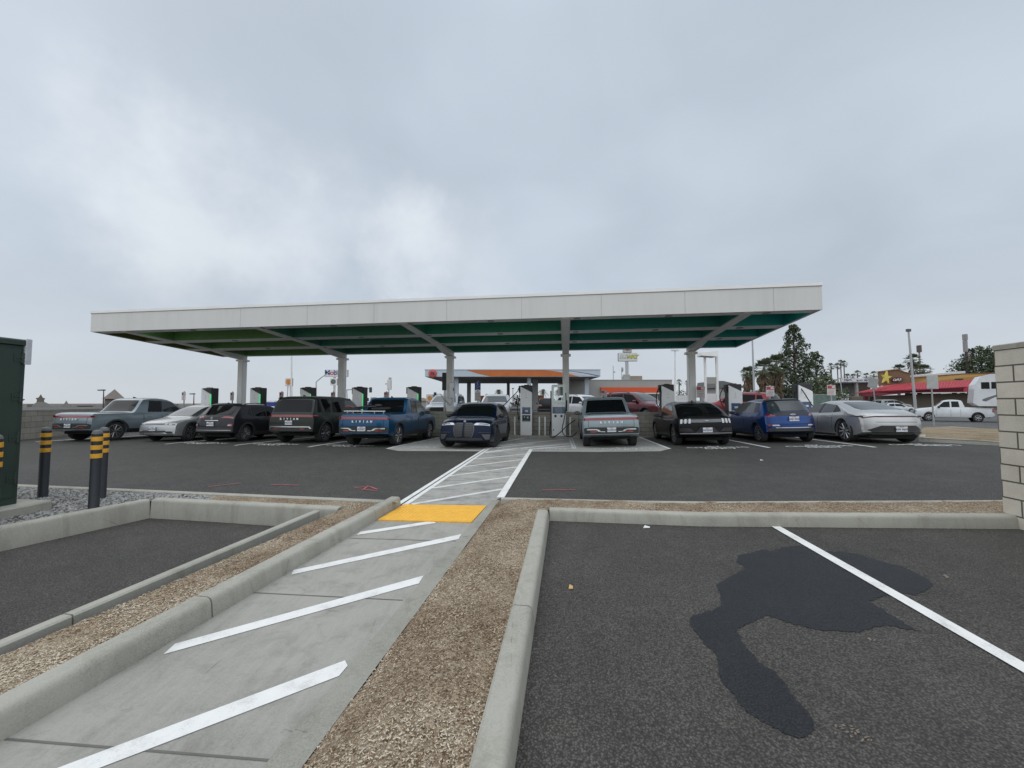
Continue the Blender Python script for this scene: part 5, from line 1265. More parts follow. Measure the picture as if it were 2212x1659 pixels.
def charger_window():
    s, _ = Pv(1207, 900, V_CH - .35); root = rowthing('ev_charger', 'wide white charger with a see through window and two dark screens', 'charger', s, V_CH - .35, .0, CH_G)
    w_, Ht, D = .345, 2.5, .45
    def rr(w, z0, z1, r, n=5):
        p = []
        for cx, cz, a0 in ((w - r, z0 + r, -90), (w - r, z1 - r, 0), (-w + r, z1 - r, 90), (-w + r, z0 + r, 180)):
            for k in range(n + 1): a = R(a0 + 90 * k / n); p.append((cx + r * math.cos(a), cz + r * math.sin(a)))
        return p
    o = rr(w_, 0.02, Ht, .09); i_ = rr(w_ - .10, 1.72, Ht - .10, .05)
    # frame with an opening: lower block plus a ring of quads
    mb = MB(); low = [p for p in rr(w_, .02, Ht, .09)]
    outer = rr(w_, 1.62, Ht, .09); inner = rr(w_ - .10, 1.74, Ht - .10, .05); n = len(outer)
    outer = [(x, max(z, 1.62)) for x, z in rr(w_, 1.62, Ht, .09)]
    outer[0:6] = [(w_ * k / 5 * 0 + w_ - .09 + .09 * k / 5, 1.62) for k in range(6)]; outer[18:24] = [(-w_ + .09 * k / 5 * 0 + .0, 1.62) for k in range(6)]
    outer[18:24] = [(-w_ + .09 * k / 5, 1.62) for k in range(6)]
    vs = [(x, 0, z) for x, z in outer] + [(x, 0, z) for x, z in inner] + [(x, D, z) for x, z in outer] + [(x, D, z) for x, z in inner]
    fs = []
    for k in range(n):
        k2 = (k + 1) % n
        fs += [(k, k2, n + k2, n + k), (2 * n + k, 3 * n + k, 3 * n + k2, 2 * n + k2), (k, 2 * n + k, 2 * n + k2, k2), (n + k, n + k2, 3 * n + k2, 3 * n + k)]
    mb.add(vs, fs); mb.bbox(-w_, w_, 0, D, .02, 1.62, .03)
    fr = mb.build('cabinet', M_CHW, root, 35)
    mb = MB(); iv = rr(w_ - .085, 1.725, Ht - .085, .055); m_ = len(iv)
    vs = [(x, -.006, z) for x, z in iv] + [(x, -.006, z) for x, z in inner]
    mb.add(vs, [(k, (k + 1) % m_, m_ + (k + 1) % m_, m_ + k) for k in range(m_)]); mb.build('led_ring', mat('pale_green_glow', (.2, .5, .35), .4, emit=((.25, .75, .5), .35)), root)
    mb = MB(); mb.box(-.30, .30, -.012, -.001, 1.10, 1.42); p_ = mb.build('screen_surround', M_SCR, root)
    mb = MB(); mb.box(-.17, .17, -.018, -.013, 1.13, 1.39); sc = mb.build('screen', mat('screen_grey', (.10, .14, .20), .15, emit=((.25, .35, .5), .06)), p_)
    mb = MB(); mb.box(-.29, -.21, -.018, -.013, 1.13, 1.39); mb.box(.21, .29, -.018, -.013, 1.13, 1.39); mb.build('side_notice', M_TEAL, p_)
    for x in (-.16, .13):
        mb = MB(); mb.box(x - .045, x + .05, -.02, -.001, .92, 1.03); mb.build('card_reader', M_CHB, root)
    mb = MB(); emblem_bolt(mb, 0, -.004, 1.56, .9); mb.build('bolt_emblem', M_SATIN, root)
    mb = MB(); mb.box(-.27, -.24, -.004, .0, .26, .34); mb.build('warning_label', M_CHB, root)
    mb = MB(); mb.box(w_ + .001, w_ + .07, .05, .3, 1.2, 1.75); mb.box(-w_ - .06, -w_ - .001, .1, .3, .1, 2.2); mb.build('cable_holder', M_CHB, root)
    inv = lambda p: Vector((E2[0] * (p.x - root.location.x) + E2[1] * (p.y - root.location.y), N2[0] * (p.x - root.location.x) + N2[1] * (p.y - root.location.y), p.z))
    for pts in ([z5(540, 760, 18.8), z5(545, 900, 18.75), z5(535, 1040, 18.7), z5(510, 1180, 18.6), z5(490, 1290, 18.4), z5(510, 1370, 18.2), z5(560, 1402, 18.0), z5(640, 1400, 17.6), z5(700, 1340, 17.2)],
                [z5(315, 1180, 18.9), z5(305, 1300, 18.7), z5(310, 1395, 18.3), z5(360, 1412, 18.0), z5(440, 1360, 17.8), z5(540, 1265, 17.6), z5(620, 1200, 17.4), z5(680, 1160, 17.2)]):
        pts = [inv(p) for p in pts]; q = []
        for i in range(len(pts) - 1):
            p0, p1, p2, p3 = pts[max(0, i - 1)], pts[i], pts[i + 1], pts[min(len(pts) - 1, i + 2)]
            for k in range(5):
                t = k / 5; q.append(.5 * ((2 * p1) + (p2 - p0) * t + (2 * p0 - 5 * p1 + 4 * p2 - p3) * t * t + (3 * p1 - p0 - 3 * p2 + p3) * t ** 3))
        q.append(pts[-1]); mb = MB(); mb.tube(q, .021, 7); mb.build('charging_cable', M_RUB, root, 60)
charger_window()
# raised slab the two middle chargers stand on, guard posts
mb = MB(); mb.bbox(-3.3, 8.2, V_WALL - .95, V_WALL - .003, -.3, .015, .02); o = mb.build('charger_plinth', M_CONK); o.rotation_euler[2] = -TH; tag(o, kind='structure')
for i, px in enumerate((1112, 1165, 1177.4, 1231.5)):
    s_, zt = Pv(px, 898, 19.0); root = rowthing('guard_post', ['thin white guard post left of the slim charger', 'thin white guard post just right of the slim charger', 'thin white guard post nearest the left side of the wide charger', 'thin white guard post right of the wide charger'][i], 'post', s_, 18.98, 0, 'guard posts by the middle chargers')
    mb = MB(); mb.lathe([(.035, .0), (.035, .9), (.03, .93), (.001, .94)], 12); mb.build('post', M_CHW, root, 40)
    mb = MB(); mb.lathe([(.07, .016), (.07, .03), (.036, .032)], 12); mb.build('base_plate', M_SATIN, root)

# electrical box on the column and charging signs on the wall
root = rowthing('electrical_box', 'grey electrical box fixed to the third canopy column', 'electrical box', -6.2, V_COL - .17, 1.75)
mb = MB(); mb.bbox(.06, .34, -.16, -.002, .12, .95, .015); mb.build('box', M_SATIN, root)
mb = MB(); mb.box(.26, .30, -.18, -.161, .5, .66); mb.build('switch_handle', M_BLAC, root)
mb = MB(); mb.tube([(.2, -.08, .118), (.2, -.08, -.1), (.1, -.1, -.25), (-.25, -.1, .05), (-.45, -.1, .35)], .018, 6); mb.build('conduit', M_SATIN, root)
root = rowthing('speaker_cabinet', 'tall dark perforated cabinet standing left of the third canopy column', 'cabinet', *Pv(971.5 - 12.5, 850, 20.4)[:1], 20.45, UPZ)
zz0 = Pv(959, 843, 20.45)[1] - UPZ; zz1 = Pv(959, 805, 20.45)[1] - UPZ
mb = MB(); mb.bbox(-.13, .13, 0, .25, zz0, zz1, .01); mb.build('cabinet', M_BLAC, root); mb = MB(); mb.box(-.05, .05, .05, .15, 0, zz0); mb.build('post', M_SATIN, root)
M_SGN = mat('sign_white', (.62, .60, .60), .5, var=.05); M_SGR = mat('sign_red', (.42, .06, .06), .5); M_SGB = mat('sign_blue', (.03, .05, .22), .5); M_SGL = mat('sign_ink', (.40, .20, .20), .6); M_GALV = mat('galvanised_post', (.36, .37, .37), .5, metal=.6); M_BACK = mat('sign_back', (.30, .31, .31), .45, metal=.5)
SIGNS = [(397.5, 847, 864.5, 11, 'left of the far left charger'), (502, 847.5, 865, 10, 'left of the far left canopy column'), (608.5, 847, 865, 11, 'left of the green suv charger'), (720, 847.5, 865, 11, 'left of the second canopy column'), (835, 847, 863, 11.5, 'above the roof of the blue pickup'), (1304.5, 843.6, 859, 12.4, 'above the silver pickup right of the crossing'), (1513, 834, 859, 16, 'just right of the fifth canopy column'), (1663, 834, 856, 15, 'above the blue hatchback'), (1795, 831.8, 853.7, 15, 'above the roof of the silver saloon')]
for px, y0, y1, w_, where in SIGNS:
    v = V_WALL + .1; s_, zt = Pv(px, y0, v); _, zl = Pv(px, y1, v); hw_ = w_ * 20 / 832 / 2
    root = rowthing('parking_sign', 'small red and white charging sign ' + where, 'sign', s_, v, 1.157, 'charging bay signs on the block wall')
    mb = MB(); mb.box(-.025, .025, .0, .04, 0, zt - 1.157 + .05); mb.build('post', M_GALV, root)
    mb = MB(); mb.bbox(-hw_, hw_, -.02, -.002, zl - 1.157, zt - 1.157, .006); b_ = mb.build('sign_board', M_SGN, root)
    h = zt - zl; z0 = zl - 1.157
    mb = MB(); mb.box(-hw_ * .9, hw_ * .9, -.024, -.021, z0 + h * .64, z0 + h * .95); mb.build('sign_header', M_SGR if px > 1400 else mat('sign_header_%d' % px, (.16, .10, .12), .6) if px in (502, 397.5) else M_SGR, b_)
    mb = MB(); mb.box(hw_ * .1, hw_ * .8, -.027, -.0245, z0 + h * .70, z0 + h * .90); mb.build('sign_panel', M_SGN, b_)
    mb = MB()
    for k in range(4): mb.box(-hw_ * random.uniform(.5, .8), hw_ * random.uniform(.5, .8), -.024, -.021, z0 + h * (.1 + .13 * k), z0 + h * (.145 + .13 * k))
    mb.build('sign_rule', M_SGL, b_)
def hc_sign():
    v = V_WALL + .1; s_, zt = Pv(1032, 825, v); _, zm = Pv(1032, 843.6, v); _, zl = Pv(1032, 866, v)
    root = rowthing('accessible_sign', 'blue wheelchair sign with a smaller notice beneath it', 'sign', s_, v, 1.157)
    b = 1.157; mb = MB(); mb.box(-.025, .025, 0, .04, 0, zt - b + .04); mb.build('post', M_GALV, root)
    mb = MB(); mb.bbox(-.16, .16, -.02, -.002, zm - b, zt - b, .006); bb = mb.build('sign_board', M_SGB, root)
    c = zt - b - .18
    mb = MB(); y = -.026
    mb.lathe([(.022, -.004), (.022, .002), (.001, .003)], 12, 'Y', (-.02, y, c + .115))
    mb.tube([(-.02, y, c + .09), (-.012, y, c + .0), (.055, y, c - .005), (.085, y, c - .09), (.11, y, c - .085)], .011, 6); mb.tube([(-.018, y, c + .05), (.05, y, c + .045)], .009, 6)
    mb.tube([(.06 * math.cos(a) - .01, y, c - .05 + .07 * math.sin(a)) for a in [R(100 + i * 20) for i in range(13)]], .009, 6)
    mb.build('wheelchair_symbol', M_LAMP, bb)
    mb = MB(); mb.box(-.1, .1, -.026, -.021, zm - b + .03, zm - b + .045); mb.box(-.08, .08, -.026, -.021, zm - b + .06, zm - b + .072); mb.build('sign_rule', M_LAMP, bb)
    mb = MB(); mb.bbox(-.16, .16, -.02, -.002, zl - b, zm - b - .02, .006); nb = mb.build('notice_board', M_SGN, root)
    mb = MB()
    for k in range(5): mb.box(-.11, .12, -.026, -.021, zl - b + .06 + k * .08, zl - b + .085 + k * .08)
    mb.build('sign_rule', M_SGL, nb)
hc_sign()

# ------------------------------------------------------------------ foreground left: cabinet and bollards
M_CAB = mat('cabinet_green', (.020, .040, .030), .5, var=.12, vscale=3, bump=.1, bscale=30)
M_POLY = mat('plastic_wrap', (.45, .47, .50), .25, var=.1, coat=.6)
def cabinet():
    cs, cv = E2[0] * -6.74 + E2[1] * 5.32, N2[0] * -6.74 + N2[1] * 5.32
    root = rowthing('utility_cabinet', 'dark green steel utility cabinet on a concrete pad at the left edge', 'cabinet', cs, cv, .25)
    mb = MB(); mb.bbox(-1.5, 0, -1.9, 0, 0, 2.16, .012); mb.build('cabinet_body', M_CAB, root)
    mb = MB(); mb.bbox(-1.53, .03, -1.93, .03, 2.16, 2.24, .02); mb.build('lid', M_CAB, root)
    mb = MB(); mb.box(.001, .014, -1.75, -.06, .1, 2.1); mb.build('door', M_CAB, root)
    for z in (.35, .9, 1.45, 1.98):
        mb = MB(); mb.tube([(.02, -.045, z - .07), (.02, -.045, z + .07)], .016, 8); mb.box(.001, .02, -.13, -.03, z - .05, z + .05)
        for q in (-.1, -.06): mb.lathe([(.009, .0), (.009, .03), (.001, .034)], 8, 'X', (0, q, z))
        mb.build('hinge', M_CAB, root)
    mb = MB(); mb.bbox(-.01, .037, -.03, .037, 1.9, 2.255, .01); mb.build('corner_wrap', M_POLY, root)
    mb = MB(); mb.bbox(-1.7, .24, -2.1, .22, -.2, -.001, .02); o = mb.build('cabinet_pad', M_CONK, root)
cabinet()
M_BOL = mat('bollard_charcoal', (.021, .024, .030), .55, var=.12, vscale=8, bump=.15, bscale=60)
M_TAPE = mat('bollard_tape', (.72, .37, .03), .5, var=.10, vscale=12)
M_CAPG = mat('bollard_cap', (.14, .145, .15), .7, var=.15)
def bollard_proto():
    root = thing('bollard', 'x', 'bollard', group='charcoal bollards with amber bands'); r = .058
    mb = MB(); mb.lathe([(r * 1.3, -.05), (r * 1.3, .012), (r * 1.05, .014), (r, .02), (r, 1.06)], 28); mb.build('bollard_body', M_BOL, root, 40)
    mb = MB(); mb.lathe([(r + .001, 1.055), (r * .97, 1.075), (r * .82, 1.098), (r * .45, 1.112), (.001, 1.116)], 28); mb.build('cap', M_CAPG, root, 60)
    for z in (.985, .865, .745):
        mb = MB(); mb.lathe([(r + .0005, z - .032), (r + .004, z - .03), (r + .004, z + .03), (r + .0005, z + .032)], 28); mb.build('reflective_band', M_TAPE, root, 40)
    return root
B0 = bollard_proto()
for i, (px, py, lab) in enumerate(((202, 1099, 'front charcoal bollard of the close pair, nearest the kerb wall'), (218, 1076, 'charcoal bollard standing partly behind the front one'), (92, 1074, 'charcoal bollard on the gravel beside the green cabinet'))):
    o = B0 if i == 0 else copy_tree(B0); p = G(px, py, .12); o.location = p; o['label'] = lab; o.rotation_euler[2] = i * 1.3
o = copy_tree(B0); o['label'] = 'charcoal bollard in front of the green cabinet, cut by the left photo edge'; p = PY(-8, 938, 4.75); o.location = (p.x, p.y, p.z - 1.116)

# bicycle lying on the blue truck
def bicycle():
    M = BT.matrix_basis.copy()
    root = bpy.data.objects.new('bicycle', None); COL.objects.link(root); tag(root, 'dark bicycle with red forks lying on the blue pickup bed', 'bicycle')
    root.location = BT.matrix_basis @ Vector((-.1, .72 - 2.75, 1.27)); root.rotation_euler = BT.rotation_euler
    BRED = mat('bike_red', (.22, .02, .03), .35, coat=.5)
    for (x, y) in ((-.62, -.05), (.42, .1)):
        mb = MB(); n = 28
        mb.tube([(x + .34 * math.cos(2 * math.pi * k / n), y + .3 * math.sin(2 * math.pi * k / n), .14 + .03 * math.sin(2 * math.pi * k / n)) for k in range(n + 1)], .028, 7, caps=False); w_ = mb.build('wheel', M_RUB, root, 60)
        mb = MB(); mb.lathe([(.03, .12), (.03, .17)], 10, 'Z', (x, y, 0))
        for k in range(10): a = k * .628; mb.tube([(x, y, .145), (x + .33 * math.cos(a), y + .29 * math.sin(a), .14 + .03 * math.sin(a))], .004, 4)
        mb.build('spokes', M_RIMD, w_)
    mb = MB()
    for a, b in (((-.62, -.05, .17), (-.25, .1, .22)), ((-.25, .1, .22), (.2, .12, .24)), ((-.25, .1, .22), (-.05, -.12, .2)), ((-.05, -.12, .2), (.2, .12, .24)), ((-.05, -.12, .2), (.3, -.05, .2))): mb.tube([a, b], .02, 7)
    mb.build('frame', M_BLAC, root, 60)
    mb = MB(); mb.tube([(-.62, -.05, .17), (-.8, -.1, .24), (-.95, -.05, .2)], .022, 7); mb.build('fork', BRED, root, 60)
    mb = MB(); mb.tube([(-.1, -.25, .3), (.0, -.1, .27), (.02, .1, .28), (-.1, .28, .3)], .014, 6); mb.build('handlebar', M_BLAC, root, 60)
    mb = MB(); mb.bbox(.22, .46, -.02, .1, .24, .30, .02); mb.build('saddle', M_BLAC, root, 60)
bicycle()
mb = MB(); mb.tube([(-.92, .35, 1.30), (.72, .35, 1.30)], .022, 8)
for x in (-.78, -.55, -.2, .3, .66): mb.tube([(x, .35, 1.225), (x, .35, 1.30)], .014, 6)
for vtx in range(len(mb.v)): mb.v[vtx] = (mb.v[vtx][0], mb.v[vtx][1] - 2.75, mb.v[vtx][2])
mb.build('bed_crossbar', M_CHR, BT, 60)

# ------------------------------------------------------------------ beyond the wall: upper forecourt, street, verge
M_FORE = asphalt('forecourt_asphalt', (.11, .11, .11), 2.5, .3)
M_STREET = asphalt('street_asphalt', (.13, .13, .128), 2.5, .3)
sheet('forecourt', [[XY(RW(-70, 20.0)), XY(RW(13.2, 20.0)), (30, 300), (-420, 300)]], M_FORE, z=UPZ)
def st_z(x, y): return pl([(12, .22), (17, .2), (34, -.05), (54, .07), (75, .8), (90, .8), (400, .8)], y)
sheet('street', [[XY(RW(12.6, 20.2)), (13.2, 18.2), (24, 14.0), (60, 6), (260, 20), (420, 300), (26, 300)]], M_STREET, z=st_z, step=6)
VG = [PY(1984, 945.5, 13.6), PY(2260, 963, 11.2), PY(2400, 952, 13.5), PY(2161, 929.3, 17.6), PY(2059, 922, 19.6), PY(1994, 924, 18.9)]
cvx = sum((p.x for p in VG)) / 6; cvy = sum((p.y for p in VG)) / 6
sheet('verge', [[XY(p) for p in VG]], M_DIRT2, z=lambda x, y: .40 + .05 * math.exp(-((x - cvx) ** 2 + (y - cvy) ** 2) / 14), step=.5, amp=.02, ns=2)
kerb('kerb_verge', [VG[1], VG[0], VG[5], VG[4], VG[3], VG[2]], .16, .12, .42, False, False, seg=3)

# ------------------------------------------------------------------ background vehicles
def plain_car(kind, label, P, pos, heading, cat='car', name='parked_car', sc=1.0, steer=0, spokes=5, group=None, rail=False, grille=True):
    root = thing(name, label, cat, (0, 0, 0), 0, group)
    if kind == 'suv':
        L = 4.6; out = [(0, .45), (0, .62), (.02, .85), (.05, 1.0), (.1, 1.08), (.3, 1.45), (.42, 1.58), (.6, 1.63), (1.7, 1.67), (2.3, 1.64), (2.65, 1.55), (3.4, 1.12), (3.55, 1.07), (4.2, 1.0), (4.48, .88), (4.57, .72), (4.6, .5), (4.605, .32)]
        c = Car(root, L, .925, out, [(0, 1.0), (1.5, 1.02), (3.4, 1.0), (4.6, .82)], .77, (.85, 3.62), .36, zb=.27, bow=(.12, .2), plan=(.08, .10), edge=.06)
        c.body(P); c.arch(M_CLAD, .05); c.wheels(spokes, .22, .7, steer=steer)
        c.rear('rear_window', M_GLASS, [(1.12, -.74, .74), (1.3, -.7, .7), (1.52, -.63, .63)]); c.top('windscreen', M_GLASSL, [(2.68, -.62, .62), (3.0, -.69, .69), (3.36, -.77, .77)])
        c.side('side_window', M_GLASS, [[(.5, 1.09), (.95, 1.07), (.98, 1.48), (.68, 1.46)]], nu=3); c.side('side_window', M_GLASS, [[(1.03, 1.07), (1.95, 1.06), (1.95, 1.53), (1.06, 1.49)]]); c.side('side_window', M_GLASS, [[(2.02, 1.06), (3.12, 1.06), (2.64, 1.48), (2.02, 1.53)]], nu=8)
        c.side('sill_cladding', M_CLAD, [[(1.25, .28), (3.2, .28), (3.2, .42), (1.25, .42)]], .012, nu=6)
        if rail: rails(c, .8, 2.4, M_BLAC)
        c.rear('bumper', M_CLAD, [(.45, -.84, .84), (.6, -.88, .88)], .014)
        for sd in (-1, 1):
            X = lambda a, b: tuple(sorted((sd * a, sd * b)))
            c.rear('tail_light', M_RED, [(.86, *X(.5, .88)), (1.04, *X(.62, .87))], .012, nu=5)
            c.front('headlight', M_LAMP, [(.96, *X(.52, .82)), (.88, *X(.44, .86)), (.84, *X(.5, .86))], .014, nu=6)
            c.front('fog_lamp', M_BLAC, [(.56, *X(.58, .84)), (.44, *X(.6, .84))], .012, nu=3)
        if grille:
            c.front('grille', M_BLAC, [(.84, -.46, .46), (.72, -.56, .56), (.58, -.5, .5), (.5, -.36, .36)], .012); c.front('grille_trim', M_SATIN, [(.86, -.47, .47), (.84, -.48, .48)], .02, sub=1)
        c.front('bumper', M_CLAD, [(.44, -.6, .6), (.34, -.62, .62)], .012); c.mirrors(2.95, 1.06, P, 1.0)
    else:
        L = 4.75; out = [(0, .42), (0, .56), (.015, .74), (.05, .9), (.12, .99), (.35, 1.02), (.8, 1.05), (1.35, 1.32), (1.6, 1.40), (2.1, 1.44), (2.5, 1.41), (2.8, 1.33), (3.5, .98), (3.65, .93), (4.3, .85), (4.6, .74), (4.72, .6), (4.75, .45), (4.755, .3)]
        c = Car(root, L, .915, out, [(0, .92), (1.5, .94), (3.4, .9), (4.75, .7)], .70, (1.0, 3.8), .33, zb=.2, bow=(.16, .2), plan=(.09, .11), edge=.06)
        c.body(P); c.arch(M_BLAC, .02); c.wheels(spokes, .21, .72)
        c.top('rear_window', M_GLASS, [(.85, -.66, .66), (1.1, -.62, .62), (1.4, -.56, .56)]); c.top('windscreen', M_GLASSL, [(2.82, -.58, .58), (3.1, -.66, .66), (3.46, -.74, .74)])
        c.side('side_window', M_GLASS, [[(1.15, 1.0), (1.95, .98), (1.95, 1.32), (1.45, 1.28)]]); c.side('side_window', M_GLASS, [[(2.02, .98), (3.2, .96), (2.72, 1.27), (2.02, 1.32)]], nu=8)
        for sd in (-1, 1):
            X = lambda a, b: tuple(sorted((sd * a, sd * b)))
            c.rear('tail_light', M_RED, [(.80, *X(.45, .85)), (.93, *X(.5, .85))], .012, nu=5); c.front('headlight', M_LAMP, [(.78, *X(.45, .8)), (.68, *X(.42, .84))], .012, nu=5)
        c.front('grille', M_BLAC, [(.62, -.4, .4), (.42, -.5, .5)], .012); c.mirrors(3.0, .95, P, .95)
    c.gaps((1.0, 2.0, 3.15), .42); c.handles((1.15, 2.15), .88 if kind == 'suv' else .84, P)
    root.location = pos; root.rotation_euler = (0, 0, -heading); root.scale = (sc,) * 3
    return c
def upz(px, top, H, Yv, z0=None):
    """ground point of a car whose roof shows at pixel (px, top)"""
    p = PY(px, top, Yv); return Vector((p.x, p.y, p.z - H if z0 is None else z0))
BG = 'cars parked on the forecourt behind the wall'
plain_car('suv', 'silver grey crossover facing the wall, behind the third canopy column', paint('pale_grey_paint', (.33, .37, .41), .3), upz(966, 849, 1.72, 24.5), math.pi + .05, group=BG, rail=True)
plain_car('suv', 'silver white crossover with roof rails between the third column and the slim charger', P_LSILV, upz(1072, 849, 1.72, 24.3), math.pi + .03, group=BG, rail=True)
plain_car('suv', 'white crossover partly hidden behind the silver pickup on the pad', P_WHITE, upz(1262, 851, 1.69, 25.0), math.pi - .62, group=BG, rail=True)
plain_car('suv', 'maroon suv with a silver grille behind the block wall', P_MAROON, upz(1375, 848, 1.72, 23.6), math.pi - .58, group=BG, rail=True, sc=1.06)
plain_car('suv', 'red suv seen from behind between two chargers at the right', P_REDC, upz(1598, 850, 1.70, 26.5), -.62, group=BG, rail=True, sc=1.06)
plain_car('suv', 'white suv far off behind the blue pickup cab', P_WHITE, upz(802, 856.5, 1.68, 45), .1, group='cars far beyond the wall')
plain_car('sedan', 'pale car behind the roof of the green suv', P_LSILV, upz(745, 866, 1.44, 38), 1.5, group='cars far beyond the wall')
plain_car('suv', 'dark vehicle under the gas station canopy beside the slim charger', P_BLACK, upz(1180, 860, 1.67, 40), .05, cat='car')
plain_car('sedan', 'silver saloon parked behind the silver sports saloon', P_LSILV, Vector((*XY(PY(1930, 894, 52)), .12)), -1.45 + math.pi, group='cars beside the restaurant', sc=1.05)
plain_car('suv', 'dark glazed silver van beside the red roofed restaurant', paint('pewter_paint', (.22, .24, .23), .4), upz(1925, 863.5, 1.67, 60, .3), 1.6, group='cars beside the restaurant', sc=1.1)
plain_car('sedan', 'white saloon between the fence and the restaurant', P_WHITE, Vector((*XY(PY(1845, 880, 62)), .42)), 1.2, group='cars beside the restaurant')

def white_pickup():
    root = thing('pickup_truck', 'white extended cab pickup truck parked on the street', 'pickup truck'); L = 6.1
    out = [(0, .55), (0, .7), (.02, .74), (.06, .8), (.08, 1.2), (.12, 1.27), (.2, 1.28), (2.05, 1.29), (2.12, 1.3), (2.2, 1.5), (2.3, 1.82), (2.42, 1.9), (2.9, 1.95), (3.4, 1.94), (3.75, 1.84), (4.45, 1.32), (4.6, 1.27), (5.5, 1.2), (5.9, 1.1), (6.02, .95), (6.08, .7), (6.1, .5), (6.105, .4)]
    c = Car(root, L, 1.0, out, [(0, 1.2), (2.2, 1.22), (4.4, 1.2), (6.1, 1.02)], .80, (1.25, 4.95), .40, zb=.42, bow=(.04, .16), plan=(.02, .08), edge=.05)
    c.body(P_WHITE); c.arch(M_CLAD, .05); c.wheels(6, .27, .62, twin=False)
    c.side('side_window', M_GLASS, [[(2.55, 1.3), (3.15, 1.3), (3.15, 1.8), (2.62, 1.8)]]); c.side('side_window', M_GLASS, [[(3.28, 1.29), (4.25, 1.29), (3.72, 1.76), (3.28, 1.8)]], nu=8)
    c.rear('rear_window', M_GLASS, [(1.36, -.74, .74), (1.8, -.68, .68)]); c.top('windscreen', M_GLASSL, [(3.8, -.7, .7), (4.4, -.82, .82)])
    for sd in (-1, 1):
        X = lambda a, b: tuple(sorted((sd * a, sd * b)))
        c.rear('tail_light', M_RED, [(.86, *X(.84, .98)), (1.18, *X(.86, .98))], .012, nu=3); c.front('headlight', M_LAMP, [(1.0, *X(.55, .9)), (.86, *X(.6, .93))], .012, nu=4)
    c.side('tail_light', M_RED, [[(.06, .86), (.22, .86), (.22, 1.18), (.06, 1.18)]], .01)
    c.rear('bumper', M_CHR, [(.58, -.96, .96), (.74, -.96, .96)], .03); c.front('grille', M_BLAC, [(1.02, -.5, .5), (.74, -.55, .55)], .012); c.front('bumper', M_CHR, [(.7, -.85, .85), (.55, -.85, .85)], .03)
    c.gaps((2.5, 3.22, 4.35), .5, 1.2); c.handles((3.35,), 1.08, M_CHR); c.mirrors(4.15, 1.26, M_BLAC, 1.3)
    a = PY(2005, 908, 35.2); d = Vector((-.743, .669)); b = a - Vector((d.x, d.y, 0)) * 3.7 * .77
    mid = (a + b) / 2; hd = math.atan2(d.x, d.y)
    root.location = (mid.x, mid.y, -.06); root.rotation_euler = (0, 0, -hd); root.scale = (1, .77, 1)
    return root, hd, d
WP, WPH, WPD = white_pickup()
def trailer():
    root = thing('travel_trailer', 'white fifth wheel travel trailer with two dark windows behind the pickup', 'trailer'); W2 = 1.2
    prof = [(-.3, 1.55), (.1, 1.28), (2.35, 1.28), (2.75, 1.1), (2.95, .62), (8.6, .55), (8.6, 3.85), (1.0, 3.95), (.35, 3.8), (-.1, 3.1)]
    mb = MB(); mb.prism([(-y, z) for y, z in prof], -W2, W2, 'X'); mb.build('body', P_WHITE, root)
    for sd in (-1, 1):
        mb = MB()
        for y, hy in ((.6, .28), (1.25, .25)): mb.box(sd * W2 - .012, sd * W2 + .012, -y - hy, -y + hy, 2.72, 3.28)
        f = mb.build('window', M_GLASS, root)
        mb = MB(); q = []
        for i in range(9): t = i / 8; q.append((.35 + 1.7 * t, 1.85 + .5 * math.sin(t * 1.5)))
        r_ = [(y, z - lerp(.02, .32, 1 - i / 8) * (.4 if i == 0 else 1)) for i, (y, z) in enumerate(q)][::-1]
        mb.prism([(-y, z) for y, z in q + r_], sd * W2 - .008, sd * W2 + .008, 'X'); mb.build('stripe', M_LAMPD, root)
        mb = MB(); mb.box(sd * W2 - .012, sd * W2 + .012, -4.1, -3.3, 1.2, 1.55); mb.build('hatch', M_GLASS, root)
        for y in (5.4, 6.3):
            mb = MB(); mb.lathe([(.2, -.1), (.36, -.1), (.38, 0), (.36, .1), (.2, .1)], 24, 'X', (sd * (W2 - .15), -y, .38)); mb.build('wheel', M_RUB, root, 40)
    mb = MB(); mb.prism([(-.15, 1.28), (.15, 1.28), (.1, 1.0), (-.1, 1.0)], -2.0, -1.6, 'Y'); mb.build('hitch_pin', M_BLAC, root)
    p = Vector((WP.location.x, WP.location.y)) - WPD * 1.35
    root.location = (p.x, p.y, .06); root.scale = (1, .8, 1); root.rotation_euler = (0, 0, -WPH)
trailer()

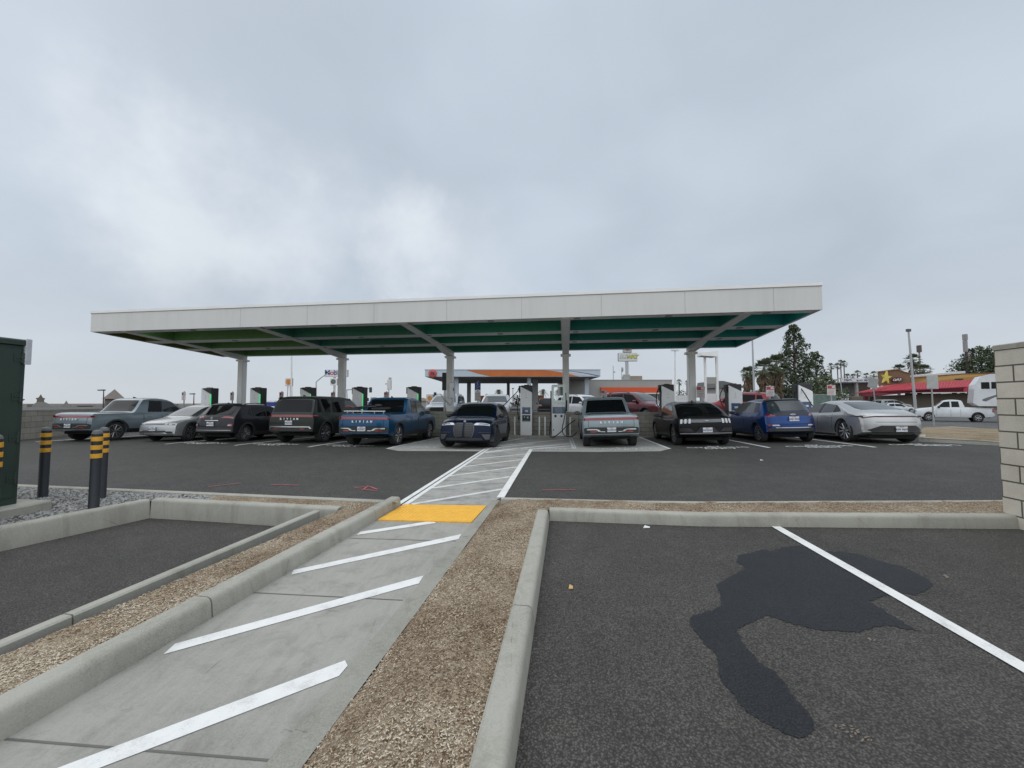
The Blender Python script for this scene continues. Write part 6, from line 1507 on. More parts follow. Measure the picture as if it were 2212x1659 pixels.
# ------------------------------------------------------------------ gas station beyond the wall
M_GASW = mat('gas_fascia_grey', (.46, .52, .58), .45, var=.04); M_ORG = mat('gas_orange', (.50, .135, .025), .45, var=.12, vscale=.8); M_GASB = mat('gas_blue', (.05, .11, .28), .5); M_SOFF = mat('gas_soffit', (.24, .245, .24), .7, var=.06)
def gas():
    Yf = 50; l = PY(918, 813.5, Yf); r = PY(1297, 813.5, Yf); zt = PY(1106, 799, Yf).z; zb = l.z
    root = thing('gas_station_canopy', 'grey gas station canopy with an orange swoosh behind the wall', 'canopy', (0, Yf, 0))
    mb = MB(); mb.box(l.x, r.x, 0, 17, zb, zt); mb.build('fascia', M_GASW, root)
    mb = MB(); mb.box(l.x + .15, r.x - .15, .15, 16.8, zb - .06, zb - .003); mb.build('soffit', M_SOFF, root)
    mb = MB(); mb.box(l.x - .06, r.x + .06, -.06, 17.06, zt, zt + .08); mb.build('coping', M_GASW, root)
    q = lambda px, py: (PY(px, py, Yf).x, PY(px, py, Yf).z)
    H = zt - zb
    mb = MB(); x0, x1, x2, x3 = q(1012, 0)[0], q(1062, 0)[0], q(1172, 0)[0], q(1243, 0)[0]
    top = [(x0, zt - .04), (x2, zt - .03)] + [(lerp(x2, x3, t), zt - .03 - (H - .06) * t ** 1.5) for t in (.25, .5, .75, 1)]
    mb.prism(top + [(x1, zb + .03), (lerp(x0, x1, .5), zb + H * .42)], -.02, -.002, 'Y'); sw = mb.build('orange_swoosh', M_ORG, root)
    mb = MB(); a = [(lerp(x2, x3 + 1.2, t), zt - .03 - (H - .1) * t ** 1.6 + .02) for t in (.0, .25, .5, .75, 1)]; a2 = [(x + 1.1, z) for x, z in a]
    mb.prism(a + a2[::-1], -.016, -.003, 'Y'); mb.build('white_stripe', M_SGN, root)
    mb = MB(); a = [(x + 1.1, z) for x, z in a]; a2 = [(x + .6, z) for x, z in a]; mb.prism(a + a2[::-1], -.018, -.0035, 'Y'); mb.build('blue_stripe', M_GASB, root)
    c = q(935, 806.7); mb = MB(); mb.lathe([(.52, -.16), (.46, -.2), (.001, -.22)], 28, 'Y', (c[0], 0, c[1])); mb.lathe([(.54, -.003), (.54, -.15)], 28, 'Y', (c[0], 0, c[1]))
    d = mb.build('round_sign', mat('ball_red', (.52, .09, .06), .4), root, 40); text('sign_numerals', '76', .55, mat('numeral_navy', (.02, .03, .16), .5), d, face_rear(c[0], -.24, c[1] - .02), extrude=.01, bold=.02)
    for px, v, w_ in ((986, 1.5, .55), (1013, 12, .6), (1143, 1.5, .5), (1156, 4, .8), (1267, 2, .55), (1250, 12, .6), (1098, 14, .5)):
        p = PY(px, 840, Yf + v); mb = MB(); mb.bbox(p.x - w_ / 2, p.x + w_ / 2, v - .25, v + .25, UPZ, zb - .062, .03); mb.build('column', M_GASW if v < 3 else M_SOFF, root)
    for px, v in ((1040, 9), (1165, 6), (1225, 9)):
        p = PY(px, 850, Yf + v); t = thing('fuel_pump', {1040: 'fuel pump left under the gas station canopy', 1165: 'dark fuel pump behind the slim charger', 1225: 'fuel pump right of the wide charger under the gas station canopy'}[px], 'fuel pump', (p.x, p.y, UPZ), 0, 'fuel pumps')
        mb = MB(); mb.bbox(-.45, .45, -.3, .3, 0, 1.6, .04); mb.build('pump_body', M_SOFF, t); mb = MB(); mb.box(-.3, .3, -.32, -.301, .95, 1.35); mb.build('screen', M_GLASS, t); mb = MB(); mb.bbox(-.5, .5, -.33, .33, 1.6, 2.1, .03); mb.build('pump_header', M_ORG, t)
gas()
M_STO = mat('store_stucco', (.33, .325, .31), .85, var=.06, vscale=.6); M_BAND = mat('store_orange', (.62, .085, .02), .5, var=.05)
def store():
    Y = 58; l = PY(1225, 850, Y); r = PY(1452, 850, Y); zt = PY(1300, 821.8, Y).z; z1 = PY(1400, 837, Y).z; z0 = PY(1400, 848.5, Y).z
    root = thing('convenience_store', 'flat grey convenience store with a bright orange band', 'building', (0, Y, 0))
    mb = MB(); mb.box(l.x, r.x, 0, 12, UPZ, zt); mb.build('wall', M_STO, root)
    mb = MB(); mb.box(l.x - .05, r.x + .05, -.05, 12.05, zt, zt + .12); mb.build('parapet_cap', M_STO, root)
    xb = PY(1297, 840, Y).x; mb = MB(); mb.box(xb, r.x - .6, -.35, -.003, z0, z1); mb.build('orange_band', M_BAND, root)
    mb = MB(); mb.box(xb, r.x - .6, -.38, -.003, z0 - .18, z0 - .01); mb.build('band_trim', M_SGN, root)
    mb = MB(); x = xb + .4
    while x < r.x - 2: mb.box(x, x + 1.5, -.03, -.003, UPZ + .6, z0 - .3); x += 1.65
    mb.build('window', M_GLASSL, root)
    mb = MB(); c = PY(1371, 815.5, Y + 3); mb.box(c.x - 1.4, c.x + 1.2, 3, 5, zt + .12, PY(1371, 812, Y + 3).z); mb.build('rooftop_unit', mat('rooftop_tan', (.27, .22, .17), .8), root)
    mb = MB(); c = PY(1355, 818, Y + 1); mb.bbox(c.x - .45, c.x + .45, 1, 1.9, zt + .12, zt + 1.0, .05); mb.build('rooftop_box', M_STO, root)
    mb = MB(); p = PY(1324.5, 790, Y + 2); mb.tube([(p.x, 2, zt), (p.x, 2, p.z)], .05, 6); mb.box(p.x, p.x + .3, 1.95, 2.05, p.z - .9 - .2, p.z - .9); mb.build('antenna', M_GALV, root)
    mb = MB(); p = PY(1343, 805, Y + 2); mb.tube([(p.x, 2, zt), (p.x, 2, PY(1343, 799, Y + 2).z)], .05, 6); q = PY(1346, 798.5, Y + 2)
    mb.lathe([(.001, .1), (.3, .06), (.42, -.08)], 18, 'X', (q.x - .1, 2, q.z)); mb.build('satellite_dish', M_GALV, root)
store()

# ------------------------------------------------------------------ pole signs, lamps, masts
M_POLE = mat('painted_pole', (.38, .39, .40), .5, var=.05); M_DPOLE = mat('dark_pole', (.05, .05, .055), .5)
def boxsign(name, label, px0, px1, py0, py1, Y, pole_px, pole_bottom=866, dep=.5, m=M_SGN, edge=M_GALV):
    a = PY(px0, py0, Y); b = PY(px1, py1, Y); root = thing(name, label, 'sign', ((a.x + b.x) / 2, Y, UPZ)); hw_ = (b.x - a.x) / 2
    mb = MB(); mb.bbox(-hw_, hw_, -dep / 2, dep / 2, b.z - UPZ, a.z - UPZ, .04); mb.build('sign_box', edge, root)
    mb = MB(); mb.box(-hw_ * .96, hw_ * .96, -dep / 2 - .02, -dep / 2 - .001, b.z - UPZ + .08, a.z - UPZ - .08); f = mb.build('sign_face', m, root)
    p = PY(pole_px, 850, Y).x - root.location.x
    mb = MB(); mb.bbox(p - .22, p + .22, -.2, .2, 0, b.z - UPZ - .002, .03); mb.build('pole', M_POLE, root)
    return root, f, (a.z + b.z) / 2 - UPZ, a.z - b.z, hw_, dep
M_NAVY = mat('letter_navy', (.02, .04, .22), .5); M_LRED = mat('letter_red', (.55, .03, .04), .5); M_LYEL = mat('letter_yellow', (.62, .55, .02), .5); M_LGRN = mat('letter_green', (.02, .16, .05), .5); M_LWH = mat('letter_white', (.72, .72, .70), .5)
root, f, zc_, h, hw_, dp = boxsign('pole_sign', 'white fuel sign with blue letters half hidden by the second canopy column', 702.5, 752, 798.8, 814.2, 95, 722)
for ch, x, m in (('M', -2.15, M_NAVY), ('o', -1.05, M_LRED), ('b', -.2, M_NAVY), ('i', .45, M_NAVY), ('l', .85, M_NAVY)): text('sign_lettering', ch, 1.75, m, f, face_rear(x, -dp / 2 - .04, zc_ + .1), extrude=.01, bold=.03)
a, b = PY(714.5, 817.2, 95), PY(735, 832.6, 95); mb = MB(); ox = root.location.x; mb.bbox(a.x - ox, b.x - ox, -.28, .28, b.z - UPZ, a.z - UPZ, .04); s2 = mb.build('lower_sign', M_SGN, root)
mb = MB(); cx_, cz_ = PY(721, 824.5, 95).x - ox, PY(721, 824.5, 95).z - UPZ
mb.lathe([(.62, -.3), (.62, -.34), (.5, -.35), (.48, -.31)], 24, 'Y', (cx_, 0, cz_)); mb.lathe([(.36, -.3), (.36, -.33), (.001, -.34)], 24, 'Y', (cx_, 0, cz_)); mb.build('round_logo', mat('logo_dark_green', (.10, .12, .12), .5), s2)
mb = MB(); mb.box(b.x - ox - .62, b.x - ox - .03, -.3, -.281, b.z - UPZ + .1, a.z - UPZ - .1); mb.build('dark_panel', M_DPOLE, s2)
# shell signs
def shell_shape(mb, cx, cz, r, y0, y1):
    p = []
    for i in range(15):
        a = R(200 - 220 * i / 14); k = r * (1 + .06 * math.cos(i * math.pi)); p.append((cx + k * math.cos(a), cz + .1 * r + k * .95 * math.sin(a)))
    p += [(cx + .55 * r, cz - .72 * r), (cx + .42 * r, cz - .9 * r), (cx - .42 * r, cz - .9 * r), (cx - .55 * r, cz - .72 * r)]
    mb.prism(p, y0, y1, 'Y')
M_SHY = mat('shell_amber', (.60, .27, .05), .5); M_SHR = mat('shell_red_line', (.42, .06, .03), .5)
root, f, zc_, h, hw_, dp = boxsign('pole_sign', 'square scallop shell fuel sign on two thin legs', 617.5, 632, 817.2, 834, 85, 624.5)
bpy.data.objects.remove([o for o in bpy.data.objects if o.parent == root and o.name.startswith('pole')][0])
for sx in (-.32, .32):
    mb = MB(); mb.tube([(sx * .8, 0, zc_ - h / 2 - .01), (sx * 1.3, 0, 0)], .09, 6); mb.build('leg', M_POLE, root)
mb = MB(); shell_shape(mb, 0, zc_, .62, -dp / 2 - .05, -dp / 2 - .021); sh = mb.build('shell_emblem', M_SHR, f)
mb = MB(); shell_shape(mb, 0, zc_, .54, -dp / 2 - .07, -dp / 2 - .051); sy = mb.build('shell_face', M_SHY, sh)
mb = MB()
for k in (-50, -25, 0, 25, 50): mb.tube([(0, -dp / 2 - .072, zc_ - .4), (.5 * math.sin(R(k)), -dp / 2 - .072, zc_ + .05 + .45 * math.cos(R(k)))], .015, 4)
mb.build('shell_ribs', M_SHR, sy)
root, f, zc_, h, hw_, dp = boxsign('price_sign', 'small scallop shell price sign left of the silver grey crossover', 1000.5 - 79, 1015 - 79, 852, 878, 62, 929, m=M_SGN)
mb = MB(); shell_shape(mb, 0, zc_ + .35, .36, -dp / 2 - .05, -dp / 2 - .021); sh = mb.build('shell_emblem', M_SHY, f)
mb = MB(); mb.box(-.42, .42, -dp / 2 - .04, -dp / 2 - .021, zc_ - .45, zc_ - .1); mb.build('price_panel', mat('price_red', (.6, .03, .05), .4), f)
mb = MB(); mb.box(-.42, .42, -dp / 2 - .04, -dp / 2 - .021, zc_ - .75, zc_ - .55); mb.build('price_strip', M_LYEL, f)
root, f, zc_, h, hw_, dp = boxsign('pole_sign', 'tall sandwich shop sign with white and yellow slanted letters', 1334.8, 1375.8, 762.7, 780.6, 62, 1355)
for body, x, m in (('SUB', -.62, M_LWH), ('WAY', .66, M_LYEL)):
    text('sign_outline', body, .84, M_LGRN, f, face_rear(x, -dp / 2 - .03, zc_), extrude=.008, bold=.055, shear=.25, space=.92)
    text('sign_lettering', body, .84, m, f, face_rear(x, -dp / 2 - .05, zc_), extrude=.008, bold=.012, shear=.25, space=.92)
ox = root.location.x; a, b = PY(1345.5, 752, 62), PY(1364, 761.8, 62); mb = MB(); mb.bbox(a.x - ox, b.x - ox, -.25, .25, b.z - UPZ, a.z - UPZ + .6, .04); s2 = mb.build('upper_sign', M_GALV, root)
mb = MB(); mb.lathe([(.42, -.26), (.42, -.3), (.001, -.31)], 24, 'Y', (0, 0, a.z - UPZ - .0)); mb.build('round_logo', M_LRED, s2)

def mast(name, label, cat, px, top, bottom, Y, r, m=M_POLE, z0=UPZ, group=None, px_top=None):
    a = PY(px, bottom, Y); t = PY(px if px_top is None else px_top, top, Y)
    root = thing(name, label, cat, (a.x, Y, z0), 0, group)
    mb = MB(); mb.tube([(0, 0, 0), (t.x - a.x, 0, t.z - z0)], [r, r * .6], 8); mb.build('pole', m, root, 60)
    return root, Vector((t.x - a.x, 0, t.z - z0))
mast('flagpole', 'tall thin white pole behind the canopy beside the shell sign', 'pole', 630, 760, 866, 60, .16, M_LWH)
root, t = mast('utility_pole', 'tall thin grey pole rising behind the right end of the canopy', 'pole', 1630, 716, 868, 42, .12, M_POLE, .3, px_top=1624.5)
root, t = mast('street_lamp', 'curved arm street lamp left of the second canopy column', 'street lamp', 683, 825, 868, 60, .13, M_POLE)
mb = MB(); mb.tube([t, t + Vector((.8, 0, .7)), t + Vector((2.0, 0, 1.5)), t + Vector((3.2, 0, 1.7))], .07, 6); mb.build('lamp_arm', M_POLE, root, 60); mb = MB(); mb.bbox(t.x + 3, t.x + 3.9, -.15, .15, t.z + 1.6, t.z + 1.78, .03); mb.build('lamp_head', M_POLE, root)
def head_lamp(label, px, top, Y, wpx, m, left=True, z0=UPZ, both=False, r=.1, px_top=None, group='parking lot lamps'):
    root, t = mast('lamp_post', label, 'lamp post', px, top, 866, Y, r, m, z0, group, px_top); w_ = wpx / 832 * Y
    mb = MB(); x0, x1 = (-w_ / 2, w_ / 2) if both else (-w_, .1) if left else (-.1, w_)
    mb.hexa([(t.x + x0, -.2, t.z), (t.x + x1, -.2, t.z), (t.x + x1, .2, t.z), (t.x + x0, .2, t.z), (t.x + x0, -.2, t.z + .16), (t.x + x1, -.2, t.z + .2), (t.x + x1, .2, t.z + .2), (t.x + x0, .2, t.z + .16)]); mb.build('lamp_head', m, root)
head_lamp('dark lamp post left of the big pyramid roof', 224, 844, 62, 11, M_DPOLE)
head_lamp('dark lamp post between two charging signs at the far left', 419, 852, 70, 8, M_DPOLE)
head_lamp('tiny dark lamp post beside the roof of the silver hatchback', 384, 874.5, 110, 5, M_DPOLE)
head_lamp('pale lamp post with a wide flat head near the fifth canopy column', 1458, 758, 50, 16, M_LWH, both=True, r=.13)
head_lamp('black lamp post in front of the auto repair sign', 1834, 840, 95, 8, M_DPOLE, px_top=1834)
head_lamp('slim pale lamp post leaning among the far palms', 1822, 818, 70, 6, M_POLE, both=True, z0=.4, px_top=1815)
head_lamp('thin lamp post beyond the gas station', 1108, 840, 90, 5, M_DPOLE, both=True)
head_lamp('thin lamp post right of the roof of the silver white crossover', 1108 - 2, 842, 80, 4, M_DPOLE, both=True) if False else None
root, t = mast('lamp_post', 'tall leaning concrete lamp post before the red roofed restaurant', 'lamp post', 1979, 716, 893, 40, .13, M_POLE, .0, 'parking lot lamps', 1962.5)
mb = MB(); mb.bbox(t.x - .2, t.x + .2, -.12, .12, t.z - .02, t.z + .26, .03); mb.build('lamp_head', mat('lamp_brown', (.10, .085, .075), .6), root)
mb = MB(); mb.lathe([(.42, 0), (.40, .9), (.001, .92)], 16); mb.build('footing', M_STO, root, 40)
# signals, mast camera tower, frame sign
root, t = mast('traffic_signal', 'traffic signal on a mast arm above the blue pickup', 'traffic signal', 751, 842, 868, 70, .14, M_POLE, px_top=749)
p = PY(800, 839, 70); q = PY(748, 845, 70); ox = root.location.x
mb = MB(); mb.tube([t, Vector((p.x - ox, 0, p.z - UPZ))], [.12, .07], 6); mb.build('mast_arm', M_POLE, root, 60)
mb = MB(); mb.bbox(p.x - ox - .15, p.x - ox + .25, -.2, .2, p.z - UPZ - .75, p.z - UPZ + .2, .03); sg = mb.build('signal_head', M_BLAC, root)
mb = MB()
for k in range(3): mb.lathe([(.1, -.22), (.09, -.26), (.001, -.23)], 10, 'Y', (p.x - ox + .05, 0, p.z - UPZ + .02 - k * .28))
mb.build('signal_lens', M_LAMPD, sg)
root, t = mast('traffic_signal', 'small traffic signal behind the silver grey crossover roof', 'traffic signal', 940, 851, 872, 70, .1, M_DPOLE)
mb = MB(); mb.bbox(t.x - .22, t.x + .22, -.2, .2, t.z - .9, t.z + .3, .03); mb.build('signal_head', M_BLAC, root)
root, t = mast('communications_tower', 'white equipment mast with antennas above the blue pickup cab', 'mast', 840, 815, 868, 75, .16, M_LWH)
mb = MB(); mb.bbox(t.x - .25, t.x + .5, -.3, .3, t.z - 2.4, t.z - .5, .04); mb.build('equipment_box', M_SGN, root)
mb = MB(); mb.bbox(t.x + .05, t.x + .45, -.2, .2, t.z - .45, t.z - .05, .03); mb.box(t.x - .7, t.x - .2, -.05, .05, t.z - 1.4, t.z - 1.2); mb.tube([(t.x - .9, 0, t.z - 4.6), (t.x + .6, 0, t.z - 4.6)], .05, 5); mb.tube([(t.x - .9, 0, t.z - 4.6), (t.x - .9, 0, t.z - 3.7)], .05, 5); mb.build('antenna', M_GALV, root)
def frame_sign():
    Y = 30; q = lambda x, y: PY(1364 + x * .14658, 737.3 + y * .14658, Y)
    a = q(1097, 880); root = thing('frame_sign', 'white goalpost frame with a canopy top and grey panel near the right chargers', 'sign', (a.x, Y, UPZ)); ox, oz = a.x, UPZ
    mb = MB(); xr = q(1248, 0).x - ox; zt = q(1100, 152).z - oz
    mb.box(-.07, .07, -.07, .07, -.2, zt); mb.build('post', M_LWH, root); mb = MB(); mb.box(xr - .08, xr + .08, -.07, .07, -.2, zt); mb.build('post', M_LWH, root)
    mb = MB(); z1, z2 = q(0, 175).z - oz, q(0, 235).z - oz; mb.hexa([(-.5, -.5, z2 + .08), (xr - .2, -.5, z2), (xr - .09, .5, z2), (-.4, .5, z2 + .08), (-.5, -.5, z1), (xr - .09, -.5, z1 + .1), (xr - .09, .5, z1 + .1), (-.4, .5, z1)]); mb.build('top_canopy', M_STEEL, root)
    mb = MB(); mb.box(.071, xr - .081, -.05, .05, zt - .14, zt); mb.build('crossbar', M_LWH, root)
    mb = MB(); mb.box(.071, xr - .081, -.04, .04, q(0, 625).z - oz, q(0, 528).z - oz); mb.build('panel', M_STO, root)
    mb = MB(); mb.box(.071, xr - .081, -.04, .04, -.2, q(0, 770).z - oz); mb.build('lower_panel', M_SGN, root)
frame_sign()
# wayfinding and back-of-sign boards on the right
root, t = mast('road_sign', 'grey back of a tilted road sign on a leaning post before the restaurant', 'sign', 1894, 818, 872, 24, .04, M_GALV, .25, 'backs of road signs', 1884)
mb = MB(); w_ = .38; c = t + Vector((0, -.06, -.28)); an = R(14)
mb.add([(c.x + (x * math.cos(an) + z * math.sin(an)) * .30, c.y + yy, c.z + (z * math.cos(an) - x * math.sin(an)) * .36) for yy in (0, .03) for x, z in ((-1, -.9), (.9, -1), (1, .9), (-.9, 1))], [(0, 1, 2, 3), (7, 6, 5, 4), (0, 4, 5, 1), (1, 5, 6, 2), (2, 6, 7, 3), (3, 7, 4, 0)]); mb.build('sign_board', M_BACK, root)
root, t = mast('road_sign', 'upright grey back of a square road sign before the white pickup', 'sign', 2017, 811.5, 918, 24, .05, M_GALV, .2, 'backs of road signs', 2011)
mb = MB(); mb.bbox(t.x - .36, t.x + .34, -.09, -.052, t.z - .82, t.z + .0, .006); mb.build('sign_board', mat('sign_back_pale', (.40, .41, .40), .5, metal=.3), root)
root, t = mast('pole_sign', 'tall tapering pole sign seen edge on above the palms', 'sign', 1987, 746, 800, 110, .3, mat('weathered_post', (.30, .25, .21), .8), .8, px_top=1985)
mb = MB(); mb.bbox(t.x - .3, t.x + .3, -.5, .5, t.z - 2, t.z, .05); mb.build('sign_cabinet', mat('sign_cabinet_dark', (.10, .085, .075), .7), root)
root, t = mast('pole_sign', 'tall dark pole sign seen edge on beside the far right tree', 'sign', 2091, 722, 806, 95, .36, mat('dark_sign_post', (.06, .05, .055), .7), .8, px_top=2084)
mb = MB(); mb.bbox(t.x - .28, t.x + .3, -.4, .4, t.z - 1.5, t.z, .04); mb.bbox(t.x - .36, t.x + .28, -.3, .3, t.z - 4.4, t.z - 1.6, .04); mb.build('upper_cabinet', mat('cabinet_grey', (.26, .25, .25), .7), root)
mb = MB(); mb.bbox(t.x + .3, t.x + 1.0, -.25, .25, t.z - 7.6, t.z - 4.6, .04); mb.build('lower_cabinet', mat('cabinet_pink', (.42, .33, .34), .7), root)

# ------------------------------------------------------------------ distant buildings
M_TAN = mat('shop_tan', (.17, .145, .125), .9, var=.12, vscale=.3); M_ROOF = mat('shop_roof', (.155, .13, .115), .9, var=.15, vscale=1.0); M_STONE = mat('shop_stone', (.27, .25, .23), .9)
def facing(px0, Y):
    d0 = PY(px0, 870, Y); f = Vector((d0.x, d0.y, 0)).normalized(); o = Vector((d0.x, d0.y, 0)); rt = Vector((f.y, -f.x, 0))
    def q(px, py):
        d = ray(px, py); k = o.dot(f) / d.dot(f); p = d * k; return Vector((p.dot(rt) - o.dot(rt), 0, p.z + CAMH))
    return o, -math.atan2(f.x, f.y), q
def shops():
    o_, rz, qq = facing(130, 95); q = lambda x, y: qq(x * .2333, 774 + y * .2333)
    root = thing('shopping_centre', 'distant brown shopping centre with a stepped tower and steep pyramid roofs', 'building', o_, rz); z0 = .3
    mb = MB()
    for x0, x1, yt, d in ((150, 330, 452, 1), (325, 570, 455, 1.6), (540, 685, 447, .4), (685, 1000, 457, 1.3), (720, 862, 438, .2)):
        a, b = q(x0, yt), q(x1, yt); mb.box(a.x, b.x, d, 20 + d, z0, a.z)
    mb.build('wall', M_TAN, root)
    mb = MB(); a, b = q(720, 441), q(862, 436); mb.box(a.x - .3, b.x + .3, -.3, .19, a.z, b.z + .3); mb.build('cornice', M_STONE, root)
    text('shop_lettering', 'RACKS', 1.55, M_LWH, root, face_rear((q(752, 0).x + q(858, 0).x) / 2, .15, q(800, 468).z), extrude=.03, bold=.03) if False else None
    mb = MB()
    for k in range(9): x = q(755 + k * 12, 0).x; mb.box(x, x + .35, .14, .195, q(0, 474).z, q(0, 464).z + (k % 3) * .06)
    mb.build('shop_lettering', M_LWH, root)
    def cone(x0, x1, yb, yt, dep):
        a, b, t = q(x0, yb), q(x1, yb), q((x0 + x1) / 2 + (12 if x1 - x0 > 150 else 0), yt); mb = MB()
        mb.add([(a.x, 2, a.z), (b.x, 2, a.z), (b.x, 2 + dep, a.z), (a.x, 2 + dep, a.z), (t.x, 2 + dep / 2, t.z)], [(0, 1, 4), (1, 2, 4), (2, 3, 4), (3, 0, 4), (3, 2, 1, 0)])
        for k in range(3): pass
        mb.box(a.x + .5, b.x - .5, 2.6, 1.4 + dep, z0, a.z - .01, 0); return mb.build('roof', M_ROOF, root)
    cone(970, 1170, 375, 280, 9); cone(578, 652, 447, 390, 3.4)
    mb = MB(); a, b = q(320, 440), q(420, 440); c = (a.x + b.x) / 2; w_ = (b.x - a.x) / 2
    mb.prism([(a.x, z0), (b.x, z0), (b.x, q(0, 430).z), (c + w_ * .72, q(0, 408).z), (c + w_ * .62, q(0, 385).z), (c + w_ * .85, q(0, 368).z), (c + w_ * .4, q(0, 362).z), (c + w_ * .22, q(0, 350).z), (c, q(0, 330).z), (c - w_ * .22, q(0, 350).z), (c - w_ * .4, q(0, 362).z), (c - w_ * .9, q(0, 366).z), (c - w_ * .62, q(0, 385).z), (c - w_ * .72, q(0, 408).z), (a.x, q(0, 430).z)], -.2, 3.6, 'Y'); mb.build('tower', M_ROOF, root)
    mb = MB(); a = q(380, 455); mb.lathe([(1.5, -.25), (1.5, -.21)], 20, 'Y', (a.x, 0, q(0, 462).z)); a2 = q(612, 472); mb.lathe([(1.1, .2), (1.1, .38)], 20, 'Y', (a2.x, 0, q(0, 468).z)); mb.build('arch_panel', M_STONE, root)
    mb = MB(); a, b = q(150, 378), q(222, 385); mb.prism([(a.x, z0), (q(203, 0).x, z0), (q(203, 0).x, q(0, 405).z), (b.x, q(0, 382).z), (b.x, q(0, 376).z), (a.x, q(0, 376).z)], .2, 3.8, 'Y'); mb.build('parapet', M_ROOF, root)
    mb = MB(); a, b = q(248, 425), q(300, 425); mb.box(a.x, b.x, 0, 3, z0, a.z); mb.build('parapet', M_TAN, root)
    mb = MB(); a, b = q(175, 452), q(220, 466); mb.box(a.x, b.x, -.3, -.2, b.z, a.z); mb.build('shop_sign', M_LRED if False else M_STONE, root)
shops()
def blue_station():
    Y = 80; q = lambda x, y: PY(405.5 + x * .16667, 774 + y * .16667, Y); a, b = q(880, 565), q(1125, 565)
    root = thing('gas_station_canopy', 'low blue and white gas station canopy far behind the dark hatchback', 'canopy', (0, Y, 0))
    mb = MB(); zb, zt = q(0, 622).z, q(0, 568).z; mb.box(a.x, b.x, 0, 10, zb, zt); mb.build('fascia', mat('fascia_blue', (.025, .04, .26), .5), root)
    mb = MB(); mb.box(a.x - .1, b.x + .1, -.03, -.003, zb - .6, zb - .003); mb.box(a.x - .1, b.x + .1, -.05, 10.05, zt, zt + .3); mb.build('trim', M_LWH, root)
    for x in (905, 1000, 1055, 1110):
        mb = MB(); c = q(x, 640); mb.box(c.x - .25, c.x + .25, 2, 2.5, UPZ, zb - .003); mb.build('column', M_LWH, root)
    Y2 = 90; a, b = PY(683, 862, Y2), PY(800, 862, Y2); root = thing('fuel_shop', 'long low white fuel shop roof behind the green suv', 'building', (0, Y2, 0))
    mb = MB(); mb.box(a.x, b.x, 0, 8, UPZ, a.z - .6); mb.build('wall', M_STO, root); mb = MB(); mb.bbox(a.x - .5, b.x + .5, -.6, 8.5, a.z - .6, a.z, .1); mb.build('roof', M_LWH, root)
    root = thing('fuel_shop', 'low tan roofed shop behind the charger right of the blue pickup', 'building', (0, Y2 + 8, 0)); a, b = PY(850, 866, Y2 + 8), PY(930, 866, Y2 + 8)
    mb = MB(); mb.box(a.x, b.x, 0, 8, UPZ, a.z); mb.build('wall', M_STO, root); mb = MB(); mb.prism([(a.x - .4, a.z), (b.x + .4, a.z), (b.x - 2, a.z + .8), (a.x + 2, a.z + .8)], -.4, 8.4, 'Y'); mb.build('roof', mat('tan_roof', (.38, .33, .25), .8), root)
blue_station()
M_MAN = mat('mansard_red', (.36, .03, .045), .45, var=.10, vscale=1.5); M_MAND = mat('red_fascia', (.16, .012, .025), .6); M_OCR = mat('wall_ochre', (.37, .22, .07), .8, var=.05); M_BRN = mat('parapet_brown', (.195, .115, .07), .85, var=.05); M_WTAN = mat('restaurant_wall', (.15, .125, .095), .85, var=.1); M_STAR = mat('star_yellow', (.62, .50, .10), .5, var=.05)
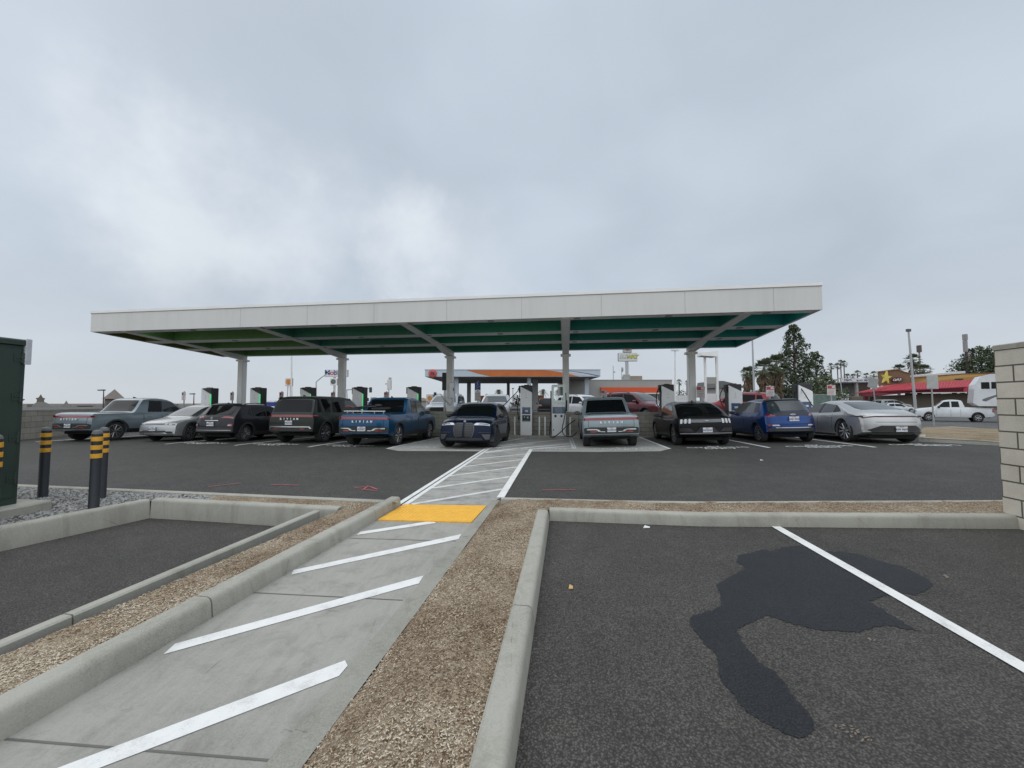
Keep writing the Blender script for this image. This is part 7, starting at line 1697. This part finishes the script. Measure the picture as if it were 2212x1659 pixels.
def restaurant():
    yf = lambda px: pl([(1846, 80), (2100, 68), (2212, 63)], px); m = lambda x, y: (1784.3 + x * .16, 737.3 + y * .16)
    def q(x, y, dy=0): px, py = m(x, y); return PY(px, py, yf(px) + dy)
    root = thing('restaurant', 'single storey restaurant with a red mansard roof and a brown curved parapet', 'building', (0, 0, 0))
    def poly(name, pts, mt, dy=0, dep=.6, parent=None):
        a = [q(x, y, dy) for x, y in pts]; n = len(a); mb = MB(); b = [p + Vector((0, dep, 0)) for p in a]
        mb.add(a + b, [tuple(range(n)), tuple(range(2 * n - 1, n - 1, -1))] + [(i, (i + 1) % n, n + (i + 1) % n, n + i) for i in range(n)]); return mb.build(name, mt, parent or root)
    poly('wall', [(560, 740), (2400, 690), (2400, 905), (560, 880)], M_WTAN, 1.2, 9)
    w = poly('window', [(600, 752), (1062, 742), (1062, 830), (600, 835)], M_GLASS, 1.1, .15)
    poly('door', [(1134, 700), (1188, 698), (1188, 872), (1134, 870)], M_BLAC, 1.1, .15); poly('door_notice', [(1140, 775), (1178, 774), (1178, 812), (1140, 813)], M_SGN, 1.05, .1)
    for x0, x1 in ((1305, 1420), (1450, 1550), (1575, 1690)): poly('window', [(x0, 708), (x1, 703), (x1, 812), (x0, 815)], M_GLASS, 1.1, .15)
    for x0, x1, mt in ((1345, 1410, M_SGN), (1475, 1545, M_LYEL), (1612, 1675, M_SGN)): poly('window_poster', [(x0, 722), (x1, 720), (x1, 805), (x0, 807)], mt, 1.03, .1)
    for x in (1085, 1250, 1720, 1830): poly('pier', [(x, 695), (x + 48, 693), (x + 48, 890), (x, 888)], M_WTAN, 1.0, .3)
    poly('post', [(525, 735), (570, 735), (570, 870), (525, 870)], mat('post_maroon', (.10, .015, .025), .6), .4, .4)
    # mansard: sloping sheet between the eave (proud) and the top (set back)
    ev = [(385, 702), (700, 672), (1105, 652), (1490, 632), (1870, 615), (2400, 590)]; tp = [(800, 600), (950, 583), (1140, 562), (1500, 545), (1960, 520), (2400, 500)]
    mb = MB(); A = [q(x, y, -1.2) for x, y in ev]; Bq = [q(x, y, 1.0) for x, y in tp]; n = len(A); lo = [p + Vector((0, 0, -.05)) for p in A]; bk = [p + Vector((0, .8, -1.5)) for p in Bq]
    mb.add(A + Bq + lo + bk, [(i, i + 1, n + i + 1, n + i) for i in range(n - 1)] + [(2 * n + i, 2 * n + i + 1, i + 1, i) for i in range(n - 1)] + [(n + i, n + i + 1, 3 * n + i + 1, 3 * n + i) for i in range(n - 1)])
    rf = mb.build('roof', M_MAN, root)
    mb = MB()
    for i in range(n - 1):
        for k in range(10):
            t = k / 10; mb.tube([A[i].lerp(A[i + 1], t) + Vector((0, -.02, .03)), Bq[i].lerp(Bq[i + 1], t) + Vector((0, -.02, .03))], .045, 4)
    mb.build('roof_seam', M_MAN, rf)
    poly('fascia', [(500, 705), (700, 676), (1105, 656), (1870, 619), (2400, 594), (2400, 680), (1870, 684), (1200, 690), (560, 748), (500, 742)], M_MAND, -1.1, .5)
    poly('gable_panel', [(1868, 622), (2400, 598), (2400, 690), (1868, 684)], M_MAN, -1.3, .15)
    poly('parapet', [(770, 402), (940, 378), (975, 381), (1010, 390), (1060, 412), (1138, 428), (1142, 570), (780, 600)], M_BRN, 1.6, 1.2)
    poly('parapet_cap', [(768, 400), (940, 374), (978, 377), (1012, 386), (1062, 408), (1140, 424), (1140, 430), (1060, 416), (1010, 394), (975, 385), (940, 382), (770, 406)], mat('cap_tan', (.30, .2, .12), .8), 1.45, 1.4)
    poly('upper_wall', [(1143, 497), (1500, 468), (1840, 440), (2400, 425), (2400, 520), (1143, 575)], M_OCR, 2.4, 6)
    poly('upper_wall_cap', [(1143, 490), (1500, 461), (1840, 433), (2400, 418), (2400, 426), (1840, 441), (1500, 469), (1143, 498)], M_BRN, 2.3, 6.1)
    for x in (1778, 1828): poly('flood_lamp', [(x, 503), (x + 26, 502), (x + 26, 518), (x, 519)], M_BLAC, 1.8, .5)
    cx, cy = 822, 490; st = []
    for k in range(10):
        a = R(-82 + 36 * k); r = 92 if k % 2 == 0 else 36; st.append((cx + r * math.cos(a) * .78, cy + r * math.sin(a)))
    poly('star_emblem', st, M_STAR, 1.2, .35)
    ov = [(966 + 72 * math.cos(R(k * 20)), 516 + 33 * math.sin(R(k * 20)) - 8 * math.cos(R(k * 20))) for k in range(18)]
    lg = poly('sign_oval', ov, mat('oval_maroon', (.09, .012, .02), .5), 1.35, .24)
    me = text_mesh("Carl's Jr.", 44, extrude=0, bold=1.0, shear=.3, space=.85)
    xs_ = [v.co.x for v in me.vertices]; kx = 118 / (max(xs_) - min(xs_)); cx_ = (max(xs_) + min(xs_)) / 2
    for v in me.vertices: x_ = (v.co.x - cx_) * kx; v.co = q(964 + x_, 516 - v.co.y - .1 * x_, 1.28)
    link('sign_lettering', me, M_LWH, lg)
    mb = MB(); a, b = q(1440, 440, 14), q(1880, 400, 14); mb.add([(a.x, a.y, 1), (b.x, b.y, 1), (b.x, b.y, b.z), (a.x, a.y, a.z)] + [(a.x, a.y + 6, 1), (b.x, b.y + 6, 1), (b.x, b.y + 6, b.z), (a.x, a.y + 6, a.z)], [(0, 1, 2, 3), (7, 6, 5, 4), (3, 2, 6, 7), (1, 5, 6, 2), (0, 3, 7, 4)])
    o = mb.build('neighbouring_shed', M_SGN); tag(o, 'pale shed roof rising behind the orange restaurant wall', 'building')
restaurant()
def repair_shop():
    Y = 98; q = lambda x, y: PY(1784.3 + x * .16, 737.3 + y * .16, Y)
    root = thing('repair_shop', 'auto repair shop with a long white sign band and dark open bays', 'building', (0, Y, 0))
    a, b = q(218, 500), q(770, 545); mb = MB(); mb.box(a.x, b.x, 0, .5, b.z, a.z); f = mb.build('sign_band', M_SGN, root)
    mb = MB(); mb.box(a.x, b.x + 1, .51, 9, q(0, 560).z, q(0, 548).z); mb.build('roof', M_STO, root)
    mb = MB(); mb.box(a.x + .3, b.x + 1, 6, 9, .6, q(0, 561).z); mb.box(q(412, 0).x, q(438, 0).x, .6, 1.1, .6, q(0, 561).z); mb.build('wall', M_STO, root)
    mb = MB(); mb.box(q(440, 0).x, q(610, 0).x, .8, .9, .8, q(0, 562).z); mb.build('bay_door', mat('bay_brown', (.07, .045, .035), .8), root)
    mb = MB(); mb.box(q(235, 0).x, q(405, 0).x, 5.8, 5.99, .8, q(0, 600).z); mb.build('bay_door', M_GLASS, root)
    text('sign_lettering', 'PARTS', .66, M_NAVY, f, face_rear(q(272, 0).x, -.03, q(0, 524).z), extrude=.01, bold=.012)
    text('sign_lettering', 'AUTO REPAIR', .74, M_NAVY, f, face_rear(q(612, 0).x, -.03, q(0, 525).z), extrude=.01, bold=.02)
    text('sign_lettering', '795-6777', .42, M_NAVY, f, face_rear(q(428, 0).x, -.03, q(0, 530).z), extrude=.01, bold=.01)
    q2 = lambda x, y: PY(1784.3 + x * .16, 737.3 + y * .16, 85)
    root = thing('flatbed_truck', 'white flatbed truck parked before the repair shop', 'truck', (0, 85, 0)); z0 = .8
    a, b = q2(130, 720), q2(440, 770); mb = MB(); mb.bbox(a.x, a.x + 2.2, -1, 1, z0 + .6, a.z + .2, .15); mb.build('cab', P_WHITE, root); mb = MB(); mb.box(a.x + 2.3, b.x, -1, 1, z0 + .7, z0 + .95); mb.box(a.x + 2.3, a.x + 2.45, -1, 1, z0 + .96, z0 + 1.6); mb.box(b.x - .1, b.x, -1, 1, z0 + .96, z0 + 1.4); mb.build('bed', P_WHITE, root)
    mb = MB(); mb.box(a.x + .3, a.x + 1.5, -1.02, -1.001, a.z - .35, a.z + .05); mb.build('window', M_GLASS, root)
    for x in (a.x + 1, b.x - 1.2):
        mb = MB(); mb.lathe([(.15, -.12), (.4, -.12), (.42, 0), (.4, .12), (.15, .12)], 16, 'Y', (x, -.9, z0 + .42)); mb.build('wheel', M_RUB, root, 40)
repair_shop()
def house():
    Y = 88; a, b = PY(1548, 850, Y), PY(1600, 850, Y); root = thing('house', 'low grey house roof seen between the fifth column and a charger', 'house', (0, Y, 0))
    zt = PY(1560, 823, Y).z; ze = PY(1600, 835, Y).z; mb = MB(); mb.box(a.x, b.x, 0, 8, .6, ze - .01); mb.build('wall', M_STO, root)
    mb = MB(); mb.prism([(a.x - .6, ze - .3), (a.x - .2, zt), (a.x + 1.4, zt), (b.x + 1.0, ze), (b.x + 1, ze - .3)], -.5, 8.5, 'Y'); mb.build('roof', mat('grey_shingle', (.14, .14, .14), .9), root)
    Y = 62; a, b = PY(1676, 850, Y), PY(1738, 850, Y); root = thing('porch_house', 'small pale house with a railed porch behind the palms', 'house', (0, Y, 0))
    mb = MB(); mb.box(a.x, b.x, 1, 6, .6, PY(1700, 843, Y).z); mb.build('wall', M_SGN, root); mb = MB(); mb.prism([(a.x - .4, PY(0, 843, Y).z), (b.x + .4, PY(0, 843, Y).z), ((a.x + b.x) / 2, PY(0, 836, Y).z)], .5, 6.5, 'Y'); mb.build('roof', mat('porch_roof', (.27, .27, .27), .8), root)
    mb = MB()
    for k in range(12): x = lerp(a.x, b.x, k / 11); mb.box(x - .05, x + .05, .4, .5, .6, PY(0, 860, Y).z)
    mb.box(a.x, b.x, .4, .5, PY(0, 861, Y).z, PY(0, 860, Y).z + .02); mb.build('railing', M_LWH, root)
    mb = MB(); mb.box(a.x + 1, a.x + 2, .9, .99, 1.0, 2.1); mb.box(b.x - 2, b.x - 1, .9, .99, 1.0, 2.1); mb.build('window', M_GLASS, root)
    Y = 46; a, b = PY(1461, 854, Y), PY(1500, 854, Y); root = thing('panel_fence', 'pale grey panel fence behind the fifth canopy column', 'fence', (0, Y, 0))
    mb = MB(); n = 9
    for k in range(n): x = lerp(a.x, b.x, k / n); mb.box(x, lerp(a.x, b.x, (k + 1) / n) - .03, 0, .05, UPZ, a.z)
    mb.build('panel', M_SGN, root)
    Y = 30; a, b = PY(1752, 853, Y), PY(1806, 853, Y); root = thing('screen_fence', 'green mesh screened fence behind the last charger', 'fence', (0, Y, 0)); 
    mb = MB(); mb.box(a.x, b.x, 0, .03, .1, a.z); mb.build('mesh_screen', mat('green_screen', (.12, .17, .15), .8, var=.35, vscale=2.5), root)
    mb = MB()
    for k in range(5): x = lerp(a.x, b.x, k / 4); mb.tube([(x, .08, 0), (x, .08, a.z + .06)], .035, 6)
    mb.tube([(a.x, .08, a.z + .02), (b.x, .08, a.z + .02)], .025, 6); mb.build('post', M_GALV, root, 60)
house()

# ------------------------------------------------------------------ trees
F_DK = foliage('leaf_dark', (.04, .055, .03), (.085, .11, .06)); F_MD = foliage('leaf_mid', (.06, .08, .04), (.125, .15, .08)); F_PALM = foliage('palm_green', (.06, .075, .042), (.125, .145, .082)); F_DEAD = foliage('palm_dead', (.15, .11, .072), (.29, .225, .155)); M_BARK = mat('bark', (.10, .08, .062), .95, var=.2, vscale=3, bump=.5, bscale=14)
M_PTR = mat('palm_trunk', (.16, .135, .11), .95, var=.2, vscale=4, bump=.5, bscale=12)
def leaf_cluster(mb, c, r, n, sz, mi=0):
    for _ in range(n):
        while True:
            d = Vector((random.uniform(-1, 1), random.uniform(-1, 1), random.uniform(-1, 1)))
            if .2 < d.length < 1: break
        p = c + d * r
        a = Vector((random.gauss(0, 1), random.gauss(0, 1), random.gauss(0, .6))).normalized(); b = a.cross(Vector((random.gauss(0, 1), random.gauss(0, 1), random.gauss(0, 1)))).normalized()
        s_ = sz * random.uniform(.6, 1.3)
        mb.add([p - a * s_ * .5, p + b * s_ * .28, p + a * s_ * .5, p - b * s_ * .28], [(0, 1, 2, 3)], mi)
def tree(label, px, top, bottom, Y, shape, z0, trunk_r=.25, leaf=.42, dens=1.0, mats=None, cat='tree', name='tree', group=None, lobes=60):
    """shape: [(height fraction, half width in px)]"""
    base = PY(px, bottom, Y); t = PY(px, top, Y); H = t.z - z0; k = Y / 832
    root = thing(name, label, cat, (base.x, Y, z0), random.uniform(0, 6), group)
    mb = MB(); mb.tube([(0, 0, -.2), (.1, .05, H * .35), (-.05, 0, H * .65), (0, 0, H * .93)], [trunk_r, trunk_r * .75, trunk_r * .45, .03], 9)
    mc = MB()
    for i in range(lobes):
        f = shape[0][0] + (shape[-1][0] - shape[0][0]) * ((i + random.random()) / lobes)
        w_ = pl(shape, f) * k; a = i * 2.4 + random.uniform(-.5, .5); rr = w_ * math.sqrt(random.uniform(.12, 1))
        c = Vector((rr * math.cos(a), rr * math.sin(a), H * f + random.uniform(-.2, .2)))
        r = max(.35, w_ * random.uniform(.22, .40))
        leaf_cluster(mc, c, r, int(dens * 42 * clamp(r, .5, 1.6) ** 2 + 18), leaf, 0 if random.random() < .6 else 1)
        if i % 3 == 0: mb.tube([(0, 0, max(.3, c.z - rr * .5 - .4)), c * .6 + Vector((0, 0, c.z * .35)), c], [trunk_r * .3, trunk_r * .16, .02], 5)
    mb.build('trunk', M_BARK, root, 60); mc.build('crown', mats or [F_DK, F_MD], root, fix=False)
    return root
def fan_palm(label, px, top, Y, rpx, z0, skirt=.0, trunk_r=.22, group=None, nf=46, bend=0, feather=False):
    t = PY(px, top, Y); base = PY(px + bend, 868, Y); k = Y / 832; r = rpx * k; H = t.z - z0 - r * .55
    root = thing('palm_tree', label, 'palm tree', (base.x, Y, z0), 0, group); tx = t.x - base.x
    mb = MB(); mb.tube([(0, 0, -.2), (tx * .3, 0, H * .4), (tx * .7, 0, H * .75), (tx, 0, H)], [trunk_r * 1.25, trunk_r, trunk_r * .9, trunk_r * .95], 10); mb.build('trunk', M_PTR, root, 60)
    def frond(mc, az, el, ln, fan):
        d = Vector((math.cos(az) * math.cos(el), math.sin(az) * math.cos(el), math.sin(el))); side = Vector((-math.sin(az), math.cos(az), 0)); c = Vector((tx, 0, H))
        if feather:
            pts = []
            for i in range(7): u = i / 6; pts.append(c + d * ln * u + Vector((0, 0, -ln * .75 * u * u)))
            for i in range(6):
                for j in range(2):
                    p = pts[i].lerp(pts[i + 1], j * .5); q = (pts[i + 1] - pts[i]).normalized()
                    for sd in (1, -1): tip = p + (side * sd * .8 + q * .75 + Vector((0, 0, -.28))) * ln * .32 * (1 - .5 * i / 6); mc.add([p, p + q * ln * .07, tip], [(0, 1, 2)])
        else:
            hub = c + d * ln * .5 + Vector((0, 0, -.08 * ln)); up = side.cross(d)
            for i in range(9):
                a = R(-72 + 18 * i); v = (d * math.cos(a) + side * math.sin(a)).normalized(); L2 = ln * .56 * (1 - .25 * abs(a)); tip = hub + v * L2 + Vector((0, 0, -.28 * L2)); q = v.cross(up).normalized() * ln * .04
                m_ = hub + v * L2 * .6
                mc.add([hub, m_ + q, tip, m_ - q], [(0, 1, 2, 3)])
            mc.add([c + side * .02, hub + side * .015, hub - side * .015, c - side * .02], [(0, 1, 2, 3)])
    mc = MB()
    for i in range(nf): frond(mc, i * 2.4 + random.uniform(-.2, .2), R(lerp(-55, 82, (i / nf) ** .8)) + random.uniform(-.15, .15), r * random.uniform(.9, 1.12), True)
    mc.build('crown', F_PALM, root, fix=False)
    if skirt:
        ms = MB(); n = int(170 * skirt)
        for i in range(n):
            a = random.uniform(0, 6.283); z = H - r * .3 - random.uniform(0, 1) * skirt * H * .75; rr = trunk_r * 1.2; d = Vector((math.cos(a), math.sin(a), 0)); w_ = random.uniform(.05, .14); s_ = Vector((-d.y, d.x, 0)) * w_
            l = random.uniform(.7, 1.5); p = Vector((tx, 0, z)) + d * rr; o_ = r * random.uniform(.12, .48) * (1 - .45 * (H - z) / H)
            ms.add([p - s_ * .4, p + s_ * .4, p + d * o_ + s_ + Vector((0, 0, -l * .6)), p + d * o_ * .8 + Vector((0, 0, -l)), p + d * o_ - s_ + Vector((0, 0, -l * .6))], [(0, 1, 2, 3, 4)])
        ms.build('dead_fronds', F_DEAD, root, fix=False)
    return root
tree('tall dark conical tree right of the canopy end', 1719, 704, 868, 62, [(.14, 26), (.25, 35), (.36, 31), (.42, 37), (.52, 30), (.58, 33), (.68, 23), (.74, 26), (.84, 15), (.88, 17), (.95, 9), (1.0, 3)], .4, .3, .36, 1.25, lobes=150)
tree('smaller round headed dark tree right of the conical tree', 1765, 762, 868, 64, [(.18, 24), (.4, 26), (.6, 24), (.75, 15), (.9, 12), (1.0, 5)], .4, .22, .36, 1.3, lobes=75)
tree('low bushy green tree behind the green screened fence', 1782, 815, 872, 55, [(.1, 28), (.4, 34), (.7, 28), (1.0, 12)], .35, .16, .34, 1.3, mats=[F_MD, F_PALM], lobes=34)
tree('dark spreading tree at the far right beside the block wall', 2122, 752, 812, 95, [(.45, 40), (.6, 46), (.75, 38), (.88, 26), (1.0, 12)], .8, .35, .5, 1.0, lobes=90)
fan_palm('fan palm with a shaggy dead skirt, left of the conical tree', 1650, 780, 56, 27, .4, .75, group='shaggy fan palms')
fan_palm('fan palm with brown skirt close against the conical tree', 1676, 770, 58, 27, .4, .75, group='shaggy fan palms', bend=2)
fan_palm('thinner fan palm at the left of the shaggy group', 1613, 796, 70, 16, .4, .5, trunk_r=.18, group='shaggy fan palms', bend=4)
fan_palm('shorter fan palm leaning on the thin one', 1620, 795, 72, 16, .4, .5, trunk_r=.18, group='shaggy fan palms', bend=-2)
FP = 'distant palms against the sky'
for i, (x, y, rp, lab) in enumerate(((1180, 590, 9, 'distant palm nearest the round headed tree'), (1256, 590, 9, 'distant palm second right of the round headed tree'), (1296, 552, 8, 'distant slender palm beside the leaning lamp post'), (1336, 560, 9, 'tallest of the distant palms right of the leaning lamp post'), (1380, 722, 9, 'short distant palm above the left end of the repair sign'), (1447, 722, 8, 'short distant palm right of the black lamp post'), (1503, 680, 9, 'distant palm over the middle of the repair sign'), (1608, 710, 9, 'small distant palm over the word repair'), (1700, 690, 9, 'distant palm left of the star emblem'), (1775, 705, 8, 'distant palm touching the brown parapet'))):
    fan_palm(lab, 1585.2 + x * .17775, 685.7 + y * .17775 - 5, 150, rp, .8, 0, .2, FP, 22, bend=4 if i < 4 else 0)
fan_palm('dark palm behind the restaurant with the pole sign beside it', 1971, 768, 95, 17, .8, .5, .32, 'palms behind the restaurant')
fan_palm('shorter dark palm right of the restaurant palm', 1994, 790, 92, 17, .8, .45, .3, 'palms behind the restaurant')
fan_palm('palm crown showing just above the brown parapet', 1942, 789, 100, 14, .8, 0, .3, 'palms behind the restaurant')
fan_palm('feathery palm between the slim charger and the wide charger', 1173, 838, 75, 14, UPZ, 0, .2, 'feathery palms behind the gas station', 20, feather=True)
fan_palm('feathery palm seen through the charger window', 1206, 838, 78, 14, UPZ, 0, .2, 'feathery palms behind the gas station', 20, feather=True)
fan_palm('bushy palm above the roof of the silver white crossover', 1077, 839, 80, 13, UPZ, 0, .25, 'feathery palms behind the gas station', 30, feather=True)
fan_palm('small palm left of the fifth canopy column', 1467, 821, 90, 8, UPZ, 0, .16, FP, 20)
fan_palm('small palm half hidden by the fifth canopy column', 1484, 823, 92, 7, UPZ, 0, .16, FP, 20)
def shrub(label, px, top, Y, wpx, z0=UPZ, mats=None):
    t = PY(px, top, Y); k = Y / 832; root = thing('shrub', label, 'shrub', (t.x, Y, z0), 0, 'shrubs beyond the wall'); mc = MB(); H = t.z - z0
    for i in range(12): leaf_cluster(mc, Vector((random.uniform(-.7, .7) * wpx * k, random.uniform(-.6, .6), H * random.uniform(.3, .85))), max(.3, H * .3), 36, .26, random.randrange(2))
    mc.build('foliage', mats or [F_MD, F_DK], root, fix=False); ms = MB(); ms.tube([(0, 0, -.1), (0, 0, H * .5)], .05, 6); ms.build('stem', M_BARK, root)
shrub('green shrub at the foot of the shaggy palms', 1650, 850, 50, 24, .35); shrub('rounded green shrub behind the blue hatchback roof', 1672, 853, 48, 18, .35)
shrub('small green shrub beyond the silver white crossover', 1118, 855, 66, 10); shrub('dark shrub beside the shell price sign', 942, 867, 58, 10); shrub('brown green shrub behind the panel fence', 1474, 842, 60, 14); shrub('olive shrub left of the repair shop', 1812, 838, 72, 16, .5)
# litter
M_PAP = mat('paper_white', (.7, .7, .68), .7); M_TANP = mat('filter_tan', (.55, .36, .15), .7)
for px, py, lab, m in ((1645, 995, 'small white paper scrap on the drive aisle', M_PAP), (1233, 1272, 'tan cigarette end on the right car park', M_TANP), (562, 1130, 'white paper scrap in the left sunken car park', M_PAP), (1397, 1141, 'white paper scrap by the right kerb', M_PAP)):
    p = Gg(px, py) if px > 700 else G(px, py, LZ); mb = MB(); s_ = .05 if m is M_PAP else .022
    mb.add([(-s_, -.02, .006), (s_ * .6, -.03, .012), (s_, .02, .006), (-.3 * s_, .03, .02), (-s_, -.02, .014), (s_ * .6, -.03, .02), (s_, .02, .014), (-.3 * s_, .03, .028)], [(3, 2, 1, 0), (4, 5, 6, 7), (0, 1, 5, 4), (1, 2, 6, 5), (2, 3, 7, 6), (3, 0, 4, 7)])
    o = mb.build('litter', m); o.location = p; tag(o, lab, 'litter')
